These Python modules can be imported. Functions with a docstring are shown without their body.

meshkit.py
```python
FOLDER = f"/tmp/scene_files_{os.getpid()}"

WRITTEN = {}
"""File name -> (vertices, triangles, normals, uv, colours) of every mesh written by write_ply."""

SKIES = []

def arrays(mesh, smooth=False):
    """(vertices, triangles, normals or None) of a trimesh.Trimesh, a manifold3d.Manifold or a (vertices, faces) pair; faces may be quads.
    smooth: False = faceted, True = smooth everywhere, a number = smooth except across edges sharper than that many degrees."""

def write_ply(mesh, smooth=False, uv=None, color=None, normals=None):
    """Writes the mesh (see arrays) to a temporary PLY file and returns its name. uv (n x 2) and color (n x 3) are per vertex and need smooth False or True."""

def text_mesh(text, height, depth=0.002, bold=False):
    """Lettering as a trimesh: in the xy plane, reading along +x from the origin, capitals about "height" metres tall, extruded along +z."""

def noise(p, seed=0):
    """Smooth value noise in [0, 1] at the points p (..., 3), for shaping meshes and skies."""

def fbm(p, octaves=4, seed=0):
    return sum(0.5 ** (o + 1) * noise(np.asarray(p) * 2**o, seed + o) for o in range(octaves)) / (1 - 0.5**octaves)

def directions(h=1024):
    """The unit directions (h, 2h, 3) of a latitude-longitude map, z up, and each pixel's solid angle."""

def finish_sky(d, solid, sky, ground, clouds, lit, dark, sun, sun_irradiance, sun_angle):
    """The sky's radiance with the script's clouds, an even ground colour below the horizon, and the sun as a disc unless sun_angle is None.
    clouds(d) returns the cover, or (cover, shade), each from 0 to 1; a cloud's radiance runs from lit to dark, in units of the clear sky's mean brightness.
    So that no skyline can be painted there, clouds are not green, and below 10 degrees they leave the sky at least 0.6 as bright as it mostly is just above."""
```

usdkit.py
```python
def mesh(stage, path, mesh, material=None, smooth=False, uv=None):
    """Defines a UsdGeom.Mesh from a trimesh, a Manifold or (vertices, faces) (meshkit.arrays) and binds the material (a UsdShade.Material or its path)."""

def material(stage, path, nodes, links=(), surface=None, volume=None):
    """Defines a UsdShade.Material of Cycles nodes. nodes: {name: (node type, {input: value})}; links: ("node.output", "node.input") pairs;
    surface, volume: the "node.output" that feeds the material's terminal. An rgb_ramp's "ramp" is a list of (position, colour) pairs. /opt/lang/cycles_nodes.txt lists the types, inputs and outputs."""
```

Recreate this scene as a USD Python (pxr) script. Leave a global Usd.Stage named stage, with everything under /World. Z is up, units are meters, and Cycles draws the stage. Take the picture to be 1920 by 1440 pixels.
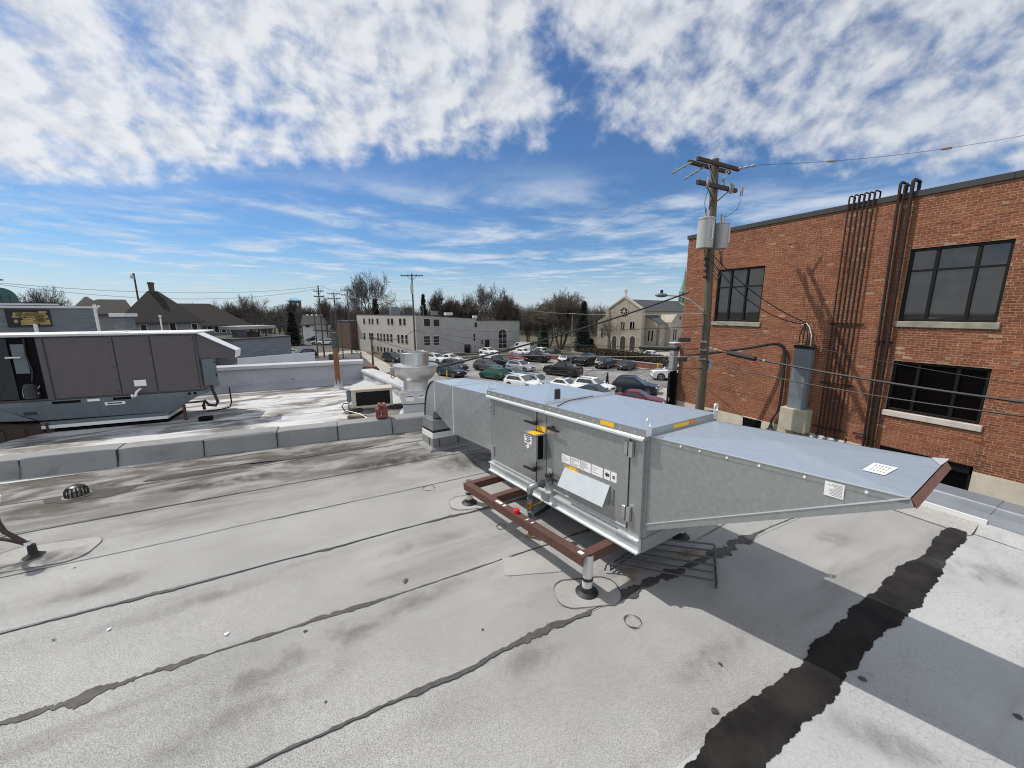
import math, random
import numpy as np
import trimesh, usdkit, meshkit
from pxr import Usd, UsdGeom, UsdLux, UsdShade, Sdf, Gf, Vt
from shapely.geometry import Polygon, Point, box as sbox

stage = Usd.Stage.CreateInMemory()
UsdGeom.SetStageUpAxis(stage, UsdGeom.Tokens.z)
UsdGeom.SetStageMetersPerUnit(stage, 1.0)
UsdGeom.Xform.Define(stage, '/World')
rnd = random.Random(7)

# ------------------------------------------------------------------ camera
CAM_H = 2.3                       # the photographer holds the phone 2.3 m above the deck (z = 0)
GROUND = -6.7                     # street level
YAW, PITCH, FPX = math.radians(27.7), math.radians(10.76), 721.0   # heading right of +y, tilt down, focal length for a 1920 px wide picture
EXPOSURE = 0.0
f_h = np.array([math.sin(YAW), math.cos(YAW), 0.0]); r_h = np.array([math.cos(YAW), -math.sin(YAW), 0.0]); UP = np.array([0, 0, 1.0])
f_c = f_h * math.cos(PITCH) - UP * math.sin(PITCH); u_c = UP * math.cos(PITCH) + f_h * math.sin(PITCH)
EYE = np.array([0, 0, CAM_H])
cam = UsdGeom.Camera.Define(stage, '/World/camera')
cam.CreateHorizontalApertureAttr(36.0); cam.CreateVerticalApertureAttr(27.0)
cam.CreateFocalLengthAttr(36.0 * FPX / 1920.0)
cam.CreateClippingRangeAttr(Gf.Vec2f(0.05, 6000.0))
cam.CreateExposureAttr(EXPOSURE)
mx = Gf.Matrix4d(1.0)
for i, ax in enumerate((r_h, u_c, -f_c, EYE)):
    mx.SetRow(i, Gf.Vec4d(float(ax[0]), float(ax[1]), float(ax[2]), 1.0 if i == 3 else 0.0))
cam.AddTransformOp().Set(mx)

# ------------------------------------------------------------------ sky and sun
SUN = np.array([-0.5, 0.52, 1.0]); SUN /= np.linalg.norm(SUN)      # towards the sun
SKY_STRENGTH = 0.10
SUN_INTENSITY = 0.95
sun_el, sun_rot = math.asin(SUN[2]), math.atan2(SUN[0], SUN[1])
CLOUD_LIT, CLOUD_DARK = (8.6, 8.7, 8.9), (4.9, 5.3, 6.1)
N = {
    'sky': ('sky_texture', {'sky_type': 'single_scattering', 'sun_disc': False, 'sun_elevation': sun_el, 'sun_rotation': sun_rot, 'altitude': 200.0, 'air_density': 1.0, 'aerosol_density': 0.35, 'ozone_density': 2.2}),
    'tc': ('texture_coordinate', {}),
    'sep': ('separate_xyz', {}),
    'zc': ('math', {'math_type': 'maximum', 'value2': 0.02}),
    'dx': ('math', {'math_type': 'divide'}), 'dy': ('math', {'math_type': 'divide'}),
    'P': ('combine_xyz', {'z': 0.0}), 'Q': ('combine_xyz', {'z': 0.0}), 'zq': ('math', {'math_type': 'add', 'value2': 0.70}), 'qx': ('math', {'math_type': 'divide'}), 'qy': ('math', {'math_type': 'divide'}),   # Q: the same layer with some depth, so that far puffs are not squeezed flat
}
L = [('tc.generated', 'sep.vector'), ('sep.z', 'zc.value1'), ('sep.x', 'dx.value1'), ('zc.value', 'dx.value2'), ('sep.y', 'dy.value1'), ('zc.value', 'dy.value2'), ('dx.value', 'P.x'), ('dy.value', 'P.y'), ('zc.value', 'zq.value1'), ('sep.x', 'qx.value1'), ('zq.value', 'qx.value2'), ('sep.y', 'qy.value1'), ('zq.value', 'qy.value2'), ('qx.value', 'Q.x'), ('qy.value', 'Q.y')]
_k = [0]
def mth(op, a, b=None, c=None, clamp=False):
    """one math node; a and b are 'node.output' or numbers"""
    _k[0] += 1; n = f'm{_k[0]}'; inp = {'math_type': op}
    if clamp: inp['use_clamp'] = True
    for i, v in enumerate((a, b, c)):
        if v is None: continue
        if isinstance(v, str): L.append((v, f'{n}.value{i+1}'))
        else: inp[f'value{i+1}'] = float(v)
    N[n] = ('math', inp); return n + '.value'
def smooth(v, a, b, lo=0.0, hi=1.0):
    _k[0] += 1; n = f'r{_k[0]}'
    N[n] = ('map_range', {'range_type': 'smoothstep', 'from_min': a, 'from_max': b, 'to_min': lo, 'to_max': hi, 'clamp': True}); L.append((v, n + '.value')); return n + '.result'
def noise(scale, detail, rough, stretch=(1, 1, 1), rot=0.0, off=(0, 0, 0), distort=0.0, src='P'):
    _k[0] += 1; n = f'n{_k[0]}'; mp = f'mp{_k[0]}'
    N[mp] = ('mapping', {'mapping_type': 'point', 'location': off, 'rotation': (0, 0, rot), 'scale': stretch}); L.append((src + '.vector', mp + '.vector'))
    N[n] = ('noise_texture', {'dimensions': '3D', 'scale': scale, 'detail': detail, 'roughness': rough, 'distortion': distort}); L.append((mp + '.vector', n + '.vector')); return n + '.fac'
# U to the right of the view, V ahead of it, on a cloud layer at height 1
U = mth('add', mth('multiply', 'dx.value', r_h[0]), mth('multiply', 'dy.value', r_h[1]))
V = mth('add', mth('multiply', 'dx.value', f_h[0]), mth('multiply', 'dy.value', f_h[1]))
big = noise(0.85, 3, 0.5, off=(3.1, 1.7, 0))
puff = noise(15.0, 10, 0.57, off=(0.4, 0.2, 0), distort=0.15, src='Q')
# the far edge of the altocumulus sheet, wavy; it lies nearer on the right
edge = mth('add', mth('add', V, mth('subtract', mth('multiply', mth('minimum', U, 0.0), 0.20), mth('multiply', mth('maximum', U, 0.0), 0.16))), mth('multiply', mth('subtract', big, 0.5), 1.9))
sheet = smooth(edge, 3.1, 2.1)
# a clear lane just right of the middle
lane = mth('absolute', mth('subtract', mth('subtract', U, 0.27), mth('multiply', mth('subtract', V, 1.9), 0.42)))
lane_w = smooth(V, 1.2, 2.6, 0.05, 0.40)
lane_m = mth('multiply', smooth(mth('divide', lane, lane_w), 1.1, 0.0), 0.31)
right = smooth(U, 0.1, 1.4, 0.0, 0.07)
thr = mth('subtract', mth('add', mth('add', puff, mth('multiply', mth('subtract', big, 0.5), 0.55)), mth('multiply', sheet, 0.43)), mth('add', lane_m, right))
cov = mth('multiply', smooth(thr, 0.56, 0.98), smooth(sheet, 0.0, 0.25))
# thin streaks low over the horizon
thin = noise(0.75, 9, 0.62, stretch=(1.0, 1.0, 1), rot=YAW, off=(5.3, 9.1, 0), distort=0.3)
streak = noise(1.3, 8, 0.6, stretch=(0.55, 0.55, 1), off=(1.9, 4.2, 0), distort=0.5)
lowm = mth('multiply', smooth(V, 2.6, 4.2), smooth(V, 60.0, 12.0, 0.35, 1.0))
cir = mth('multiply', mth('multiply', smooth(mth('add', thin, mth('multiply', mth('subtract', streak, 0.5), 0.7)), 0.39, 0.76), lowm), 0.95)
haze = smooth('sep.z', 0.15, -0.03, 0.0, 0.72)
shade = noise(15.0, 9, 0.57, off=(0.419, 0.208, 0), distort=0.15, src='Q')
lit = smooth(mth('add', mth('subtract', puff, shade), mth('multiply', thr, -0.22)), -0.36, -0.08)   # the side towards the sun is brighter, thick middles greyer
warm = smooth(U, 2.4, -2.2)
N['cc'] = ('mix_color', {'blend_type': 'mix', 'a': CLOUD_DARK, 'b': CLOUD_LIT, 'use_clamp': False})
L.append((mth('multiply_add', lit, 0.58, mth('multiply_add', warm, 0.36, 0.08), clamp=True), 'cc.fac'))
N['mixA'] = ('mix_color', {'blend_type': 'mix', 'b': (6.6, 7.3, 8.3)}); N['tint'] = ('mix_color', {'blend_type': 'multiply', 'fac': 1.0, 'b': (0.58, 0.82, 1.06), 'use_clamp': False})   # the phone renders a deep blue
L += [('sky.color', 'tint.a'), ('tint.result', 'mixA.a'), (mth('maximum', cir, haze), 'mixA.fac')]
N['mixB'] = ('mix_color', {'blend_type': 'mix'}); L += [('mixA.result', 'mixB.a'), ('cc.result', 'mixB.b'), (mth('multiply', cov, 0.93), 'mixB.fac')]
N['bg'] = ('background_shader', {'strength': SKY_STRENGTH}); L.append(('mixB.result', 'bg.color'))
usdkit.material(stage, '/World/Looks/sky', N, L, surface='bg.background')
dome = UsdLux.DomeLight.Define(stage, '/World/sky')
UsdShade.MaterialBindingAPI.Apply(dome.GetPrim()).Bind(UsdShade.Material.Get(stage, '/World/Looks/sky'))
dome.GetPrim().SetCustomDataByKey('kind', 'structure'); dome.GetPrim().SetCustomDataByKey('label', 'blue sky with white broken clouds and thin low streaks'); dome.GetPrim().SetCustomDataByKey('category', 'sky')
sun = UsdLux.DistantLight.Define(stage, '/World/sun')
sun.CreateIntensityAttr(SUN_INTENSITY); sun.CreateAngleAttr(0.53); sun.CreateNormalizeAttr(True); sun.CreateColorAttr(Gf.Vec3f(1.0, 0.955, 0.89))
zx = SUN; xx = np.cross(UP, zx); xx /= np.linalg.norm(xx); yx = np.cross(zx, xx)
mx = Gf.Matrix4d(1.0)
for i, ax in enumerate((xx, yx, zx)):
    mx.SetRow(i, Gf.Vec4d(float(ax[0]), float(ax[1]), float(ax[2]), 0.0))
sun.AddTransformOp().Set(mx)

# ------------------------------------------------------------------ helpers
LOOKS = '/World/Looks'
TAKEN = {}
def numbered(parent, name):
    k = (parent, name); n = TAKEN.get(k, 0); TAKEN[k] = n + 1
    return f'{parent}/{name}' if n == 0 else f'{parent}/{name}_{n:03d}'
def keys(prim, label=None, cat=None, group=None, kind=None):
    for k, v in (('label', label), ('category', cat), ('group', group), ('kind', kind)):
        if v: prim.SetCustomDataByKey(k, v)
    return prim
def thing(name, label=None, cat=None, loc=(0, 0, 0), rz=0.0, group=None, kind=None, mat=None, parent='/World', scale=None):
    """an Xform at the thing's base; its parts are its children. Returns its path."""
    p = numbered(parent, name); x = UsdGeom.Xform.Define(stage, p)
    if mat is not None:
        x.AddTransformOp().Set(mat)
    else:
        if any(loc): x.AddTranslateOp().Set(Gf.Vec3d(*map(float, loc)))
        if rz: x.AddRotateZOp().Set(float(rz))
        if scale is not None: x.AddScaleOp().Set(Gf.Vec3f(*map(float, scale)))
    keys(x.GetPrim(), label, cat, group, kind)
    return p
class MB:
    """collects pieces of one mesh"""
    def __init__(s): s.v, s.f, s.n = [], [], 0
    def add(s, v, f):
        v = np.asarray(v, float); f = np.asarray(f, int)
        if f.shape[1] == 4: f = np.vstack([f[:, [0, 1, 2]], f[:, [0, 2, 3]]])
        s.v.append(v); s.f.append(f + s.n); s.n += len(v); return s
    def tm(s, m): return s.add(m.vertices, m.faces)
    def box(s, x0, x1, y0, y1, z0, z1, skip=''):
        v = [[x, y, z] for z in (z0, z1) for y in (y0, y1) for x in (x0, x1)]
        F = {'b': [0, 2, 3, 1], 't': [4, 5, 7, 6], 'f': [0, 1, 5, 4], 'k': [2, 6, 7, 3], 'l': [0, 4, 6, 2], 'r': [1, 3, 7, 5]}
        return s.add(v, [F[k] for k in F if k not in skip])
    def cbox(s, x0, x1, y0, y1, z0, z1, b=0.006):
        """a box with chamfered edges"""
        c = np.array([(x0 + x1) / 2, (y0 + y1) / 2, (z0 + z1) / 2]); h = np.array([x1 - x0, y1 - y0, z1 - z0]) / 2
        b = min(b, h.min() * 0.45); p = []
        for sx in (-1, 1):
            for sy in (-1, 1):
                for sz in (-1, 1):
                    for k in range(3):
                        q = h - b; q[k] = h[k]; p.append(c + q * (sx, sy, sz))
        return s.tm(trimesh.convex.convex_hull(np.array(p)))
    def obb(s, c, ax, ay, az):
        """box with centre and half-axis vectors"""
        c, ax, ay, az = map(lambda q: np.asarray(q, float), (c, ax, ay, az))
        v = [c + i * ax + j * ay + k * az for k in (-1, 1) for j in (-1, 1) for i in (-1, 1)]
        return s.add(v, [[0, 2, 3, 1], [4, 5, 7, 6], [0, 1, 5, 4], [2, 6, 7, 3], [0, 4, 6, 2], [1, 3, 7, 5]])
    def beam(s, p, q, w, h, up=(0, 0, 1)):
        p, q = np.asarray(p, float), np.asarray(q, float); d = q - p; L_ = np.linalg.norm(d); d = d / L_
        sd = np.cross(d, up); n = np.linalg.norm(sd)
        if n < 1e-6: sd = np.array([1.0, 0, 0])
        else: sd /= n
        u = np.cross(sd, d)
        return s.obb((p + q) / 2, d * L_ / 2, sd * w / 2, u * h / 2)
    def tube(s, pts, r, n=8, caps=True):
        pts = np.asarray(pts, float); m = len(pts); r = np.broadcast_to(np.asarray(r, float), (m,))
        d = np.gradient(pts, axis=0); d /= np.maximum(np.linalg.norm(d, axis=1, keepdims=True), 1e-9)
        a = np.array([0, 0, 1.0]) if abs(d[0][2]) < 0.9 else np.array([1.0, 0, 0])
        x = np.cross(d[0], a); x /= np.linalg.norm(x); v = []
        t = np.arange(n) / n * 2 * math.pi
        for i in range(m):
            x = x - d[i] * (x @ d[i]); x /= max(np.linalg.norm(x), 1e-9); y = np.cross(d[i], x)
            v.append(pts[i] + r[i] * (np.cos(t)[:, None] * x + np.sin(t)[:, None] * y))
        v = np.vstack(v); f = []
        k = np.arange(n); k2 = (k + 1) % n
        for i in range(m - 1):
            f.append(np.stack([i * n + k, i * n + k2, (i + 1) * n + k2, (i + 1) * n + k], 1))
        f = np.vstack(f); f = np.vstack([f[:, [0, 1, 2]], f[:, [0, 2, 3]]])
        if caps:
            v = np.vstack([v, pts[0], pts[-1]]); c0, c1 = m * n, m * n + 1
            f = np.vstack([f, np.stack([np.full(n, c0), k2, k], 1), np.stack([np.full(n, c1), (m - 1) * n + k, (m - 1) * n + k2], 1)])
        return s.add(v, f)
    def cyl(s, p, q, r, n=12, r2=None): return s.tube([p, q], [r, r if r2 is None else r2], n)
    def lathe(s, prof, c=(0, 0, 0), n=32):
        """prof: (radius, z) pairs"""
        t = np.arange(n) / n * 2 * math.pi; v = [np.stack([r * np.cos(t), r * np.sin(t), np.full(n, z)], 1) for r, z in prof]
        k = np.arange(n); k2 = (k + 1) % n
        f = np.vstack([np.stack([i * n + k, i * n + k2, (i + 1) * n + k2, (i + 1) * n + k], 1) for i in range(len(prof) - 1)])
        return s.add(np.vstack(v) + np.asarray(c, float), f)
    def quad(s, a, b, c, d): return s.add([a, b, c, d], [[0, 1, 2, 3]])
    def ext(s, poly, o, ex, ey, depth):
        """extrudes a shapely polygon lying on the axes ex, ey at o, by depth along ex x ey"""
        o, ex, ey = map(lambda q: np.asarray(q, float), (o, ex, ey)); ez = np.cross(ex, ey)
        for g in getattr(poly, 'geoms', [poly]):
            m = trimesh.creation.extrude_polygon(g, depth, engine='earcut'); v = np.asarray(m.vertices)
            s.add(o + v[:, :1] * ex + v[:, 1:2] * ey + v[:, 2:] * ez, m.faces)
        return s
    def grid(s, fn, nu, nv):
        """a surface from fn(u, v) -> point arrays, u, v in 0..1"""
        u, v = np.meshgrid(np.linspace(0, 1, nu), np.linspace(0, 1, nv), indexing='ij'); p = fn(u.ravel(), v.ravel())
        i, j = np.meshgrid(np.arange(nu - 1), np.arange(nv - 1), indexing='ij'); a = (i * nv + j).ravel()
        return s.add(p, np.stack([a, a + nv, a + nv + 1, a + 1], 1))
    def out(s, parent, name, mat, smooth=False, label=None, cat=None, group=None, kind=None):
        p = numbered(parent, name)
        m = usdkit.mesh(stage, p, (np.vstack(s.v), np.vstack(s.f)), f'{LOOKS}/{mat}', smooth=smooth)
        keys(m.GetPrim(), label, cat, group, kind); return p
def W(name, mb, mat, label, cat, group=None, kind=None, smooth=False):
    """a thing that is a single mesh"""
    return mb.out('/World', name, mat, smooth, label, cat, group, kind)

# survey: points on known planes, found from the photograph's pixels (1920 x 1440)
def ray(px, py): return f_c + r_h * ((px - 960) / FPX) - u_c * ((py - 720) / FPX)
def at(px, py, z=GROUND):
    d = ray(px, py); return EYE + d * ((z - CAM_H) / d[2])
def far(px, py, dist):
    """the point on the ray at this horizontal distance from the eye"""
    d = ray(px, py); return EYE + d * (dist / math.hypot(d[0], d[1]))
def zat(p, px, py):
    """height at which a thing standing at p reaches this pixel"""
    d = ray(px, py); return CAM_H + d[2] / math.hypot(d[0], d[1]) * math.hypot(p[0], p[1])

# ------------------------------------------------------------------ materials
def M(name, col, rough=0.6, metal=0.0, var=0.0, vscale=4.0, col2=None, lo=0.35, hi=0.65, bump=0.0, bscale=60.0, bdist=0.004, spec=0.5, stretch=(1, 1, 1), space='object', spots=None, coat=0.0, rand=0.0, isl=0.0, detail=6, rough2=None, alpha=None):
    """principled material: colour col to col2 through noise; spots=(scale, amount, colour) for dirt; bump grain; rand / isl vary by object / by mesh island"""
    n = {'p': ('principled_bsdf', {'base_color': col, 'roughness': rough, 'metallic': metal, 'specular_ior_level': spec, 'coat_weight': coat})}; l = []
    src = {'object': ('texture_coordinate', 'object'), 'world': ('geometry', 'position')}[space]
    n['tc'] = (src[0], {}); n['map'] = ('mapping', {'mapping_type': 'point', 'scale': stretch}); l.append((f'tc.{src[1]}', 'map.vector'))
    cur = None
    if col2 is not None or var:
        c2 = col2 if col2 is not None else tuple(c * (1 - var) for c in col)
        n['nz'] = ('noise_texture', {'scale': vscale, 'detail': detail, 'roughness': 0.6}); l.append(('map.vector', 'nz.vector'))
        n['rp'] = ('rgb_ramp', {'ramp': [(0.0, col), (lo, col), (hi, c2), (1.0, c2)]}); l.append(('nz.fac', 'rp.fac')); cur = 'rp.color'
    if spots:
        n['nz2'] = ('noise_texture', {'scale': spots[0], 'detail': 8.0, 'roughness': 0.65}); l.append(('map.vector', 'nz2.vector'))
        n['mr'] = ('map_range', {'range_type': 'smoothstep', 'from_min': spots[1], 'from_max': spots[1] + 0.13, 'to_min': 0.0, 'to_max': spots[3] if len(spots) > 3 else 0.8, 'clamp': True}); l.append(('nz2.fac', 'mr.value'))
        n['mx'] = ('mix_color', {'blend_type': 'mix', 'a': col, 'b': spots[2]}); l.append(('mr.result', 'mx.fac'))
        if cur: l.append((cur, 'mx.a'))
        cur = 'mx.result'
    if rand or isl:
        n['oi'] = ('object_info', {}); n['ge'] = ('geometry', {})
        n['ad'] = ('math', {'math_type': 'add'}); n['fr'] = ('math', {'math_type': 'fraction'}); l += [('oi.random', 'ad.value1'), ('ge.random_per_island', 'ad.value2'), ('ad.value', 'fr.value1')]
        k = max(rand, isl); n['hv'] = ('map_range', {'to_min': 1 - k, 'to_max': 1 + k}); l.append((('oi.random' if not isl else 'fr.value'), 'hv.value'))
        n['hs'] = ('hsv', {'color': col}); l.append(('hv.result', 'hs.value'))
        if cur: l.append((cur, 'hs.color'))
        cur = 'hs.color'
    if cur: l.append((cur, 'p.base_color'))
    if rough2 is not None:
        n['nr'] = ('noise_texture', {'scale': vscale * 2, 'detail': 5.0}); l.append(('map.vector', 'nr.vector'))
        n['rr'] = ('map_range', {'from_min': 0.3, 'from_max': 0.7, 'to_min': rough, 'to_max': rough2, 'clamp': True}); l += [('nr.fac', 'rr.value'), ('rr.result', 'p.roughness')]
    if bump:
        n['bn'] = ('noise_texture', {'scale': bscale, 'detail': 4.0, 'roughness': 0.6}); n['bp'] = ('bump', {'strength': bump, 'distance': bdist})
        l += [('map.vector', 'bn.vector'), ('bn.fac', 'bp.height'), ('bp.normal', 'p.normal')]
    usdkit.material(stage, f'{LOOKS}/{name}', n, l, surface='p.BSDF'); return name

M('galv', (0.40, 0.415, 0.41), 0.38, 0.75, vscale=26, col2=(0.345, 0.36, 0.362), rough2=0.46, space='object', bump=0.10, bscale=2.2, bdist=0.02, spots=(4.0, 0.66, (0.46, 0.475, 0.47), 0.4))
M('galv_bright', (0.70, 0.735, 0.74), 0.34, 0.55, vscale=10, col2=(0.63, 0.665, 0.67), rough2=0.42)  # paler zinc, with the sunlight on the tilted vent flap put into it
M('galv_spangle', (0.50, 0.525, 0.535), 0.33, 0.85, vscale=16, col2=(0.42, 0.445, 0.455), rough2=0.46, detail=3)
M('galv_top_skylit', (0.44, 0.51, 0.585), 0.38, 0.58, vscale=20, col2=(0.395, 0.46, 0.535), rough2=0.46, bump=0.10, bscale=2.0, bdist=0.02, spots=(3.0, 0.62, (0.37, 0.43, 0.50), 0.4))  # sheet metal tops: blue sky reflection and sunlight put into the colour
M('painted_grey', (0.33, 0.335, 0.33), 0.5, 0.0, var=0.08, vscale=5)
M('rust_steel', (0.105, 0.045, 0.034), 0.75, 0.0, vscale=14, col2=(0.075, 0.032, 0.025), spots=(26, 0.62, (0.28, 0.20, 0.16), 0.55), bump=0.25)
M('rust_lip', (0.26, 0.11, 0.075), 0.6, 0.0, vscale=12, col2=(0.20, 0.085, 0.06), spots=(20, 0.66, (0.45, 0.40, 0.36), 0.7))
M('black_plastic', (0.012, 0.012, 0.013), 0.35)
M('black_rubber', (0.02, 0.02, 0.021), 0.7)
M('tar', (0.010, 0.0092, 0.0088), 0.8, 0.0, vscale=3.5, col2=(0.027, 0.0245, 0.023), bump=0.6, bscale=120, spots=(75, 0.655, (0.13, 0.125, 0.12), 0.9), space='world', spec=0.2)
M('tar_seam', (0.05, 0.047, 0.045), 0.75, 0.0, vscale=16, col2=(0.09, 0.085, 0.08), bump=0.5, bscale=150, space='world')
M('tar_black', (0.013, 0.013, 0.013), 0.55, bump=0.6, bscale=40)
M('white_label', (0.78, 0.78, 0.77), 0.45)
M('ink', (0.03, 0.03, 0.03), 0.5)
M('grey_ink', (0.28, 0.28, 0.29), 0.5)
M('yellow_label', (0.80, 0.46, 0.012), 0.45)
M('orange_label', (0.62, 0.20, 0.035), 0.5)
M('red_plastic', (0.55, 0.012, 0.018), 0.35)
M('brass', (0.42, 0.24, 0.09), 0.35, 1.0)
M('dark_pipe', (0.05, 0.058, 0.066), 0.45, 0.5, vscale=18, col2=(0.10, 0.11, 0.12))
M('steel_pipe', (0.42, 0.44, 0.45), 0.35, 1.0, vscale=18, col2=(0.30, 0.31, 0.32))
M('white_post', (0.55, 0.54, 0.51), 0.55, 0.0, spots=(16, 0.60, (0.10, 0.09, 0.08), 0.85))
M('rack_metal', (0.10, 0.105, 0.11), 0.45, 0.7, spots=(12, 0.58, (0.16, 0.07, 0.03), 0.8))
M('wood_old', (0.20, 0.155, 0.105), 0.85, 0.0, vscale=3, col2=(0.09, 0.07, 0.05), stretch=(1, 12, 12), bump=0.4)
M('wood_dark', (0.075, 0.05, 0.035), 0.85, 0.0, vscale=4, col2=(0.035, 0.025, 0.02), stretch=(1, 10, 10), bump=0.4)
M('red_brick', (0.23, 0.075, 0.055), 0.85, 0.0, var=0.4, vscale=14, rand=0.25, bump=0.3)
M('rust_pipe', (0.20, 0.062, 0.025), 0.8, 0.0, vscale=3.0, col2=(0.17, 0.12, 0.05), spots=(9, 0.62, (0.42, 0.40, 0.37), 0.5), stretch=(1, 1, 0.6))
M('rtu_paint', (0.092, 0.080, 0.083), 0.5, 0.0, var=0.10, vscale=2.2, rough2=0.62)
M('rtu_base', (0.13, 0.155, 0.17), 0.5, 0.25, var=0.15, vscale=2.5, spots=(3.0, 0.62, (0.26, 0.29, 0.30), 0.4), stretch=(3, 3, 0.5))
M('rtu_top', (0.72, 0.72, 0.72), 0.45, 0.0, var=0.1, vscale=2)
M('coil', (0.012, 0.0125, 0.0135), 0.7, 0.0, var=0.5, vscale=30, spec=0.15)
M('dark_void', (0.006, 0.006, 0.0065), 0.9, spec=0.1)
M('cond_paint', (0.50, 0.455, 0.39), 0.5, 0.0, var=0.12, vscale=5)
M('alu', (0.62, 0.615, 0.605), 0.36, 0.9, var=0.12, vscale=6, rough2=0.5, spots=(18, 0.68, (0.35, 0.34, 0.33), 0.4))
M('alu_bright', (0.60, 0.61, 0.615), 0.30, 1.0, var=0.05, vscale=5, rough2=0.36)
M('white_pvc', (0.75, 0.75, 0.73), 0.4)
M('brown_pipe', (0.06, 0.035, 0.03), 0.55, var=0.3, vscale=9)
M('coping_metal', (0.42, 0.44, 0.46), 0.42, 0.8, vscale=3, col2=(0.34, 0.36, 0.385), spots=(14, 0.66, (0.16, 0.16, 0.16), 0.5))
M('coping_white', (0.72, 0.72, 0.71), 0.45, var=0.08, vscale=6)
M('concrete', (0.36, 0.345, 0.315), 0.85, 0.0, var=0.25, vscale=1.3, bump=0.2, space='world')

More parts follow.
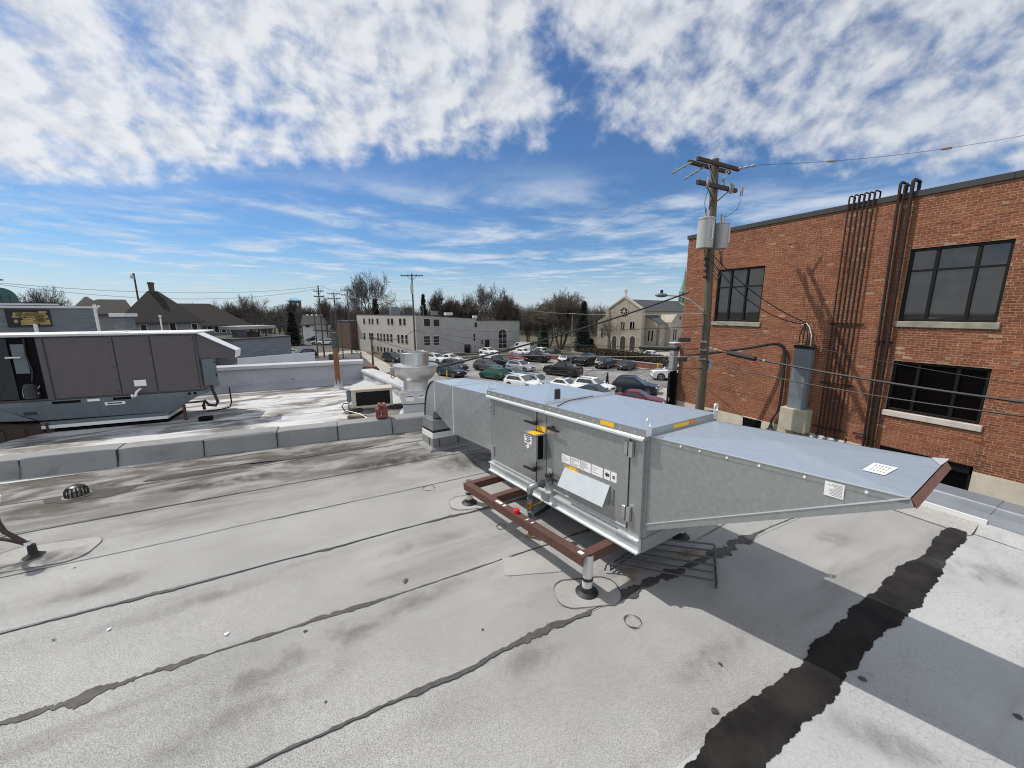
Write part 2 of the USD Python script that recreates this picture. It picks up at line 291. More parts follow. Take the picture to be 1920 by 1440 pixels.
def roof_mat(name, base, dark, streak=0.3, grain=0.46, stain=None, crack=0.0, pond=None, gscale=190.0):
    """granule or coated roofing: fine grain, soft patches and streaks along x, dirt; pond = (y from, y to, colour) where dirty water dries"""
    n = {'g': ('geometry', {}), 'p': ('principled_bsdf', {'roughness': 0.9, 'specular_ior_level': 0.25}),
         'n1': ('noise_texture', {'scale': gscale, 'detail': 1.0, 'roughness': 0.8}), 'r1': ('map_range', {'from_min': 0.36, 'from_max': 0.64, 'to_min': 1 - grain, 'to_max': 1 + grain, 'clamp': True}),
         'm2': ('mapping', {'mapping_type': 'point', 'scale': (0.22, 1.7, 1)}), 'n2': ('noise_texture', {'scale': 1.5, 'detail': 7.0, 'roughness': 0.6, 'distortion': 0.6}),
         'r2': ('map_range', {'range_type': 'smoothstep', 'from_min': 0.50, 'from_max': 0.78, 'to_min': 0.0, 'to_max': streak, 'clamp': True}),
         'n3': ('noise_texture', {'scale': 0.8, 'detail': 6.0, 'roughness': 0.55}), 'r3': ('map_range', {'from_min': 0.35, 'from_max': 0.65, 'to_min': 0.86, 'to_max': 1.10, 'clamp': True}),
         'mxA': ('mix_color', {'blend_type': 'mix', 'a': base, 'b': dark}),
         'mu': ('math', {'math_type': 'multiply'}), 'hs': ('hsv', {}), 'bp': ('bump', {'strength': 0.22, 'distance': 0.003})}
    n['m1'] = ('mapping', {'mapping_type': 'point', 'rotation': (0.5, 0.37, 0.2)})
    l = [('g.position', 'm1.vector'), ('m1.vector', 'n1.vector'), ('n1.fac', 'r1.value'), ('g.position', 'm2.vector'), ('m2.vector', 'n2.vector'), ('n2.fac', 'r2.value'), ('r2.result', 'mxA.fac'), ('g.position', 'n3.vector'), ('n3.fac', 'r3.value'),
         ('r1.result', 'mu.value1'), ('r3.result', 'mu.value2'), ('mu.value', 'hs.value'), ('hs.color', 'p.base_color'), ('n1.fac', 'bp.height'), ('bp.normal', 'p.normal')]
    cur = 'mxA.result'
    n['sp'] = ('noise_texture', {'scale': 5.5, 'detail': 5.0, 'roughness': 0.75}); n['spr'] = ('map_range', {'range_type': 'smoothstep', 'from_min': 0.68, 'from_max': 0.80, 'to_min': 0.0, 'to_max': 0.45, 'clamp': True})
    n['mxS'] = ('mix_color', {'blend_type': 'mix', 'b': tuple(c * 0.8 for c in dark)}); l += [('g.position', 'sp.vector'), ('sp.fac', 'spr.value'), ('spr.result', 'mxS.fac'), (cur, 'mxS.a')]; cur = 'mxS.result'
    if stain:
        n['st'] = ('noise_texture', {'scale': stain[0], 'detail': 9.0, 'roughness': 0.62, 'distortion': 0.8}); n['str'] = ('map_range', {'range_type': 'smoothstep', 'from_min': stain[1], 'from_max': stain[1] + stain[4], 'to_min': 0.0, 'to_max': stain[3], 'clamp': True})
        n['ms'] = ('mapping', {'mapping_type': 'point', 'scale': (0.6, 1.4, 1), 'location': (3.3, 1.2, 0)})
        n['mxT'] = ('mix_color', {'blend_type': 'mix', 'b': stain[2]}); l += [('g.position', 'ms.vector'), ('ms.vector', 'st.vector'), ('st.fac', 'str.value'), ('str.result', 'mxT.fac'), (cur, 'mxT.a')]; cur = 'mxT.result'
    if pond:
        n['sx'] = ('separate_xyz', {}); n['wb'] = ('math', {'math_type': 'multiply_add', 'value2': 1.6, 'value3': -0.8}); n['ya'] = ('math', {'math_type': 'add'})
        n['np'] = ('noise_texture', {'scale': 1.1, 'detail': 6.0, 'roughness': 0.6}); n['mp'] = ('mapping', {'mapping_type': 'point', 'scale': (0.45, 1.2, 1)})
        n['pr'] = ('map_range', {'range_type': 'smoothstep', 'from_min': pond[0], 'from_max': pond[1], 'to_min': 0.0, 'to_max': 1.0, 'clamp': True})
        n['np2'] = ('noise_texture', {'scale': 2.2, 'detail': 9.0, 'roughness': 0.66, 'distortion': 1.0}); n['pr2'] = ('map_range', {'range_type': 'smoothstep', 'from_min': 0.36, 'from_max': 0.60, 'to_min': 0.15, 'to_max': 0.95, 'clamp': True})
        n['pm'] = ('math', {'math_type': 'multiply'}); n['mxP'] = ('mix_color', {'blend_type': 'mix', 'b': pond[2]})
        l += [('g.position', 'sx.vector'), ('g.position', 'mp.vector'), ('mp.vector', 'np.vector'), ('np.fac', 'wb.value1'), ('sx.y', 'ya.value1'), ('wb.value', 'ya.value2'), ('ya.value', 'pr.value'), ('mp.vector', 'np2.vector'), ('np2.fac', 'pr2.value'),
              ('pr.result', 'pm.value1'), ('pr2.result', 'pm.value2'), ('pm.value', 'mxP.fac'), (cur, 'mxP.a')]; cur = 'mxP.result'
    if crack:
        n['v'] = ('voronoi_texture', {'feature': 'distance_to_edge', 'scale': 26.0}); n['nv'] = ('noise_texture', {'scale': 9.0, 'detail': 3.0}); n['mv'] = ('mix_vector', {'fac': 0.035})
        n['vr'] = ('map_range', {'from_min': 0.0, 'from_max': 0.055, 'to_min': crack, 'to_max': 0.0, 'clamp': True}); n['cm'] = ('noise_texture', {'scale': 1.2, 'detail': 4.0}); n['cr'] = ('map_range', {'range_type': 'smoothstep', 'from_min': 0.42, 'from_max': 0.6, 'clamp': True}); n['cmul'] = ('math', {'math_type': 'multiply'})
        n['mxC'] = ('mix_color', {'blend_type': 'mix', 'b': (0.09, 0.09, 0.095)})
        l += [('g.position', 'nv.vector'), ('g.position', 'mv.a'), ('nv.color', 'mv.b'), ('mv.result', 'v.vector'), ('v.distance', 'vr.value'), ('g.position', 'cm.vector'), ('cm.fac', 'cr.value'), ('vr.result', 'cmul.value1'), ('cr.result', 'cmul.value2'), ('cmul.value', 'mxC.fac'), (cur, 'mxC.a')]; cur = 'mxC.result'
    l.append((cur, 'hs.color'))
    usdkit.material(stage, f'{LOOKS}/{name}', n, l, surface='p.BSDF')
roof_mat('granule', (0.328, 0.325, 0.315), (0.15, 0.143, 0.135), streak=0.62, pond=(4.6, 6.7, (0.078, 0.068, 0.057)))
roof_mat('granule_patch', (0.36, 0.35, 0.335), (0.18, 0.17, 0.155), streak=0.2)
roof_mat('curb_granule', (0.245, 0.247, 0.243), (0.11, 0.11, 0.107), streak=0.5, grain=0.24, stain=(2.2, 0.56, (0.10, 0.098, 0.09), 0.6, 0.2))
roof_mat('silver_coat', (0.415, 0.418, 0.418), (0.25, 0.24, 0.225), streak=0.5, grain=0.10, crack=0.40, stain=(1.0, 0.56, (0.24, 0.23, 0.21), 0.6, 0.2))
roof_mat('white_coat', (0.54, 0.54, 0.54), (0.40, 0.38, 0.35), streak=0.4, grain=0.06, stain=(1.1, 0.44, (0.125, 0.11, 0.09), 0.88, 0.15))
roof_mat('white_flash', (0.47, 0.48, 0.49), (0.30, 0.30, 0.30), streak=0.4, grain=0.05)
roof_mat('flash_spots', (0.39, 0.40, 0.425), (0.19, 0.20, 0.22), streak=0.6, grain=0.10, stain=(17.0, 0.63, (0.03, 0.03, 0.035), 0.95, 0.05))

# ------------------------------------------------------------------ our roof (z = 0), x across towards the brick building, y along its wall
roof = thing('flat_roof', 'pale grey rolled flat roof with dark tarred seams in the foreground', 'roof', kind='structure')
ys = [1.0, 2.02, 2.93, 3.87, 4.78, 5.70, 6.62, 7.45]
for i in range(len(ys) - 1):
    zt = 0.004 * (i % 2)
    MB().box(-9.0, 6.16, ys[i], ys[i + 1] + 0.03, -0.05, zt).out(roof, 'roofing_sheet', 'granule')
MB().box(-9.0, 6.16, -4.0, 1.0, -0.05, 0.002).out(roof, 'coated_sheet', 'silver_coat')
deck = MB().box(-9.0, 6.5, -4.0, 7.45, -0.4, -0.06); deck.out(roof, 'deck', 'concrete')
rg = np.random.default_rng(5)
def ribbon(x0, x1, yfn, wmin, wmax, z, seed, step=0.012, gap=0.12):
    """an uneven line of roofing tar along x: a flat raised ribbon with ragged edges"""
    x = np.arange(x0, x1, step); p = np.stack([x * 1.6, np.full_like(x, seed * 7.3), np.zeros_like(x)], 1)
    big = meshkit.fbm(p, 3, seed); fine = meshkit.noise(p * [14, 1, 1], seed + 3); fine2 = meshkit.noise(p * [17, 1, 1], seed + 9)
    w = np.clip((big - 0.40) * 2.6, 0, 1) ** 1.4 * (wmax - wmin) + wmin
    w = np.where(meshkit.noise(p * 0.9, seed + 5) < gap, 0.001, w)
    y = yfn(x) + (meshkit.fbm(p * 0.8, 2, seed + 11) - 0.5) * 0.05
    rr = np.random.default_rng(seed + 40); jit = np.zeros((2, len(x)))
    for i in range(1, len(x)): jit[:, i] = 0.86 * jit[:, i - 1] + rr.normal(0, 0.13, 2)
    a = y - w * np.clip(0.35 + 0.3 * fine + jit[0], 0.05, 1.2); b = y + w * np.clip(0.35 + 0.3 * fine2 + jit[1], 0.05, 1.2); h = np.full_like(x, z + 0.005)
    v = np.concatenate([np.stack([x, a - 0.002, h - 0.006], 1), np.stack([x, a, h], 1), np.stack([x, b, h], 1), np.stack([x, b + 0.002, h - 0.006], 1)])
    n = len(x); k = np.arange(n - 1); f = np.vstack([np.stack([k + j * n, k + 1 + j * n, k + 1 + (j + 1) * n, k + (j + 1) * n], 1) for j in range(3)])
    return MB().add(v, f)
for i, (y0, sl, wn, wx) in enumerate([(2.02, 0.012, 0.012, 0.105), (2.93, 0.0, 0.011, 0.085), (3.87, 0.006, 0.008, 0.06), (4.78, 0.014, 0.005, 0.025), (5.70, 0.01, 0.003, 0.016), (6.62, 0.0, 0.003, 0.02)]):
    ribbon(-6.5 if i < 4 else -3.5, 6.1, lambda x, y0=y0, sl=sl: y0 - 0.01 + sl * (x - 0.5), wn, wx, 0.004, i + 1, gap=0.10 if i < 3 else 0.25).out(roof, 'tar_seam', 'tar_seam')
# the broad black tar strip between the grey sheets and the silver-coated part
xs = np.arange(-1.5, 6.2, 0.007); q = np.stack([xs * 2.2, xs * 0, xs * 0], 1)
def ragged(seed, amp, keep=0.9):
    r = np.random.default_rng(seed); o = np.zeros(len(xs))
    for i in range(1, len(xs)): o[i] = keep * o[i - 1] + r.normal(0, amp)
    return o
yl = 0.905 + 0.043 * xs + ragged(1, 0.0026, 0.93) + ragged(3, 0.0007, 0.995) + (meshkit.fbm(q * 0.7, 3, 31) - 0.5) * 0.14 + 0 + np.clip(meshkit.noise(q * 3.7 + 0.37, 77) - 0.90, 0, 1) * 0.7
yr = 0.655 + 0.060 * xs + ragged(2, 0.0030, 0.93) + ragged(4, 0.0008, 0.995) + (meshkit.fbm(q * 0.8, 3, 53) - 0.5) * 0.14 + 0 - np.clip(meshkit.noise(q * 4.3 + 0.61, 79) - 0.92, 0, 1) * 0.6
def strip_pts(u, v):
    k = u * (len(xs) - 1); y0, y1 = np.interp(k, np.arange(len(xs)), yr), np.interp(k, np.arange(len(xs)), yl); X = np.interp(k, np.arange(len(xs)), xs)
    Y = y0 + (y1 - y0) * v; e = np.minimum(v, 1 - v)
    return np.stack([X, Y, 0.006 + 0.010 * np.clip(e * 6, 0, 1) + (meshkit.fbm(np.stack([X * 26, Y * 26, X * 0], 1), 4, 4) - 0.5) * 0.007], 1)
W('tar_strip', MB().grid(strip_pts, len(xs), 24), 'tar', 'broad black tar strip with ragged edges crossing the roof to the corner', 'tar strip', smooth=True)
# patches round the frame posts, with tarred edges
def patch(cx, cy, a, b, rz, name='roof_patch', mat='granule_patch', tarw=0.012, r=0.16):
    r = min(r, 0.8 * min(a, b)); P = sbox(-a, -b, a, b).buffer(-r).buffer(r); c, s_ = math.cos(rz), math.sin(rz); ex, ey = np.array([c, s_, 0]), np.array([-s_, c, 0])
    pth = MB().ext(P, (cx, cy, 0.0045), ex, ey, 0.005).out(roof, name, mat)
    t = np.array(P.buffer(0.002).exterior.coords); s_ = np.linspace(0, 1, 160); d = np.r_[0, np.cumsum(np.linalg.norm(np.diff(t, axis=0), axis=1))]; d /= d[-1]
    X, Y = np.interp(s_, d, t[:, 0]), np.interp(s_, d, t[:, 1]); q = np.stack([X * 6 + cx, Y * 6, X * 0], 1); w = tarw * (0.2 + 1.6 * np.clip(meshkit.noise(q, 3) - 0.2, 0, 1))
    nrm = np.stack([X, Y], 1) / np.maximum(np.hypot(X, Y), 1e-6)[:, None]
    ip = np.stack([X, Y], 1) - nrm * w[:, None] * 0.5; op = np.stack([X, Y], 1) + nrm * w[:, None] * 0.5
    V = lambda p: np.array([cx, cy, 0.0135]) + p[:, :1] * ex + p[:, 1:] * ey
    k = np.arange(159); MB().add(np.vstack([V(ip), V(op)]), np.stack([k, k + 160, k + 161, k + 1], 1)).out(roof, 'tar_edge', 'tar_seam')
patch(1.86, 2.20, 0.27, 0.16, -0.35); patch(1.57, 4.08, 0.25, 0.17, -0.3)
patch(-2.45, 5.02, 0.40, 0.22, -0.15); patch(3.55, 2.55, 0.42, 0.25, 0.1)
MB().ext(sbox(-0.26, -0.13, 0.26, 0.13).buffer(-0.03).buffer(0.03), (1.63, 2.72, 0.0045), (0.93, -0.36, 0), (0.36, 0.93, 0), 0.007).out(roof, 'roof_patch', 'granule_patch')
for cx, cy, r in ((1.97, 1.80, 0.062), (1.22, 4.69, 0.075), (1.66, 3.42, 0.05)):
    t = np.linspace(0, 2 * math.pi, 41); w = 0.0035 + 0.002 * np.sin(t * 3 + cx)
    k = np.arange(40); A = np.stack([cx + (r - w) * np.cos(t), cy + (r - w) * np.sin(t), t * 0 + 0.009], 1); B = np.stack([cx + (r + w) * np.cos(t), cy + (r + w) * np.sin(t), t * 0 + 0.009], 1)
    MB().add(np.vstack([A, B]), np.stack([k, k + 41, k + 42, k + 1], 1)).out(roof, 'round_mark', 'tar_seam')
# little tar crumbs and scraps
def scrap(cx, cy, s, seed, mat, label, flat=0.25, name='scrap'):
    m = trimesh.creation.icosphere(1, s); v = np.array(m.vertices); v *= 0.55 + 0.9 * meshkit.noise(v / s * 1.3 + seed * 3.1, seed)[:, None]; v[:, 2] *= flat
    v += [cx, cy, 0.008 + s * flat * 0.4]; m.vertices = v
    W(name, MB().tm(m), mat, label, 'debris')
for k, (px, py, s, mat, lab) in enumerate([(760, 1090, 0.035, 'tar_seam', 'dark torn scrap of felt just above the second seam from the front'), (425, 1190, 0.022, 'white_label', 'small whitish crumb on the grey roof left of the middle seam'),
        (205, 1181, 0.02, 'white_label', 'small white flake lying far left on the grey roof'), (101, 1201, 0.016, 'tar_seam', 'small dark crumb near the left edge of the roof'),
        (140, 1066, 0.014, 'tar_seam', 'tiny black crumb near the brown pipe base at left'), (611, 1318, 0.012, 'tar_seam', 'tiny black crumb in the front middle of the roof'),
        (573, 1185, 0.02, 'tar_seam', 'dark smudge of tar beside the middle seam'), (1339, 1335, 0.03, 'tar_seam', 'twisted dark scrap left of the black tar strip'),
        (1617, 1275, 0.03, 'tar_seam', 'dark scrap on the silver coating right of the tar strip'), (1909, 1346, 0.028, 'tar_seam', 'dark flake on the silver coating at the right edge'),
        (1350, 1247, 0.018, 'tar_seam', 'dark speck on the pale roof below the hood shadow'), (1275, 975, 0.02, 'tar_seam', 'dark crumb under the intake hood'), (905, 1182, 0.016, 'tar_seam', 'dark speck between the two front seams')]):
    p = at(px, py, 0.0); scrap(p[0], p[1], s * 0.62, k + 1, mat, lab)

# long divider curb of separate cap sections between the two roofs
curb = thing('divider_curb', 'long low grey curb of felted sections between the two roof levels', 'curb', loc=(-9.0, 8.02, 0), rz=-4.1)
prof = [(-0.02, -0.03), (0.0, 0.0), (0.035, 0.12), (0.05, 0.235), (0.075, 0.262), (0.30, 0.275), (0.38, 0.262), (0.85, 0.03), (0.9, -0.03)]
edges = [0.0, 1.2, 2.2, 3.25, 4.32, 5.27, 6.30, 7.36, 8.38, 9.33, 10.28, 11.3, 12.3, 13.3, 14.3]
for i in range(len(edges) - 1):
    a, b = edges[i] + 0.006, edges[i + 1] - 0.006; dz, dy = rg.uniform(-0.008, 0.008), rg.uniform(-0.01, 0.01)
    xs_ = np.linspace(a, b, 10); V = []
    for x in xs_:
        e = 0.010 * math.exp(-min(x - a, b - x) / 0.04)
        V += [[x, y + dy + e * 0.8 + 0.008 * math.sin(x * 2.3 + y * 4), z + dz - e + (0.006 * math.sin(x * 1.7 + i) if z > 0.05 else 0)] for y, z in prof]
    m_ = len(prof); f = [[j * m_ + k, (j + 1) * m_ + k, (j + 1) * m_ + k + 1, j * m_ + k + 1] for j in range(9) for k in range(m_ - 1)]
    mb = MB().add(V, f)
    for j in (0, 9):
        c = len(mb.v[0]); mb.add(np.array(V[j * m_:(j + 1) * m_]), [[0, k, k + 1] for k in range(1, m_ - 1)])
    mb.out(curb, 'curb_section', 'curb_granule', smooth=35)
MB().box(0, 14.3, 0.08, 0.5, -0.02, 0.20).out(curb, 'core', 'tar_black')
for e in edges[1:-1]:
    MB().box(e - 0.008, e + 0.008, 0.045, 0.4, 0.0, 0.245).out(curb, 'tar_joint', 'tar_black')

# upper left roof beyond the curb, silver-white and dirty
far_roof = thing('far_roof', 'dirty silver-white coated roof beyond the low divider curb', 'roof', kind='structure')
MB().add([[-12, 7.6, -0.004], [2.2, 7.45, -0.004], [2.05, 9.2, -0.004], [1.5, 13.4, -0.004], [-12, 14.5, -0.004]], [[0, 1, 2], [0, 2, 3], [0, 3, 4]]).out(far_roof, 'coated_deck', 'white_coat')
for y0 in (8.7, 9.75, 10.8, 11.9, 12.9):
    ribbon(-9.0, 1.6, lambda x, y0=y0: y0 - 0.05 * x - 0.05, 0.002, 0.016, -0.004, int(y0 * 10), gap=0.4).out(far_roof, 'seam', 'tar_seam')

# parapets
def flashed(name, pts, h, th, label, mat, capmat, seed, cap_h=0.05, over=0.05, cant=0.25, dent=0.02):
    """a parapet with felt flashing and a metal cap along a line; its inner face lies on the line"""
    p, q = np.asarray(pts[0], float), np.asarray(pts[1], float); d = (q - p); Ln = np.linalg.norm(d); d /= Ln; nrm = np.array([-d[1], d[0]])
    t = thing(name, label, 'parapet')
    def face(u, v):
        x = u * Ln; y = -cant * np.clip(1 - v / 0.35, 0, 1) ** 1.6; z = v * h
        wob = (meshkit.fbm(np.stack([x * 1.9, z * 4, x * 0 + seed], 1), 4, seed) - 0.5) * dent * np.clip(v * 5, 0, 1) * np.clip((1 - v) * 8, 0, 1)
        xy = p + x[:, None] * d + (y + wob)[:, None] * nrm; return np.column_stack([xy, z])
    MB().grid(face, 90, 16).out(t, 'flashing', mat, smooth=True)
    A = lambda x, y, z: np.array([*(p + x * d + y * nrm), z])
    MB().obb(A(Ln / 2, th / 2 + 0.012, h / 2 - 3.0), [*(d * Ln / 2), 0], [*(nrm * (th / 2 - 0.012)), 0], [0, 0, h / 2 + 3.0]).out(t, 'wall', 'brick_plain')
    def cap(u, v):
        x = u * (Ln + 0.04) - 0.02; s_ = v * 4; y = np.interp(s_, [0, 1, 2, 3, 4], [-over, -over, th * 0.45, th + over, th + over]); z = np.interp(s_, [0, 1, 2, 3, 4], [h - 0.04, h + cap_h * 0.6, h + cap_h, h + cap_h * 0.7, h - 0.06])
        z = z + (meshkit.noise(np.stack([x * 3, v * 3, x * 0], 1), seed + 2) - 0.5) * 0.012
        return np.column_stack([p + x[:, None] * d + y[:, None] * nrm, z])
    MB().grid(cap, 60, 13).out(t, 'cap', capmat, smooth=30)
    return t
M('brick_plain', (0.20, 0.075, 0.05), 0.9, var=0.3, vscale=6, space='world')
flashed('far_parapet', [(-7.5, 13.95), (1.47, 13.25)], 0.66, 0.34, 'white capped parapet with spotted silver flashing at the far end of the roof', 'flash_spots', 'white_flash', 3, cap_h=0.09)
flashed('side_parapet', [(1.42, 13.15), (2.02, 9.25)], 0.42, 0.30, 'low parapet with wrinkled white flashing running behind the round exhaust fan', 'white_flash', 'white_flash', 9, cap_h=0.04, cant=0.4, dent=0.12)
t = thing('parapet_corner', 'exposed red brick corner where the two far parapets meet', 'masonry', loc=(1.62, 13.3, 0))
for k in range(8):
    MB().cbox(-0.14 + 0.11 * (k % 4), -0.05 + 0.11 * (k % 4), -0.13 + 0.14 * (k // 4), -0.01 + 0.14 * (k // 4), 0.44, 0.50, 0.006).out(t, 'brick', 'red_brick')
MB().box(-0.17, 0.33, -0.15, 0.17, -0.05, 0.437).out(t, 'base', 'brick_plain')

# parapet on the alley side with metal coping
def coping_x(y, z): return 6.14
al = thing('alley_parapet', 'low roof edge with grey metal coping and white lower flange above the alley', 'parapet')
for (ya, yb, zo) in ((-4.0, 0.98, 0.0), (0.95, 2.6, 0.006), (2.62, 4.6, 0.0), (4.62, 7.4, 0.006)):
    pr = [(6.135, 0.105), (6.13, 0.11), (6.16, 0.20), (6.34, 0.225), (6.345, 0.235), (6.60, 0.25), (6.61, 0.12)]
    V = [[x, y, z + zo] for y in (ya, yb) for x, z in pr]; m_ = len(pr)
    MB().add(V, [[k, k + 1, m_ + k + 1, m_ + k] for k in range(m_ - 1)]).out(al, 'coping', 'coping_metal', label='grey sheet metal coping length')
MB().cbox(6.118, 6.132, 0.95, 4.6, 0.055, 0.145, 0.003).out(al, 'flange', 'coping_white')
MB().box(6.17, 6.58, -4.0, 7.4, -0.5, 0.18).out(al, 'wall', 'brick_plain')
def upturn(u, v):
    y = -4.0 + 5.0 * u; x = 5.98 + 0.16 * v; z = 0.006 + 0.10 * v ** 1.5 + 0.004 * np.sin(y * 9)
    return np.stack([x, y, z], 1)
MB().grid(upturn, 60, 6).out(al, 'silver_flashing', 'silver_coat', smooth=True)
def upturn2(u, v):
    y = 1.0 + 6.35 * u; x = 5.90 + 0.24 * v; z = 0.009 + 0.09 * v ** 1.5
    return np.stack([x, y, z], 1)
MB().grid(upturn2, 60, 6).out(al, 'felt_upturn', 'granule_patch', smooth=True)
ribbon_ = MB()
for y0 in (1.9, 3.4):
    MB().beam((5.9, y0, 0.014), (6.11, y0 + 0.03, 0.085), 0.016, 0.006).out(al, 'tar_joint', 'tar_seam')
# storey below
W('building_wall', MB().box(-9.0, 6.575, -4.0, 7.43, GROUND, -0.405).box(-12, 1.7, 7.5, 13.4, GROUND, -0.03), 'brick_plain', 'plain brick outer walls under the flat roof', 'wall', kind='structure')

# soft stains worn into the felt: thin sheets that fade out through their own noise
def stain_mat(name, col, amount, nscale=5.0):
    n = {'tc': ('texture_coordinate', {}), 'ln': ('vector_math', {'math_type': 'length'}), 'fall': ('map_range', {'range_type': 'smoothstep', 'from_min': 0.15, 'from_max': 1.0, 'to_min': 1.0, 'to_max': 0.0, 'clamp': True}),
         'g': ('geometry', {}), 'nz': ('noise_texture', {'scale': nscale, 'detail': 8.0, 'roughness': 0.68, 'distortion': 0.5}), 'nr': ('map_range', {'range_type': 'smoothstep', 'from_min': 0.36, 'from_max': 0.68, 'to_min': 0.0, 'to_max': amount, 'clamp': True}),
         'gr': ('noise_texture', {'scale': 120.0, 'detail': 1.0}), 'gm': ('map_range', {'from_min': 0.36, 'from_max': 0.64, 'to_min': 0.6, 'to_max': 1.4, 'clamp': True}), 'hs': ('hsv', {'color': col}), 'mu': ('math', {'math_type': 'multiply'}), 'p': ('principled_bsdf', {'roughness': 0.9, 'specular_ior_level': 0.2})}
    usdkit.material(stage, f'{LOOKS}/{name}', n, [('tc.object', 'ln.vector1'), ('ln.value', 'fall.value'), ('g.position', 'nz.vector'), ('nz.fac', 'nr.value'), ('fall.result', 'mu.value1'), ('nr.result', 'mu.value2'), ('mu.value', 'p.alpha'), ('g.position', 'gr.vector'), ('gr.fac', 'gm.value'), ('gm.result', 'hs.value'), ('hs.color', 'p.base_color')], surface='p.BSDF')
stain_mat('stain_rust', (0.26, 0.145, 0.065), 0.8, 9.0); stain_mat('stain_dirt', (0.13, 0.121, 0.109), 0.42, 3.2); stain_mat('stain_soot', (0.055, 0.052, 0.048), 0.85, 4.5)
def stain(px, py, rx, ry, mat, rz=0.0, dz=0.0):
    c = at(px, py, 0.0); p_ = MB().add([[-1, -1, 0], [1, -1, 0], [1, 1, 0], [-1, 1, 0]], [[0, 1, 2, 3]]).out(roof, 'stain', mat); x = UsdGeom.Xformable(stage.GetPrimAtPath(p_))
    x.AddTranslateOp().Set(Gf.Vec3d(float(c[0]), float(c[1]), 0.0155 + dz)); x.AddRotateZOp().Set(float(rz)); x.AddScaleOp().Set(Gf.Vec3f(rx, ry, 1.0))
for k, a in enumerate([(1190, 1078, 0.22, 0.10, 'stain_rust', 20), (962, 958, 0.16, 0.08, 'stain_rust', 30), (1010, 1000, 0.14, 0.07, 'stain_rust', 0), (1290, 1040, 0.2, 0.1, 'stain_rust', 0), (905, 862, 1.0, 0.55, 'stain_soot', 0), (740, 868, 1.3, 0.30, 'stain_soot', -3), (420, 905, 1.2, 0.22, 'stain_soot', -3), (760, 1135, 1.1, 0.16, 'stain_dirt', 4), (560, 1235, 1.0, 0.16, 'stain_dirt', 6),
        (330, 1140, 0.9, 0.13, 'stain_dirt', 5), (150, 1110, 0.9, 0.2, 'stain_dirt', 2), (480, 1330, 0.8, 0.2, 'stain_dirt', 8), (820, 1010, 0.9, 0.16, 'stain_dirt', 3), (1000, 1230, 0.35, 0.18, 'stain_dirt', 10), (1330, 1240, 0.7, 0.14, 'stain_dirt', 3), (1650, 1390, 0.40, 0.16, 'stain_dirt', -60), (1830, 1075, 0.30, 0.5, 'stain_dirt', 30), (1560, 1010, 0.3, 0.2, 'stain_dirt', 0), (60, 1060, 0.6, 0.25, 'stain_soot', 0)]):
    stain(*a, dz=0.0004 * k)

# ------------------------------------------------------------------ make-up air unit: local x across (away from the camera side), y along, z up
UA, UW, UU, UP0 = np.array([-0.1227, 0.9918, -0.0354]), np.array([0.9923, 0.1221, -0.0210]), None, np.array([2.189, 1.988, 0.42])
UA /= np.linalg.norm(UA); UW -= UA * (UW @ UA); UW /= np.linalg.norm(UW); UU = np.cross(UW, UA)
def UL(x, y, z): return UP0 + UW * x + UA * y + UU * z
um = Gf.Matrix4d(1.0)
for i, ax in enumerate((UW, UA, UU, UP0)): um.SetRow(i, Gf.Vec4d(*map(float, ax), 1.0 if i == 3 else 0.0))
Wd, Ln, Ht = 0.972, 2.249, 0.986
u = thing('makeup_air_unit', 'new galvanised rooftop air unit with doors, duct and long tapered hood on rusty frame', 'air unit', mat=um)
MB().cbox(0, Wd, 0.0, Ln, 0.07, 0.985, 0.004).out(u, 'cabinet', 'galv')
pr = [(0.0, 0.085), (-0.034, 0.083), (-0.034, 0.072), (-0.030, 0.072), (-0.028, 0.079), (-0.004, 0.074), (-0.010, 0.045), (-0.012, 0.0), (-0.012, -0.014), (-0.034, -0.022), (-0.034, -0.034), (0.02, -0.034), (0.02, 0.085)]
for a, b in ((-0.004, 1.146), (1.158, Ln + 0.004)):
    MB().ext(Polygon(pr), (0, b, 0), (1, 0, 0), (0, 0, 1), b - a).out(u, 'base_rail', 'galv_bright')
MB().box(-0.030, 0.0, 1.10, 1.20, -0.015, 0.07).out(u, 'splice_plate', 'galv')
MB().box(0.02, Wd, 0.0, Ln, -0.034, 0.07).box(0.03, Wd, -0.01, 0.0, -0.034, 0.08).out(u, 'floor_pan', 'galv')
# roof: flange band with drip lip and two cross-broken panels
for a, b in ((-0.028, 1.149), (1.155, Ln + 0.028)):
    MB().box(-0.030, 0.004, a, b, 0.935, 0.996).out(u, 'roof_flange', 'galv')
    MB().ext(Polygon([(-0.030, 0.938), (-0.052, 0.928), (-0.054, 0.912), (-0.048, 0.910), (-0.046, 0.922), (-0.030, 0.930)]), (0, b, 0), (1, 0, 0), (0, 0, 1), b - a).out(u, 'drip_edge', 'galv_bright')
    m = (a + b) / 2; pk = (Wd / 2, m, 1.030); A, B, C_, D = (-0.03, a, 0.997), (Wd + 0.03, a, 0.997), (Wd + 0.03, b, 0.997), (-0.03, b, 0.997)
    MB().add([A, B, C_, D, pk], [[0, 1, 4], [1, 2, 4], [2, 3, 4], [3, 0, 4]]).out(u, 'roof_panel', 'galv_top_skylit')
MB().box(-0.032, Wd + 0.03, -0.030, 0.0, 0.915, 0.996).box(Wd, Wd + 0.031, -0.03, Ln + 0.03, 0.92, 0.9965).box(-0.03, Wd + 0.03, Ln, Ln + 0.029, 0.925, 0.996).out(u, 'end_flange', 'galv')
MB().box(-0.033, Wd + 0.033, 1.148, 1.156, 0.99, 1.034).out(u, 'roof_seam', 'galv_bright')
scr = MB()
for y in np.arange(0.06, Ln, 0.145): scr.cyl((-0.030, y, 0.965), (-0.036, y, 0.965), 0.006, 8)
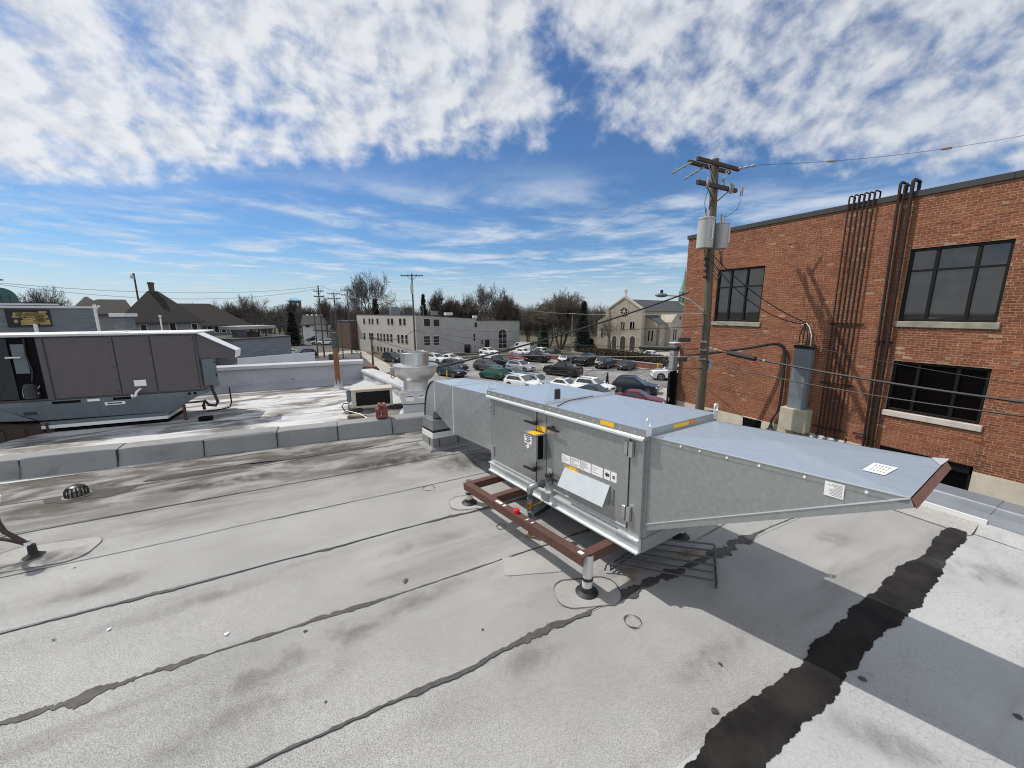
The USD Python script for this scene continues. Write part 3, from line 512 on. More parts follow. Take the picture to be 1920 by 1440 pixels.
for y in np.arange(0.05, Ln, 0.30): scr.cyl((-0.012, y, 0.03), (-0.016, y, 0.03), 0.006, 8)
scr.out(u, 'screws', 'galv_bright', kind='stuff')
def door(y0, y1, z0, z1):
    MB().box(-0.0015, 0, y0 - 0.005, y1 + 0.005, z0 - 0.004, z1 + 0.005).out(u, 'door_gap', 'dark_void')
    d = MB().cbox(-0.014, -0.0005, y0, y1, z0, z1, 0.003).out(u, 'door', 'galv')
    MB().box(-0.020, -0.014, y0 + 0.004, y1 - 0.004, z0 + 0.001, z0 + 0.009).out(d, 'drip_lip', 'galv_bright')
    return d
d1 = door(1.318, 2.178, 0.118, 0.902); d2 = door(0.124, 1.03, 0.140, 0.908)
def handle(d, y, z, s):
    h = MB().cbox(-0.052, -0.0145, y - 0.026, y + 0.026, z - 0.022, z + 0.022, 0.006)
    h.cyl((-0.055, y, z), (-0.02, y, z), 0.017, 12)
    h.tm(trimesh.convex.convex_hull(np.array([[-0.066, y - s * 0.035, z - 0.016], [-0.066, y - s * 0.035, z + 0.016], [-0.048, y - s * 0.035, z - 0.013], [-0.048, y - s * 0.035, z + 0.013], [-0.074, y + s * 0.145, z - 0.011], [-0.074, y + s * 0.145, z + 0.011], [-0.060, y + s * 0.145, z - 0.009], [-0.060, y + s * 0.145, z + 0.009]])))
    h.out(d, 'handle', 'black_plastic')
handle(d1, 1.298, 0.782, 1); handle(d1, 1.312, 0.275, 1); handle(d2, 1.045, 0.782, -1); handle(d2, 1.062, 0.283, -1)
def hinge(d, y, z, s):
    h = MB()
    for k in (-1, 1):
        h.cbox(-0.022, -0.014, y + k * 0.006, y + k * 0.042, z - 0.056, z + 0.056, 0.002)
        for q in (-0.035, 0.0, 0.035): h.cyl((-0.022, y + k * 0.026, z + q), (-0.0255, y + k * 0.026, z + q), 0.007, 8)
    h.out(d, 'hinge', 'alu_bright'); MB().cyl((-0.022, y, z - 0.058), (-0.022, y, z + 0.058), 0.008, 10).out(d, 'hinge_pin', 'dark_void')
hinge(d1, 2.178, 0.79, 1); hinge(d1, 2.178, 0.25, 1); hinge(d2, 0.124, 0.812, -1); hinge(d2, 0.124, 0.267, -1)
MB().box(-0.0025, 0, 1.154, 1.157, 0.09, 0.93).out(u, 'panel_joint', 'dark_void')
# disconnect box, labels
cb = MB().cbox(-0.125, -0.001, 1.178, 1.375, 0.405, 0.680, 0.005).box(-0.135, -0.004, 1.170, 1.383, 0.680, 0.690).out(u, 'disconnect_box', 'galv')
MB().box(-0.127, -0.125, 1.245, 1.365, 0.575, 0.668).out(cb, 'label', 'white_label')
tx = MB()
for k, z in enumerate((0.655, 0.635, 0.615, 0.597)): tx.box(-0.1285, -0.127, 1.26 + 0.01 * (k % 2), 1.35 - 0.015 * (k % 3), z - 0.005, z + 0.005)
tx.out(cb, 'print', 'ink')
MB().cyl((-0.125, 1.30, 0.545), (-0.133, 1.30, 0.545), 0.022, 18).out(cb, 'dial', 'white_label')
MB().box(-0.095, -0.03, 1.174, 1.178, 0.43, 0.675).out(cb, 'slot', 'dark_void')
MB().box(-0.055, -0.04, 1.325, 1.352, 0.372, 0.412).out(cb, 'tag', 'red_plastic')
MB().box(-0.004, -0.0005, 1.172, 1.315, 0.700, 0.752).box(-0.128, -0.02, 1.185, 1.32, 0.690, 0.693).out(u, 'warning_label', 'yellow_label')
def lab(y1, y0, z0, z1, rows, mat='white_label', x=-0.0148, seed=0):
    p = MB().box(x - 0.0008, x, y0, y1, z0, z1).out(u, 'label', mat); r = random.Random(seed); m = MB(); w = y1 - y0
    for k in range(rows):
        z = z1 - (k + 1) * (z1 - z0) / (rows + 1); m.box(x - 0.0014, x - 0.0008, y1 - w * r.uniform(0.35, 0.94), y1 - w * 0.07, z - 0.0022, z + 0.0022)
    if rows: m.out(p, 'print', 'grey_ink')
    return p
lab(0.906, 0.792, 0.474, 0.556, 4, seed=1); lab(0.784, 0.660, 0.476, 0.560, 6, seed=2); lab(0.652, 0.524, 0.474, 0.564, 7, seed=3); lab(0.515, 0.384, 0.476, 0.566, 3, seed=4); p5 = lab(0.370, 0.302, 0.480, 0.568, 0); p6 = lab(0.294, 0.234, 0.482, 0.568, 0)
MB().ext(Polygon([(0, 0), (0.024, 0.026), (0.024, 0.012), (0.050, 0.012), (0.050, -0.012), (0.024, -0.012), (0.024, -0.026)]), (-0.0157, 0.361, 0.524), (0, -1, 0), (0, 0, 1), 0.0008).out(p5, 'arrow', 'ink')
MB().ext(sbox(0, 0, 0.026, 0.026).difference(sbox(0.005, 0.008, 0.010, 0.018)).difference(sbox(0.015, 0.008, 0.021, 0.018)), (-0.0157, 0.277, 0.510), (0, -1, 0), (0, 0, 1), 0.0008).out(p6, 'mark', 'ink')
lab(1.142, 1.070, 0.262, 0.342, 6, x=-0.001, seed=7); lab(0.33, 0.22, 0.030, 0.070, 2, x=-0.0128, seed=8)
tm_ = meshkit.text_mesh('CAUTION', 0.030, 0.0008, bold=True); v = np.array(tm_.vertices); tm_.vertices = np.column_stack([-0.0148 - v[:, 2], 0.865 - v[:, 0], 0.437 + v[:, 1] - 0.09 * v[:, 0]])
MB().tm(tm_).out(u, 'caution_lettering', 'yellow_label'); MB().box(-0.0162, -0.0157, 0.70, 0.80, 0.430, 0.466).out(u, 'warning_label', 'yellow_label')
MB().box(-0.033, -0.030, 0.268, 0.415, 0.952, 0.990).out(u, 'warning_label', 'yellow_label')
MB().box(0.33, 0.55, -0.033, -0.030, 0.955, 0.985).out(u, 'warning_label', 'yellow_label'); MB().box(0.555, 0.66, -0.033, -0.030, 0.957, 0.990).out(u, 'warning_label', 'orange_label')
# hinged vent flap, its lower edge standing out
fl = MB().add([[-0.016, 0.858, 0.432], [-0.016, 0.300, 0.436], [-0.088, 0.312, 0.262], [-0.088, 0.880, 0.256], [-0.020, 0.858, 0.434], [-0.020, 0.300, 0.438], [-0.092, 0.312, 0.262], [-0.092, 0.880, 0.256]], [[4, 5, 6, 7], [3, 2, 1, 0], [7, 6, 2, 3], [4, 7, 3, 0], [6, 5, 1, 2], [5, 4, 0, 1]]).out(u, 'vent_flap', 'galv_bright')
MB().add([[-0.016, 0.296, 0.436], [-0.088, 0.306, 0.262], [-0.016, 0.306, 0.262], [-0.016, 0.299, 0.436], [-0.088, 0.309, 0.262], [-0.016, 0.309, 0.262]], [[0, 1, 2], [3, 5, 4]]).out(fl, 'side_cheek', 'galv')
MB().cyl((-0.022, 0.262, 0.425), (-0.030, 0.268, 0.270), 0.006, 6).out(u, 'stay_rod', 'steel_pipe')
# lifting lugs and roof cap
def lug(x, y, s):
    P = Polygon([(-0.032, 0.0), (0.032, 0.0), (0.032, 0.125), (0.022, 0.142), (-0.022, 0.142), (-0.032, 0.125)]).difference(Point(0, 0.095).buffer(0.019, 12))
    MB().ext(P, (x, y, 0.945), (1, 0, 0), (0, 0, 1), 0.008).out(u, 'lifting_lug', 'galv_bright')
lug(0.005, -0.030, 1); lug(Wd + 0.0, -0.030, 1); lug(0.03, Ln + 0.040, 1); lug(Wd - 0.02, Ln + 0.040, 1)
MB().lathe([(0.0, 1.128), (0.024, 1.128), (0.031, 1.120), (0.033, 1.002), (0.036, 0.995)], (0.19, 1.215, 0.0), 20).out(u, 'roof_cap', 'black_plastic', smooth=40)
MB().tube([(0.0, 1.0, 1.006), (0.25, 1.1, 1.018), (0.6, 1.1, 1.027)], 0.004, 6).out(u, 'roof_wire', 'dark_void')
# intake hood: a wedge with a level cross-broken top and a bottom that rises to the tip
hx0, hx1, hz = 0.045, 0.925, lambda y: 0.940 - 0.022 * y
tipy = -1.432
def side(x, s):
    m = MB(); P = [(0, 0.932), (0, 0.150), (tipy - 0.018, 0.930), (tipy, 0.970)]; cy, cz = -0.50, 0.62
    V = [[x, y, z] for y, z in P] + [[x - s * 0.006, cy, cz]]
    return m.add(V, [[k, (k + 1) % 4, 4] if s > 0 else [(k + 1) % 4, k, 4] for k in range(4)])
side(hx0, 1).out(u, 'hood_side', 'galv'); side(hx1, -1).out(u, 'hood_side', 'galv')
tp = [[hx0, 0, 0.936], [hx1, 0, 0.936], [hx1, tipy, 0.972], [hx0, tipy, 0.972], [(hx0 + hx1) / 2, -0.72, 0.990]]
MB().add(tp, [[1, 0, 4], [2, 1, 4], [3, 2, 4], [0, 3, 4]]).out(u, 'hood_top', 'galv_top_skylit')
MB().add([[hx0, 0, 0.15], [hx1, 0, 0.15], [hx1, tipy - 0.018, 0.93], [hx0, tipy - 0.018, 0.93]], [[0, 1, 2, 3]]).out(u, 'hood_bottom', 'galv')
sb = MB()
for x, s in ((hx0, -1), (hx1, 1)):
    n0 = 0.004 * s
    sb.add([[x + n0, 0, 0.937], [x + n0, tipy, 0.9725], [x + n0, tipy, 0.940], [x + n0, 0, 0.897]], [[0, 1, 2, 3]])
    sb.add([[x, 0, 0.9375], [x, tipy, 0.973], [x + n0, tipy, 0.973], [x + n0, 0, 0.9375]], [[0, 1, 2, 3]])
    sb.add([[x + n0, 0, 0.205], [x + n0, tipy, 0.975], [x + n0, tipy - 0.018, 0.930], [x + n0, 0, 0.150]], [[3, 2, 1, 0]])
sb.out(u, 'hood_seam', 'galv')
MB().beam((hx0 - 0.007, 0.0, 0.207), (hx0 - 0.007, tipy, 0.972), 0.005, 0.007).beam((hx0 - 0.007, 0, 0.938), (hx0 - 0.007, tipy, 0.974), 0.005, 0.006).out(u, 'hood_edge', 'galv_bright')
sc = MB()
for y in (-0.28, -0.42, -0.60, -0.79, -1.02, -1.28): sc.cyl((hx0 - 0.004, y, hz(y) - 0.022), (hx0 - 0.011, y, hz(y) - 0.022), 0.007, 8)
sc.out(u, 'hood_screws', 'white_label', kind='stuff')
MB().box(hx0 - 0.012, hx0 + 0.02, -0.022, 0.0, 0.10, 0.93).box(hx1 - 0.02, hx1 + 0.012, -0.022, 0.0, 0.10, 0.93).box(hx0 + 0.021, hx1 - 0.021, -0.014, 0.0, 0.945, 0.965).out(u, 'hood_flange', 'galv')
MB().add([[hx0 + 0.004, tipy - 0.004, 0.968], [hx1 + 0.01, tipy - 0.004, 0.968], [hx1 + 0.022, tipy - 0.026, 0.926], [hx0 + 0.012, tipy - 0.026, 0.926], [hx0 + 0.004, tipy - 0.001, 0.966], [hx1 + 0.01, tipy - 0.001, 0.966], [hx1 + 0.022, tipy - 0.022, 0.923], [hx0 + 0.012, tipy - 0.022, 0.923]], [[1, 0, 3, 2], [4, 5, 6, 7], [2, 3, 7, 6], [0, 4, 7, 3], [5, 1, 2, 6]]).out(u, 'hood_lip', 'rust_lip', label='rust brown lip across the mouth of the hood')
MB().add([[hx1 - 0.16, tipy, 0.976], [hx1 + 0.004, tipy + 0.06, 0.975], [hx1 + 0.012, tipy - 0.012, 0.986], [hx1 - 0.02, tipy - 0.012, 0.984]], [[0, 1, 2], [0, 2, 3]]).out(u, 'hood_corner', 'galv_bright')
MB().box(hx0 - 0.0062, hx0 - 0.0042, -1.195, -1.112, 0.872, 0.950).out(u, 'label', 'white_label')
pm = MB(); r_ = random.Random(3)
for k in range(9): pm.box(hx0 - 0.0070, hx0 - 0.0062, -1.188, -1.188 + 0.07 * r_.uniform(0.5, 1.0), 0.880 + k * 0.0075, 0.8825 + k * 0.0075)
pm.out(u, 'label_print', 'grey_ink')
ty = lambda y: 0.9365 - 0.0251 * y + 0.0155
def ontop(x, y, dz): return [x, y, 0.936 - 0.02514 * y + 0.0 + 0.036 * (1 - max(abs(x - 0.485) / 0.44, abs(y + 0.72) / 0.715)) + dz]
MB().add([ontop(0.295, -1.20, 0.004), ontop(0.50, -1.205, 0.004), ontop(0.505, -1.305, 0.004), ontop(0.292, -1.29, 0.004)], [[1, 0, 3, 2]]).out(u, 'label', 'white_label')
pm = MB()
for k, (x0, x1) in enumerate(((0.33, 0.36), (0.385, 0.41), (0.43, 0.475))):
    for j in range(5):
        y = -1.22 - j * 0.014; pm.add([ontop(x0, y, 0.0046), ontop(x1, y, 0.0046), ontop(x1, y - 0.005, 0.0046), ontop(x0, y - 0.005, 0.0046)], [[1, 0, 3, 2]])
pm.out(u, 'label_print', 'grey_ink')
# supply duct on the far end: two cross-broken sections and a round-backed elbow
def duct(secs, name):
    (ya, xa0, xa1, za0, za1), (yb, xb0, xb1, zb0, zb1) = secs
    for kind in ('near', 'far', 'top', 'under'):
        if kind == 'near': P = [(xa0, ya, za0), (xa0, ya, za1), (xb0, yb, zb1), (xb0, yb, zb0)]; o = (-0.05, 0, 0)
        if kind == 'far': P = [(xb1, yb, zb0), (xb1, yb, zb1), (xa1, ya, za1), (xa1, ya, za0)]; o = (0.014, 0, 0)
        if kind == 'top': P = [(xa0, ya, za1), (xa1, ya, za1), (xb1, yb, zb1), (xb0, yb, zb1)]; o = (0, 0, 0.05)
        if kind == 'under': P = [(xb0, yb, zb0), (xb1, yb, zb0), (xa1, ya, za0), (xa0, ya, za0)]; o = (0, 0, -0.014)
        c = np.mean(P, 0) + o
        MB().add(list(P) + [c], [[k, (k + 1) % 4, 4] for k in range(4)]).out(u, name, 'galv_top_skylit' if kind == 'top' else 'galv_spangle')
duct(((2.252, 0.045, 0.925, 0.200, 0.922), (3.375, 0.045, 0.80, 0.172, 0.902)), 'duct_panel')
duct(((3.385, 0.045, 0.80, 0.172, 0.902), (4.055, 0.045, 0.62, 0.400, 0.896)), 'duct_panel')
for y, z0, z1, x1 in ((3.38, 0.160, 0.915, 0.815), (4.058, 0.390, 0.908, 0.632), (2.262, 0.19, 0.935, 0.935)):
    MB().box(0.033, x1, y - 0.012, y + 0.012, z1 - 0.012, z1).box(0.033, x1, y - 0.012, y + 0.012, z0, z0 + 0.012).box(0.033, 0.045, y - 0.012, y + 0.012, z0, z1).box(x1 - 0.012, x1, y - 0.012, y + 0.012, z0, z1).out(u, 'duct_flange', 'galv_bright')
th = np.linspace(0, math.pi / 2, 15); oy, oz = 4.07 + 0.445 * np.sin(th), 0.245 + 0.648 * np.cos(th); iy, iz = 4.07 + 0.11 * np.sin(th), 0.245 + 0.155 * np.cos(th)
E_ = [[x, oy[k], oz[k]] for x in (0.045, 0.62) for k in range(15)]
MB().add(E_, [[k, k + 15, k + 16, k + 1] for k in range(14)]).out(u, 'elbow_back', 'galv_spangle', smooth=True)
for x, s in ((0.045, 1), (0.62, -1)):
    V = [[x, oy[k], oz[k]] for k in range(15)] + [[x, iy[k], iz[k]] for k in range(15)]
    MB().add(V, [[k, k + 1, k + 16, k + 15] if s > 0 else [k + 15, k + 16, k + 1, k] for k in range(14)]).out(u, 'elbow_cheek', 'galv_spangle')
MB().add([[x, iy[k], iz[k]] for x in (0.045, 0.62) for k in range(15)], [[k, k + 1, k + 16, k + 15] for k in range(14)]).out(u, 'elbow_throat', 'galv_spangle', smooth=True)
eb = MB()
for k in range(14): eb.beam((0.040, oy[k], oz[k]), (0.040, oy[k + 1], oz[k + 1]), 0.014, 0.016)
eb.out(u, 'elbow_seam', 'dark_void')
# roof curb under the elbow
dc = thing('duct_curb', 'felted roof curb with white and black bands under the duct elbow', 'duct curb', mat=um)
g0 = -0.275
MB().box(0.0, 0.65, 4.09, 4.52, 0.06, 0.235).out(dc, 'riser', 'galv_spangle')
MB().box(-0.008, 0.658, 4.082, 4.528, 0.030, 0.065).out(dc, 'mastic_band', 'tar_black')
MB().cbox(-0.014, 0.664, 4.076, 4.534, -0.075, 0.028, 0.004).out(dc, 'white_band', 'coping_white')
V = []
for k, (e, z) in enumerate(((0.10, g0 - 0.03), (0.07, g0 + 0.03), (0.012, g0 + 0.07), (0.010, -0.07))):
    V += [[-0.005 - e, 4.085 - e, z], [0.655 + e, 4.085 - e, z], [0.655 + e, 4.525 + e, z], [-0.005 - e, 4.525 + e, z]]
MB().add(V, [[4 * r + k, 4 * r + (k + 1) % 4, 4 * r + 4 + (k + 1) % 4, 4 * r + 4 + k] for r in range(3) for k in range(4)]).out(dc, 'flashing', 'curb_granule')
for x, y in ((0.10, 4.07), (0.45, 4.07), (-0.02, 4.2)): MB().box(x - 0.006, x + 0.006, y - 0.012, y + 0.006, g0 + 0.03, -0.08).out(dc, 'lap_joint', 'tar_seam')

# rusty support frame and its posts
fr = thing('support_frame', 'rust brown angle-iron frame on short white posts carrying the air unit', 'steel frame')
FZ = lambda p: UP0[2] - 0.042 + (p[1] - UP0[1]) * (-0.0357)
def rail(p, q, name='rail'):
    p, q = np.array([*p, 0.0]), np.array([*q, 0.0]); p[2], q[2] = FZ(p), FZ(q)
    mb = MB().beam(p - [0, 0, 0.005], q - [0, 0, 0.005], 0.078, 0.008); s_ = np.cross(q - p, UP); s_ /= np.linalg.norm(s_)
    for s in ((-1) if name == 'rail' else 1,): mb.beam(p + s_ * 0.036 * s - [0, 0, 0.044], q + s_ * 0.036 * s - [0, 0, 0.044], 0.008, 0.078)
    mb.beam(p - s_ * 0.036 * (-1 if name == 'rail' else 1) - [0, 0, 0.044], q - s_ * 0.036 * (-1 if name == 'rail' else 1) - [0, 0, 0.044], 0.008, 0.078)
    mb.out(fr, 'rail', 'rust_steel')
c1, c2 = np.array([1.815, 2.175]), np.array([1.505, 4.03]); wx = np.array([0.9923, 0.1221]) * 1.42
rail(c2, c1); rail(c2 + wx, c1 + wx)
for k in (0.02, 0.27, 0.98):
    a = c2 + (c1 - c2) * k; rail(a + wx * 0.03, a + wx * 0.97, 'cross')
for p in (c1 + (0.045, 0.03), c2 + (0.05, 0.045), c1 + wx + (0, 0.05), c2 + wx + (0, 0.0)):
    zt = FZ(p) - 0.01; pst = MB().lathe([(0.042, 0.0), (0.042, zt)], (*p, 0), 18).out(fr, 'post', 'white_post', smooth=40)
    MB().lathe([(0.10, 0.005), (0.088, 0.018), (0.056, 0.030), (0.050, 0.062), (0.044, 0.066)], (*p, 0), 20).out(pst, 'tar_collar', 'tar_black', smooth=40)
    MB().lathe([(0.0435, 0.125), (0.047, 0.128), (0.047, 0.150), (0.0435, 0.154)], (*p, 0), 18).out(pst, 'tar_band', 'tar_black')
pnt = MB()
for k, ln in ((0.33, 0.10), (0.40, 0.03), (0.955, 0.05), (0.60, 0.012), (0.64, 0.014)):
    a = c2 + (c1 - c2) * k; b = c2 + (c1 - c2) * (k + ln / 1.88); pnt.beam([*a, FZ(a) + 0.0002], [*b, FZ(b) + 0.0002], 0.035, 0.002)
pnt.out(fr, 'paint_marks', 'white_label')

# gas pipe
gp = thing('gas_pipe', 'dark gas pipe with brass valves feeding the air unit from below', 'gas pipe')
gx, gy = 1.842, 3.118; top = np.array([gx + 0.012, gy - 0.015, 0.562]); inn = UL(0.0, 1.085, 0.205)
d_ = inn - top; dl = np.linalg.norm(d_); d_ /= dl
def rings(p, q, prof, name, mat):
    """a turned fitting along p-q; prof = (fraction, radius)"""
    p, q = np.asarray(p, float), np.asarray(q, float); MB().tube([p + (q - p) * t for t, _ in prof], [r for _, r in prof], 14).out(gp, name, mat, smooth=30)
rings((gx, gy, 0.075), (gx, gy, 0.50), [(0, 0.022), (0.12, 0.022), (0.121, 0.030), (0.2, 0.030), (0.201, 0.022), (0.55, 0.022), (0.551, 0.030), (0.6, 0.030), (0.601, 0.022), (1, 0.022)], 'riser', 'dark_pipe')
MB().tube([(gx, gy, 0.49), (gx, gy, 0.525), (gx + 0.004, gy - 0.002, 0.55), top + d_ * 0.02, top + d_ * 0.055], [0.034, 0.034, 0.033, 0.034, 0.034], 14).out(gp, 'elbow', 'steel_pipe', smooth=40)
rings(top + d_ * 0.04, inn, [(0, 0.022), (0.28, 0.022), (0.281, 0.032), (0.40, 0.034), (0.401, 0.044), (0.50, 0.044), (0.501, 0.034), (0.60, 0.034), (0.601, 0.022), (0.72, 0.022), (0.721, 0.033), (1, 0.033)], 'union', 'dark_pipe')
rings(inn - d_ * 0.075, inn, [(0, 0.034), (1, 0.034)], 'coupling', 'steel_pipe')
rings((gx, gy, 0.315), (gx, gy, 0.405), [(0, 0.026), (0.15, 0.030), (0.5, 0.036), (0.85, 0.030), (1, 0.026)], 'valve', 'brass')
MB().beam((gx + 0.02, gy - 0.03, 0.36), (gx + 0.12, gy - 0.05, 0.395), 0.012, 0.006).tube([(gx, gy, 0.36), (gx + 0.03, gy - 0.03, 0.36)], 0.012, 8).out(gp, 'valve_lever', 'brass')
rings((gx, gy, 0.405), (gx, gy, 0.435), [(0, 0.031), (1, 0.031)], 'collar', 'steel_pipe')
rings((gx, gy, 0.285), (gx, gy, 0.312), [(0, 0.031), (1, 0.031)], 'collar', 'steel_pipe')
MB().tube([(gx, gy, 0.08), (gx, gy, 0.02)], [0.018, 0.014], 10).tube([(gx - 0.055, gy + 0.01, 0.022), (gx + 0.055, gy - 0.02, 0.026)], 0.013, 8).out(gp, 'drain_cock', 'brass')
MB().tube([(gx + 0.02, gy - 0.02, 0.105), (gx + 0.075, gy - 0.05, 0.11)], [0.024, 0.028], 12).out(gp, 'gauge', 'alu_bright')
a = c2 + (c1 - c2) * 0.515
MB().lathe([(0.0, FZ(a) + 0.042), (0.022, FZ(a) + 0.042), (0.030, FZ(a) + 0.034), (0.030, FZ(a) + 0.001)], (*a, 0), 20).out(fr, 'red_cap', 'red_plastic', smooth=40)

# wire rack lying behind the near post
rk = thing('wire_rack', 'dark wire rack lying on the roof under the intake hood', 'rack')
A, B, C_, D = np.array([2.20, 2.30, 0.03]), np.array([2.83, 1.72, 0.025]), np.array([3.27, 2.05, 0.035]), np.array([2.82, 2.42, 0.03])
for k in range(6):
    t_ = k / 5; p, q = A + (D - A) * t_, B + (C_ - B) * t_
    MB().tube([p + [0, 0, 0.055], p + (q - p) * 0.02 + [0, 0, 0.066], q - (q - p) * 0.02 + [0, 0, 0.066], q + [0, 0, 0.05]], 0.0085, 7).out(rk, 'bar', 'rack_metal')
for p, q in ((A, D), (B, C_)):
    MB().tube([p + [0, 0, 0.055], q + [0, 0, 0.055]], 0.010, 7).out(rk, 'end_bar', 'rack_metal'); MB().tube([p + [0, 0, 0.058], p, q, q + [0, 0, 0.058]], 0.008, 7).out(rk, 'foot_loop', 'rack_metal')
MB().tube([A + [0.0, -0.0, 0.06], A + [-0.03, 0.02, 0.055], A + [-0.05, 0.02, 0.0]], 0.007, 6).out(rk, 'hook', 'rack_metal')
W('roof_strap', MB().beam(at(1003, 967, 0.03), at(1034, 947, 0.10), 0.05, 0.012), 'black_rubber', 'dark bar slanting below the middle of the air unit', 'strap')  # slim dark bar rising slantwise from the deck

# ------------------------------------------------------------------ other things on the roofs
# large old rooftop unit at the left: local x along its face, y away from us, z up
ru = thing('rooftop_unit', 'large old mauve-brown rooftop unit with open dark end and sloped rain hood', 'rooftop unit', loc=(-2.85, 10.3, 0), rz=-4.3)
MB().cbox(-4.2, 0.74, 0.005, 1.15, 0.62, 1.84, 0.01).out(ru, 'cabinet', 'rtu_paint')
for a, b in ((-1.53, -0.575), (-0.565, -0.008), (0.002, 0.70)):
    MB().cbox(a + 0.004, b - 0.004, -0.016, 0.004, 0.655, 1.80, 0.004).out(ru, 'side_panel', 'rtu_paint')
MB().cbox(-1.645, -1.56, -0.012, 0.004, 0.63, 1.80, 0.005).out(ru, 'corner_post', 'rtu_paint')
MB().box(-4.2, 0.78, -0.03, 1.18, 1.841, 1.868).out(ru, 'roof_sheet', 'rtu_top')
MB().cbox(-4.2, -0.30, -0.035, -0.028, 1.83, 1.872, 0.002).out(ru, 'roof_edge', 'alu_bright')
MB().box(-1.2, -0.6, 0.3, 1.0, 1.869, 1.88).out(ru, 'roof_edge', 'rtu_top')
# the open condenser bay
MB().box(-4.19, -1.66, -0.006, 0.004, 0.66, 1.815).out(ru, 'open_bay', 'dark_void')
MB().box(-4.19, -2.02, -0.020, -0.007, 0.68, 1.80).out(ru, 'condenser_coil', 'coil')
cf = MB()
for z in np.arange(0.69, 1.80, 0.018): cf.box(-4.19, -2.02, -0.024, -0.020, z, z + 0.004)
cf.out(ru, 'coil_fins', 'rtu_base', kind='stuff')
comp = MB().lathe([(0.0, 0.98), (0.07, 0.97), (0.10, 0.93), (0.105, 0.72), (0.12, 0.70)], (-1.83, -0.04, 0), 18).out(ru, 'compressor', 'black_plastic', smooth=40)
MB().tube([(-1.94, -0.05, 0.72), (-1.93, -0.05, 0.88), (-1.85, -0.06, 0.90), (-1.74, -0.05, 0.86), (-1.70, -0.05, 0.92)], 0.011, 6).tube([(-1.92, -0.05, 0.70), (-1.92, -0.06, 0.78), (-1.72, -0.06, 0.78)], 0.02, 6).out(ru, 'copper_line', 'alu')
MB().tube([(-1.78, -0.03, 1.8), (-1.80, -0.03, 1.5), (-1.76, -0.03, 1.2), (-1.80, -0.03, 1.0)], 0.012, 6).out(ru, 'wire', 'black_plastic')
MB().box(-1.98, -1.80, -0.022, -0.008, 1.16, 1.70).out(ru, 'control_panel', 'rtu_base'); MB().cyl((-2.06, -0.04, 1.46), (-1.86, -0.04, 1.46), 0.022, 10).out(ru, 'valve', 'alu')
MB().box(-4.22, 0.76, -0.022, 1.16, 0.535, 0.62).out(ru, 'base_rail', 'rtu_base')
for x0, x1 in ((-1.60, -1.2), (-0.72, -0.45)): MB().box(x0, x1, -0.026, -0.022, 0.55, 0.60).out(ru, 'fork_pocket', 'dark_void')
for x in (0.50, 0.60): MB().cyl((x, -0.022, 0.58), (x, -0.03, 0.58), 0.027, 16).out(ru, 'knockout', 'dark_void')
# transition curb below, tapering down to the roof
V = [[-2.35, -0.02, 0.535], [0.70, -0.02, 0.535], [0.70, 1.1, 0.535], [-2.35, 1.1, 0.535], [-1.86, 0.03, 0.24], [0.10, 0.03, 0.21], [0.10, 1.0, 0.21], [-1.86, 1.0, 0.24]]
MB().add(V, [[0, 4, 5, 1], [1, 5, 6, 2], [2, 6, 7, 3], [3, 7, 4, 0], [4, 7, 6, 5]]).out(ru, 'adapter_curb', 'rtu_base')
V2 = [[-4.3, -0.02, 0.535], [-2.36, -0.02, 0.535], [-1.9, 0.03, 0.25], [-2.6, 0.03, 0.30], [-4.3, 0.03, 0.42]]
MB().ext(Polygon([(a[0], a[2]) for a in V2]), (0, 1.0, 0), (1, 0, 0), (0, 0, 1), 1.0).out(ru, 'adapter_curb', 'rtu_base')
MB().box(-1.84, 0.09, 0.0, 0.98, 0.145, 0.208).out(ru, 'curb_flange', 'rtu_base'); MB().cbox(-1.83, 0.08, -0.02, 0.98, 0.075, 0.14, 0.004).out(ru, 'curb_cap', 'coping_white'); MB().box(-1.80, 0.06, 0.02, 0.95, -0.02, 0.072).out(ru, 'roof_curb', 'dark_void')
MB().box(-2.02, -1.86, -0.012, 0.02, 0.375, 0.425).out(ru, 'nameplate', 'black_plastic')
MB().box(-0.36, -0.17, -0.020, -0.0165, 0.80, 0.925).out(ru, 'label', 'white_label')
MB().box(-1.10, -0.92, -0.027, -0.022, 0.555, 0.60).out(ru, 'label', 'white_label'); lb = MB().box(-0.86, -0.55, -0.022, -0.012, 0.455, 0.515).out(ru, 'label', 'white_label'); MB().box(-0.82, -0.6, -0.024, -0.0222, 0.475, 0.50).out(lb, 'print', 'ink')
MB().tube([(-0.275, -0.02, 0.74), (-0.275, -0.10, 0.735), (-0.30, -0.14, 0.70), (-0.33, -0.14, 0.62), (-0.37, -0.14, 0.61), (-0.38, -0.14, 0.66)], 0.024, 10).out(ru, 'drain_trap', 'white_pvc', smooth=50)
bo = MB()
for x in (-1.545, -0.62, -0.03, 0.66):
    for z in (0.72, 0.95, 1.2, 1.45, 1.7): bo.cyl((x, -0.016, z), (x, -0.023, z), 0.011, 8)
bo.out(ru, 'bolts', 'ink', kind='stuff')
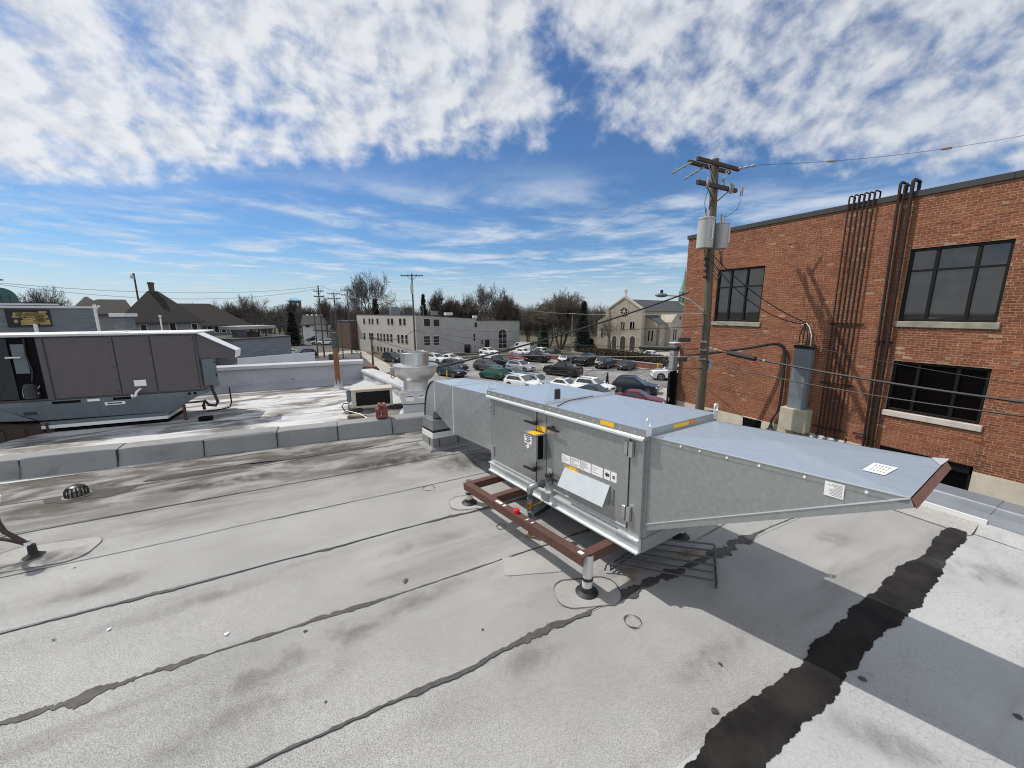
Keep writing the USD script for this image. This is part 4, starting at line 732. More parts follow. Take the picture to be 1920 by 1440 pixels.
# rain hood on the right end
H = [(0.755, 1.86), (1.42, 1.46), (1.39, 1.30), (0.755, 1.31)]
MB().ext(Polygon(H), (0, 0.03, 0), (1, 0, 0), (0, 0, 1), 0.01).out(ru, 'rain_hood', 'rtu_paint')
MB().ext(Polygon([(0.755, 1.862), (1.425, 1.462), (1.395, 1.302), (1.385, 1.305), (1.412, 1.456), (0.755, 1.848)]), (0, 0.42, 0), (1, 0, 0), (0, 0, 1), 0.43).out(ru, 'hood_top', 'rtu_top')
db = MB().cbox(0.775, 0.99, 0.02, 0.16, 0.72, 1.30, 0.01).out(ru, 'disconnect_box', 'rtu_base')
MB().beam((1.0, 0.05, 1.20), (1.06, 0.02, 1.235), 0.02, 0.02).beam((0.985, 0.06, 0.98), (1.02, 0.04, 0.90), 0.02, 0.02).out(db, 'lever', 'black_plastic')
MB().tube([(0.88, 0.07, 0.73), (0.88, 0.07, 0.62), (0.92, 0.05, 0.50), (0.96, 0.03, 0.34), (0.92, 0.0, 0.27), (0.80, 0.0, 0.30), (0.74, 0.0, 0.40), (0.70, 0.02, 0.30), (0.70, 0.05, 0.2)], 0.03, 8).out(ru, 'flex_conduit', 'black_rubber', smooth=50)
MB().tube([(0.42, 0.0, 0.38), (0.72, 0.0, 0.385)], 0.022, 8).tube([(0.36, 0.03, 0.33), (0.36, 0.03, 0.0)], 0.03, 8).tube([(0.52, 0.1, 0.56), (0.38, 0.05, 0.36)], 0.02, 8).out(ru, 'pipe_stand', 'rust_steel')
W('cable_loop', MB().tube([(-1.75, 10.85, 0.55), (-1.74, 10.82, 0.2), (-1.78, 10.8, 0.09), (-1.95, 10.75, 0.07), (-2.15, 10.55, 0.09)], 0.016, 6), 'black_rubber', 'thin dark conduit rising beside the big rooftop unit', 'conduit', smooth=50)
W('pipe_block', MB().cbox(-2.22, -1.98, 10.0, 10.12, 0.0, 0.09, 0.01), 'dark_void', 'small dark block on the roof beside the big rooftop unit', 'block')
tb = thing('timber_ramp', 'weathered dark timber sleeper lying beside the big rooftop unit at left', 'timber', loc=(-5.25, 10.75, 0), rz=-48)
V = [[-1.6, -0.5, 0.0], [0.72, -0.5, 0.0], [0.72, 0.5, 0.0], [-1.6, 0.5, 0.0], [-1.6, -0.46, 0.42], [0.70, -0.46, 0.17], [0.70, 0.46, 0.17], [-1.6, 0.46, 0.42]]
for k in range(4):
    y0, y1 = -0.5 + k * 0.25, -0.5 + k * 0.25 + 0.235; dz = 0.012 * (k % 2)
    MB().add([[-1.6, y0, 0], [0.72 - 0.04 * (k % 3), y0, 0], [0.72 - 0.04 * (k % 3), y1, 0], [-1.6, y1, 0], [-1.6, y0, 0.40 + dz], [0.70 - 0.04 * (k % 3), y0, 0.17 + dz], [0.70 - 0.04 * (k % 3), y1, 0.17 + dz], [-1.6, y1, 0.40 + dz]], [[0, 3, 2, 1], [4, 5, 6, 7], [0, 1, 5, 4], [1, 2, 6, 5], [2, 3, 7, 6], [3, 0, 4, 7]]).out(tb, 'board', 'wood_dark')

# rusty vent pipe
vp = thing('vent_pipe', 'tall rust streaked vent pipe with grey top and white boot', 'vent pipe', loc=(0.65, 12.4, 0))
MB().tube([(0, 0, 0.05), (0.0, 0, 1.25)], 0.074, 18).out(vp, 'pipe', 'rust_pipe', smooth=40)
MB().tube([(0, 0, 1.22), (0.0, 0, 1.62)], 0.082, 18).lathe([(0.0, 1.70), (0.095, 1.68), (0.10, 1.60), (0.085, 1.59)], n=18).out(vp, 'cap', 'dark_pipe', smooth=40)
MB().lathe([(0.20, -0.01), (0.15, 0.02), (0.11, 0.10), (0.085, 0.28), (0.0, 0.285)], n=4).out(vp, 'boot', 'white_flash')

# small condenser on wooden sleepers
cu = thing('condenser_unit', 'small beige condensing unit with black coil grille raised on wood blocks', 'condenser', loc=(0.74, 9.30, 0), rz=-5.0)
w_, h0, h1, dp = 0.90, 0.095, 0.50, 0.42
MB().cbox(0, w_, 0.012, dp, h0, h1, 0.01).out(cu, 'case', 'cond_paint'); MB().cbox(-0.012, w_ + 0.012, -0.012, dp + 0.01, h1, h1 + 0.022, 0.006).out(cu, 'lid', 'cond_paint')
MB().box(0.0, 0.09, 0, 0.012, h0, h1).box(w_ - 0.06, w_, 0, 0.012, h0, h1).box(0.09, w_ - 0.06, 0, 0.012, h0, h0 + 0.045).box(0.09, w_ - 0.06, 0, 0.012, h1 - 0.035, h1).out(cu, 'grille_frame', 'cond_paint')
g = MB().box(0.09, w_ - 0.06, 0.008, 0.011, h0 + 0.045, h1 - 0.035).out(cu, 'coil_grille', 'coil'); gg = MB()
for z in np.arange(h0 + 0.055, h1 - 0.04, 0.02): gg.box(0.09, w_ - 0.06, 0.004, 0.008, z, z + 0.004)
gg.out(g, 'grille_wires', 'black_plastic', kind='stuff')
bx = MB().cbox(-0.105, -0.004, 0.03, 0.13, 0.24, 0.50, 0.008).cbox(-0.10, -0.01, 0.02, 0.14, 0.50, 0.515, 0.004).out(cu, 'switch_box', 'rtu_base')
for k in range(3): MB().tube([(-0.08 + 0.03 * k, 0.08, 0.25), (-0.08 + 0.03 * k, 0.07, 0.14), (-0.10 + 0.02 * k, 0.02, 0.05), (-0.20 + 0.05 * k, -0.10 - 0.04 * k, 0.025)], 0.009, 6).out(cu, 'cable', 'black_rubber', smooth=50)
MB().tube([(-0.16, 0.1, 0.02), (-0.22, 0.05, 0.16), (-0.17, 0.03, 0.23), (-0.08, 0.06, 0.20)], 0.012, 6).out(cu, 'cable', 'black_rubber', smooth=50)
for k, (x, y, l, a, lab) in enumerate([(0.06, -0.02, 0.30, 5, 'left wood sleeper under the small condensing unit'), (0.98, 0.0, 0.26, 12, 'right wood sleeper sticking out from the small condensing unit')]):
    W('wood_sleeper', MB().cbox(-l / 2, l / 2, -0.09, 0.09, 0, 0.085, 0.008), 'wood_dark', lab, 'wood block')
    pr_ = stage.GetPrimAtPath('/World/wood_sleeper' + ('' if k == 0 else f'_{k:03d}')); xf = UsdGeom.Xformable(pr_); xf.AddTranslateOp().Set(Gf.Vec3d(0.74 + x, 9.34 + y - 0.08 * x, 0.0)); xf.AddRotateZOp().Set(float(a))
MB_ = MB().cbox(-0.19, 0.19, -0.055, 0.055, 0, 0.075, 0.01)
p_ = W('wood_offcut', MB_, 'wood_old', 'pale wood offcut lying in front of the small condensing unit', 'wood block'); xf = UsdGeom.Xformable(stage.GetPrimAtPath(p_)); xf.AddTranslateOp().Set(Gf.Vec3d(0.77, 8.72, 0)); xf.AddRotateZOp().Set(-28.0)
W('metal_rod', MB().tube([(0.62, 9.10, 0.10), (0.85, 8.72, 0.09), (1.02, 8.36, 0.008)], 0.010, 6), 'alu', 'thin pale rod leaning over the wood offcut', 'rod', smooth=60)
bp_ = thing('brick_stack', 'small stack of red bricks on top of the divider curb', 'bricks', loc=tuple(at(716, 784, 0.272)), rz=-6)
for k, (x, y, z, lx) in enumerate([(-0.055, 0, 0.03, 0.10), (0.06, 0, 0.03, 0.10), (-0.055, 0, 0.118, 0.10), (0.06, 0, 0.118, 0.10), (-0.03, 0.01, 0.206, 0.055), (0.05, 0.0, 0.206, 0.055)]):
    MB().cbox(x - lx / 2, x + lx / 2, y - 0.10, y + 0.10, z, z + 0.084, 0.005).out(bp_, 'brick', 'red_brick')
W('roof_hook', MB().tube([(1.36 + 0.08 * math.cos(a) + 0.04, 8.05 + 0.05 * math.sin(a), 0.02) for a in np.linspace(0, 5.2, 14)], 0.012, 6), 'rust_steel', 'rusty ring on the roof right of the brick stack', 'ring', smooth=60)

# round kitchen exhaust fan on its curb
ef = thing('exhaust_fan', 'big round spun aluminium exhaust fan on a square curb', 'exhaust fan', loc=(2.07, 8.66, 0), rz=-14)
V = []
for h, z in ((0.42, -0.02), (0.34, 0.03), (0.30, 0.08), (0.30, 0.30)): V += [[-h, -h, z], [h, -h, z], [h, h, z], [-h, h, z]]
MB().add(V, [[4 * r + k, 4 * r + (k + 1) % 4, 4 * r + 4 + (k + 1) % 4, 4 * r + 4 + k] for r in range(3) for k in range(4)]).out(ef, 'curb', 'white_flash')
MB().cbox(-0.33, 0.33, -0.33, 0.33, 0.275, 0.545, 0.006).out(ef, 'base_box', 'alu')
MB().cbox(-0.315, 0.315, -0.315, 0.315, 0.30 - 0.04, 0.276, 0.003).out(ef, 'base_gap', 'dark_void')
MB().lathe([(0.30, 0.54), (0.285, 0.56), (0.275, 0.62), (0.275, 0.745), (0.30, 0.76), (0.345, 0.79), (0.415, 0.86), (0.46, 0.94), (0.475, 1.02), (0.475, 1.085), (0.488, 1.095), (0.488, 1.108), (0.46, 1.112), (0.31, 1.112)], n=64).out(ef, 'bowl', 'alu', smooth=32)
MB().lathe([(0.312, 1.11), (0.312, 1.385), (0.304, 1.39), (0.300, 1.385), (0.30, 1.12)], n=56).out(ef, 'wind_band', 'alu_bright', smooth=32)
MB().lathe([(0.30, 1.20), (0.0, 1.22)], n=40).out(ef, 'inner_disc', 'alu')
MB().cyl((-0.276, 0, 0.755), (-0.276, 0.001, 0.755), 0.001, 4).lathe([(0.279, 0.735), (0.283, 0.745), (0.279, 0.755)], n=56).out(ef, 'bead', 'alu')
jb = MB().cbox(-0.545, -0.47, -0.06, 0.05, 0.90, 1.06, 0.006).out(ef, 'junction_box', 'painted_grey')
MB().tube([(-0.51, -0.03, 0.91), (-0.53, -0.05, 0.84), (-0.49, -0.06, 0.82), (-0.45, -0.05, 0.87)], 0.012, 6).out(ef, 'cable', 'orange_label', smooth=50)
for x0, x1, z0, z1, m in ((-0.23, -0.06, 0.345, 0.47, 'white_label'), (0.03, 0.17, 0.395, 0.475, 'white_label'), (0.19, 0.30, 0.36, 0.50, 'orange_label')):
    l_ = MB().box(x0, x1, -0.3325, -0.3305, z0, z1).out(ef, 'label', m)
    if m == 'white_label':
        MB().box(x0 + 0.012, x1 - 0.012, -0.3335, -0.3326, z1 - 0.035, z1 - 0.015).out(l_, 'print', 'ink')
MB().box(-0.335, -0.305, -0.30, -0.20, 0.50, 0.552).out(ef, 'label', 'yellow_label'); MB().cyl((-0.332, -0.27, 0.40), (-0.345, -0.27, 0.40), 0.02, 10).out(ef, 'cable_gland', 'dark_pipe')

# roof drain
M('dry_silt', (0.30, 0.275, 0.23), 0.9, var=0.35, vscale=9, space='world', bump=0.3)
rd = thing('roof_drain', 'black cast dome strainer of a roof drain in a dark puddle stain', 'roof drain', loc=(-2.77, 6.55, 0))
MB().lathe([(0.135, 0.006), (0.13, 0.018), (0.112, 0.02), (0.108, 0.012)], n=28).out(rd, 'clamp_ring', 'dry_silt', smooth=40)
for k in range(16):
    a = k / 16 * 2 * math.pi; c, s_ = math.cos(a), math.sin(a)
    MB().tube([(0.105 * c, 0.105 * s_, 0.02), (0.100 * c, 0.100 * s_, 0.09), (0.075 * c, 0.075 * s_, 0.125), (0.0, 0.0, 0.135)], 0.0075, 5).out(rd, 'rib', 'black_plastic')
MB().lathe([(0.0, 0.15), (0.05, 0.146), (0.075, 0.13), (0.0, 0.12)], n=20).lathe([(0.10, 0.085), (0.106, 0.09), (0.10, 0.097)], n=24).out(rd, 'dome', 'black_plastic', smooth=40)
def blob(cx, cy, rx, ry, seed, z, rz=0.0):
    t = np.linspace(0, 2 * math.pi, 90, endpoint=False); r = 0.55 + 0.9 * meshkit.fbm(np.stack([np.cos(t) * 1.6 + seed, np.sin(t) * 1.6, t * 0], 1), 4, seed)
    x, y = rx * r * np.cos(t), ry * r * np.sin(t); c, s_ = math.cos(rz), math.sin(rz)
    return MB().add(np.vstack([np.stack([cx + x * c - y * s_, cy + x * s_ + y * c, t * 0 + z], 1), [[cx, cy, z]]]), [[k, (k + 1) % 90, 90] for k in range(90)])
M('wet_dirt', (0.075, 0.066, 0.055), 0.35, var=0.4, vscale=7, space='world', bump=0.2)
blob(-2.62, 6.52, 0.42, 0.20, 4, 0.0085, -0.05).out(roof, 'puddle_stain', 'wet_dirt'); blob(-1.35, 6.72, 0.75, 0.10, 9, 0.0085, -0.03).out(roof, 'puddle_stain', 'wet_dirt'); blob(-0.2, 6.74, 0.9, 0.07, 12, 0.0085, -0.02).out(roof, 'puddle_stain', 'wet_dirt')

# brown pipes with a white cap at the left edge
pp = thing('left_vent', 'brown plastic pipes with a white cap joined in a black tarred base', 'vent pipes', loc=(-2.50, 5.03, 0))
MB().tube([(0.0, 0, 0.10), (-0.05, 0.0, 0.18), (-0.14, 0.0, 0.30), (-0.165, 0.0, 0.40), (-0.165, 0, 0.50)], 0.020, 12).out(pp, 'upper_pipe', 'brown_pipe', smooth=50)
MB().tube([(-0.03, 0, 0.14), (-0.12, 0.01, 0.20), (-0.30, 0.03, 0.29), (-0.6, 0.05, 0.42)], 0.016, 10).out(pp, 'side_pipe', 'brown_pipe', smooth=50)
MB().lathe([(0.024, 0.48), (0.03, 0.56), (0.050, 0.60), (0.058, 0.640), (0.055, 0.648), (0.0, 0.65)], (-0.165, 0, 0), 20).out(pp, 'white_cap', 'white_pvc', smooth=35)
MB().lathe([(0.085, 0.006), (0.06, 0.018), (0.032, 0.045), (0.029, 0.13), (0.0, 0.135)], n=18).out(pp, 'tar_base', 'tar_black', smooth=40); MB().lathe([(0.025, 0.12), (0.025, 0.165)], (-0.02, 0, 0), 12).out(pp, 'white_collar', 'white_pvc')
W('equipment_curb', MB().add([[-4.2, 4.3, 0], [-3.05, 4.32, 0.0], [-3.0, 5.3, 0.0], [-4.2, 5.3, 0.0], [-4.2, 4.45, 0.3], [-3.22, 4.47, 0.28], [-3.17, 5.15, 0.27], [-4.2, 5.15, 0.3]], [[4, 5, 6, 7], [0, 1, 5, 4], [1, 2, 6, 5], [2, 3, 7, 6]]), 'curb_granule', 'grey felted curb cut off by the left edge', 'roof curb')

# ------------------------------------------------------------------ ground, streets
def ground_mat(name, base, dark, s1, s2, crack=0.0, line=None):
    n = {'g': ('geometry', {}), 'p': ('principled_bsdf', {'roughness': 0.9, 'specular_ior_level': 0.3}), 'n1': ('noise_texture', {'scale': s1, 'detail': 9.0, 'roughness': 0.65, 'distortion': 0.4}), 'r': ('rgb_ramp', {'ramp': [(0.0, dark), (0.40, dark), (0.60, base), (1.0, base)]}),
         'n2': ('noise_texture', {'scale': s2, 'detail': 4.0}), 'r2': ('map_range', {'from_min': 0.3, 'from_max': 0.7, 'to_min': 0.82, 'to_max': 1.15}), 'hs': ('hsv', {})}
    l = [('g.position', 'n1.vector'), ('n1.fac', 'r.fac'), ('g.position', 'n2.vector'), ('n2.fac', 'r2.value'), ('r2.result', 'hs.value'), ('hs.color', 'p.base_color')]; cur = 'r.color'
    if crack:
        n['v'] = ('voronoi_texture', {'feature': 'distance_to_edge', 'scale': 0.33}); n['nv'] = ('noise_texture', {'scale': 0.6, 'detail': 5.0}); n['mv'] = ('mix_vector', {'fac': 0.5}); n['vr'] = ('map_range', {'from_min': 0.0, 'from_max': 0.02, 'to_min': crack, 'to_max': 0.0, 'clamp': True}); n['mc'] = ('mix_color', {'b': tuple(c * 0.35 for c in dark)})
        l += [('g.position', 'nv.vector'), ('g.position', 'mv.a'), ('nv.color', 'mv.b'), ('mv.result', 'v.vector'), ('v.distance', 'vr.value'), ('vr.result', 'mc.fac'), (cur, 'mc.a')]; cur = 'mc.result'
    l.append((cur, 'hs.color')); usdkit.material(stage, f'{LOOKS}/{name}', n, l, surface='p.BSDF')
ground_mat('asphalt_lot', (0.28, 0.275, 0.265), (0.16, 0.155, 0.15), 0.16, 3.0, crack=0.8)
ground_mat('asphalt_road', (0.12, 0.118, 0.115), (0.085, 0.083, 0.08), 0.2, 3.0, crack=0.6)
ground_mat('pavement', (0.40, 0.375, 0.335), (0.30, 0.28, 0.25), 0.5, 4.0)
ground_mat('dry_grass', (0.115, 0.098, 0.062), (0.070, 0.066, 0.042), 0.4, 6.0)
ground_mat('soil', (0.16, 0.125, 0.095), (0.10, 0.08, 0.06), 1.2, 9.0)
M('road_paint', (0.60, 0.60, 0.58), 0.7, var=0.4, vscale=5, space='world')
W('ground', MB().grid(lambda a, b: np.stack([(a - 0.5) * 5000, (b - 0.5) * 5000, a * 0 + GROUND], 1), 3, 3), 'dry_grass', 'flat town ground with dry grass', 'ground', kind='structure')
def slab(name, pts, z, mat, label, h=0.0):
    P = Polygon(pts)
    mb = MB().ext(P, (0, 0, GROUND + z), (1, 0, 0), (0, 1, 0), max(h, 0.002)); return W(name, mb, mat, label, name.replace('_', ' '), kind='structure')
E1, E2 = np.array([-0.41, 0.912]), np.array([0.912, 0.41])          # axes of the car park
def lot(a, b, o=(39.3, 61.8)): return tuple(np.array(o) + E1 * a + E2 * b)
slab('parking_lot', [(9.0, 40), (16, 21), (30, 12), (60, 20), (52, 44), (39.6, 63), (36, 72), (20, 74.5), (11.5, 68)], 0.008, 'asphalt_lot', 'worn asphalt car park with pale cracks')
slab('street', [(-7.5, 58), (9.0, 58), (9.0, 92), (8.2, 130), (6.0, 320), (-3.0, 320), (-2.0, 130), (-4.0, 92)], 0.004, 'asphalt_road', 'street running away between the houses')
slab('cross_street', [(-60, 84), (-4, 86), (9, 90), (9, 96), (-4, 92.5), (-60, 90)], 0.008, 'pavement', 'pale concrete side street crossing')
slab('alley', [(6.7, -40), (17.9, -40), (17.9, 24), (34, 24), (30, 30), (12, 30), (7.0, 20)], 0.012, 'asphalt_road', 'alley between the two buildings')
slab('pavement', [(9.0, 58), (11.0, 58), (11.5, 68), (10.6, 92), (9.2, 92)], 0.0, 'pavement', 'concrete pavement along the white building', h=0.12)
slab('pavement', [(25, 20.5), (37, 24), (36.5, 31.0), (33, 29)], 0.0, 'pavement', 'sunlit concrete pavement beside the brick building corner', h=0.13)
slab('pavement', [(4.5, 40), (7.5, 40), (9.5, 57), (8.0, 62), (5.5, 60)], 0.0, 'pavement', 'concrete path along the edge of the car park', h=0.12)
slab('soil_bed', [(11.2, 64.5), (13.8, 63.0), (14.6, 67.0), (12.2, 69.5)], 0.012, 'soil', 'patch of bare brown soil by the car park entrance', h=0.06)
slab('church_lawn', [(36, 72), (40.5, 63.4), (52, 48), (120, 30), (140, 140), (44, 140), (44, 82)], 0.006, 'dry_grass', 'dry lawn in front of the church')
slab('church_walk', [(51, 69), (54.5, 55), (58, 49), (90, 46), (80, 62), (66.0, 60), (62, 75), (56, 76)], 0.016, 'pavement', 'pale concrete forecourt of the church')
lines = MB()
def pline(p, q, w=0.10, z=0.014):
    p, q = np.array([*p, GROUND + z]), np.array([*q, GROUND + z]); lines.beam(p, q, w, 0.003)
pl_ = thing('parking_lines', 'faded white parking bay lines on the asphalt', 'road markings', kind='structure')
for row, (b0, a0, n_) in enumerate((((-7.5), -27, 9), ((-18.5), -34, 9), (0.5, -24, 8))):
    for k in range(n_):
        a = a0 + k * 2.75; p, q = (lot(b0 * 1.0 + 0, 0), None), None
        P0, P1 = np.array((39.3, 61.8)) + E1 * a + E2 * (b0 - 2.4), np.array((39.3, 61.8)) + E1 * a + E2 * (b0 + 2.4)
        MB().beam([*P0, GROUND + 0.0135], [*P1, GROUND + 0.0135], 0.10, 0.003).out(pl_, 'bay_line', 'road_paint')

# ------------------------------------------------------------------ brick building across the alley; its near wall is the plane x = 18
WX = 18.0; KX = WX / 9.0
def wp(y9, z9): return y9 * KX, CAM_H + (z9 - CAM_H) * KX           # survey numbers were taken on a plane 9 m away
bn = {'g': ('geometry', {}), 'oi': ('object_info', {}), 'ad': ('math', {'math_type': 'add'}), 'fr': ('math', {'math_type': 'fraction'}),
      'rp': ('rgb_ramp', {'ramp': [(0.0, (0.195, 0.062, 0.034)), (0.25, (0.235, 0.079, 0.042)), (0.5, (0.265, 0.093, 0.049)), (0.75, (0.295, 0.108, 0.056)), (0.95, (0.325, 0.125, 0.064)), (0.965, (0.42, 0.18, 0.085)), (1.0, (0.46, 0.22, 0.11))]}),
      'n1': ('noise_texture', {'scale': 0.55, 'detail': 8.0, 'roughness': 0.7}), 'r1': ('map_range', {'from_min': 0.30, 'from_max': 0.62, 'to_min': 0.62, 'to_max': 1.12, 'clamp': True}),
      'n2': ('noise_texture', {'scale': 40.0, 'detail': 4.0}), 'r2': ('map_range', {'from_min': 0.3, 'from_max': 0.7, 'to_min': 0.8, 'to_max': 1.2}), 'mu': ('math', {'math_type': 'multiply'}), 'hs': ('hsv', {}),
      'mp': ('mapping', {'mapping_type': 'point', 'scale': (1, 1.3, 0.22)}), 'n3': ('noise_texture', {'scale': 1.1, 'detail': 7.0, 'roughness': 0.65}), 'r3': ('map_range', {'range_type': 'smoothstep', 'from_min': 0.60, 'from_max': 0.74, 'to_min': 0.0, 'to_max': 0.65, 'clamp': True}), 'mx': ('mix_color', {'b': (0.065, 0.045, 0.035)}),
      'bp': ('bump', {'strength': 0.4, 'distance': 0.004}), 'p': ('principled_bsdf', {'roughness': 0.88, 'specular_ior_level': 0.2})}
bl = [('oi.random', 'ad.value1'), ('g.random_per_island', 'ad.value2'), ('ad.value', 'fr.value1'), ('fr.value', 'rp.fac'), ('g.position', 'n1.vector'), ('n1.fac', 'r1.value'), ('g.position', 'n2.vector'), ('n2.fac', 'r2.value'), ('r1.result', 'mu.value1'), ('r2.result', 'mu.value2'), ('mu.value', 'hs.value'),
      ('g.position', 'mp.vector'), ('mp.vector', 'n3.vector'), ('n3.fac', 'r3.value'), ('r3.result', 'mx.fac'), ('rp.color', 'mx.a'), ('mx.result', 'hs.color'), ('hs.color', 'p.base_color'), ('n2.fac', 'bp.height'), ('bp.normal', 'p.normal')]
usdkit.material(stage, f'{LOOKS}/brick_face', bn, bl, surface='p.BSDF')
M('mortar', (0.43, 0.29, 0.195), 0.95, var=0.4, vscale=3.0, space='world', bump=0.4, bscale=80)
M('cream_paint', (0.62, 0.58, 0.47), 0.7, vscale=2.2, col2=(0.50, 0.46, 0.36), space='world', spots=(5, 0.64, (0.36, 0.31, 0.24), 0.5))
M('sill_stone', (0.36, 0.35, 0.28), 0.8, vscale=3, col2=(0.24, 0.24, 0.19), space='world'); M('sill_white', (0.62, 0.58, 0.52), 0.7, var=0.2, vscale=3, space='world')
M('dark_metal', (0.008, 0.008, 0.009), 0.5, 0.0, spec=0.3); M('coping_dark', (0.045, 0.05, 0.05), 0.5, 0.0, var=0.3, vscale=1, space='world')
M('dark_glass', (0.010, 0.011, 0.012), 0.03, spec=1.1); M('dark_glass2', (0.003, 0.003, 0.0035), 0.06, spec=0.35)
M('conduit_paint', (0.036, 0.022, 0.018), 0.6, vscale=4, col2=(0.024, 0.017, 0.015), spec=0.3); M('cabinet_blue', (0.17, 0.205, 0.235), 0.5, var=0.15, vscale=2); M('cabinet_rust', (0.42, 0.38, 0.26), 0.6, vscale=2.5, col2=(0.50, 0.49, 0.42), spots=(3, 0.58, (0.27, 0.19, 0.08), 0.6))
bb = thing('brick_building', 'long three-storey red brick building with dark windows across the alley', 'building')
yR, yL = -6.0, 14.42; zT = wp(0, 4.13)[1]
WIN = {}
def rect(y9a, y9b, z9a, z9b): a, b = wp(y9a, z9a), wp(y9b, z9b); return (a[0], b[0], a[1], b[1])
W1, W2, W3 = rect(5.18, 6.30, 2.05, 3.28), rect(1.76, 2.86, 2.13, 3.31), rect(1.70, 2.81, 0.575, 1.45)
SF = (wp(1.655, 0)[0], wp(2.79, 0)[0], -6.5, wp(0, -0.09)[1])
zF = wp(0, -0.165)[1]; VENT = rect(4.86, 5.28, -0.55, -0.18)
R4 = (-3.6, -1.4, W2[2], W2[3]); R5 = (-3.6, -1.4, W3[2], W3[3])
holes = [W1, W2, W3, R4, R5]
# solid wall with window openings, then bricks proud of it
wall = sbox(yR, GROUND, yL, zT)
for h in holes + [SF]: wall = wall.difference(sbox(h[0], h[2], h[1], h[3]))
MB().ext(wall, (WX + 0.0045 + 0.35, 0, 0), (0, 1, 0), (0, 0, 1), -0.35).out(bb, 'wall', 'mortar')
MB().box(WX + 0.36, WX + 14, yR, yL - 0.02, GROUND, zT - 0.3).out(bb, 'core', 'brick_plain')
CH, BLN, JT = 0.0757, 0.243, 0.0155
allb = []; rb = np.random.default_rng(11)
nrow = int((zT - zF) / CH) + 1
for r in range(nrow):
    z0 = zF + r * CH + JT / 2; z1 = min(zF + (r + 1) * CH - JT / 2, zT)
    if z1 - z0 < 0.02: continue
    head = (r % 6 == 3); L_ = BLN / 2 if head else BLN; y = yR - (0 if head else (BLN / 2 if r % 2 else 0)) - rb.uniform(0, 0.04)
    while y < yL:
        a, b = y + JT / 2, y + L_ - JT / 2; y += L_ + rb.normal(0, 0.002)
        segs = [(max(a, yR), min(b, yL))]
        for h in holes + [SF]:
            if z1 > h[2] + 0.01 and z0 < h[3] - 0.01:
                ns = []
                for s0, s1 in segs:
                    if s1 <= h[0] or s0 >= h[1]: ns.append((s0, s1))
                    else:
                        if s0 < h[0]: ns.append((s0, h[0]))
                        if s1 > h[1]: ns.append((h[1], s1))
                segs = ns
        for s0, s1 in segs:
            if s1 - s0 > 0.03: allb.append((s0, s1, z0, z1))
def brick_mesh(mb, b):
    s0, s1, z0, z1 = b; j = rb.normal(0, 0.0016, 4); x = WX - 0.001 + rb.normal(0, 0.0025); e = 0.004
    V = [[WX + 0.02, s0, z0], [WX + 0.02, s1, z0], [WX + 0.02, s1, z1], [WX + 0.02, s0, z1], [x, s0 + e + j[0], z0 + e], [x, s1 - e + j[1], z0 + e + j[2] * 0.5], [x, s1 - e + j[1], z1 - e], [x, s0 + e + j[0], z1 - e + j[3] * 0.5]]
    return mb.add(V, [[4, 7, 6, 5], [0, 4, 5, 1], [1, 5, 6, 2], [2, 6, 7, 3], [3, 7, 4, 0]])
def seen_size(b):
    c = np.array([WX, (b[0] + b[1]) / 2, (b[2] + b[3]) / 2]) - EYE; d = c @ f_c
    x = 960 + FPX * (c @ r_h) / d; yv = 720 - FPX * (c @ u_c) / d
    if not (5 < x < 1915 and 0 < yv < 1440): return 0
    if b[2] < 2.3 and c[1] < 4 and yv > 905: return 0
    dd = np.array([0, b[1] - b[0], 0]); return FPX * abs((dd @ r_h) * d - (c @ r_h) * (dd @ f_c)) / d ** 2 * (b[3] - b[2])
order = sorted(range(len(allb)), key=lambda k: -seen_size(allb[k])); single = set(order[:300])
rest = MB()
for k, b in enumerate(allb):
    if k in single: brick_mesh(MB(), b).out(bb, 'brick', 'brick_face')
    else: brick_mesh(rest, b)
rest.out(bb, 'brickwork', 'brick_face', kind='stuff')
for y in np.arange(yR, 13.9, 2.45): MB().cbox(WX - 0.05, WX + 0.5, y + 0.004, min(y + 2.446, yL + 0.06), zT, zT + 0.19, 0.006).out(bb, 'coping', 'coping_dark')
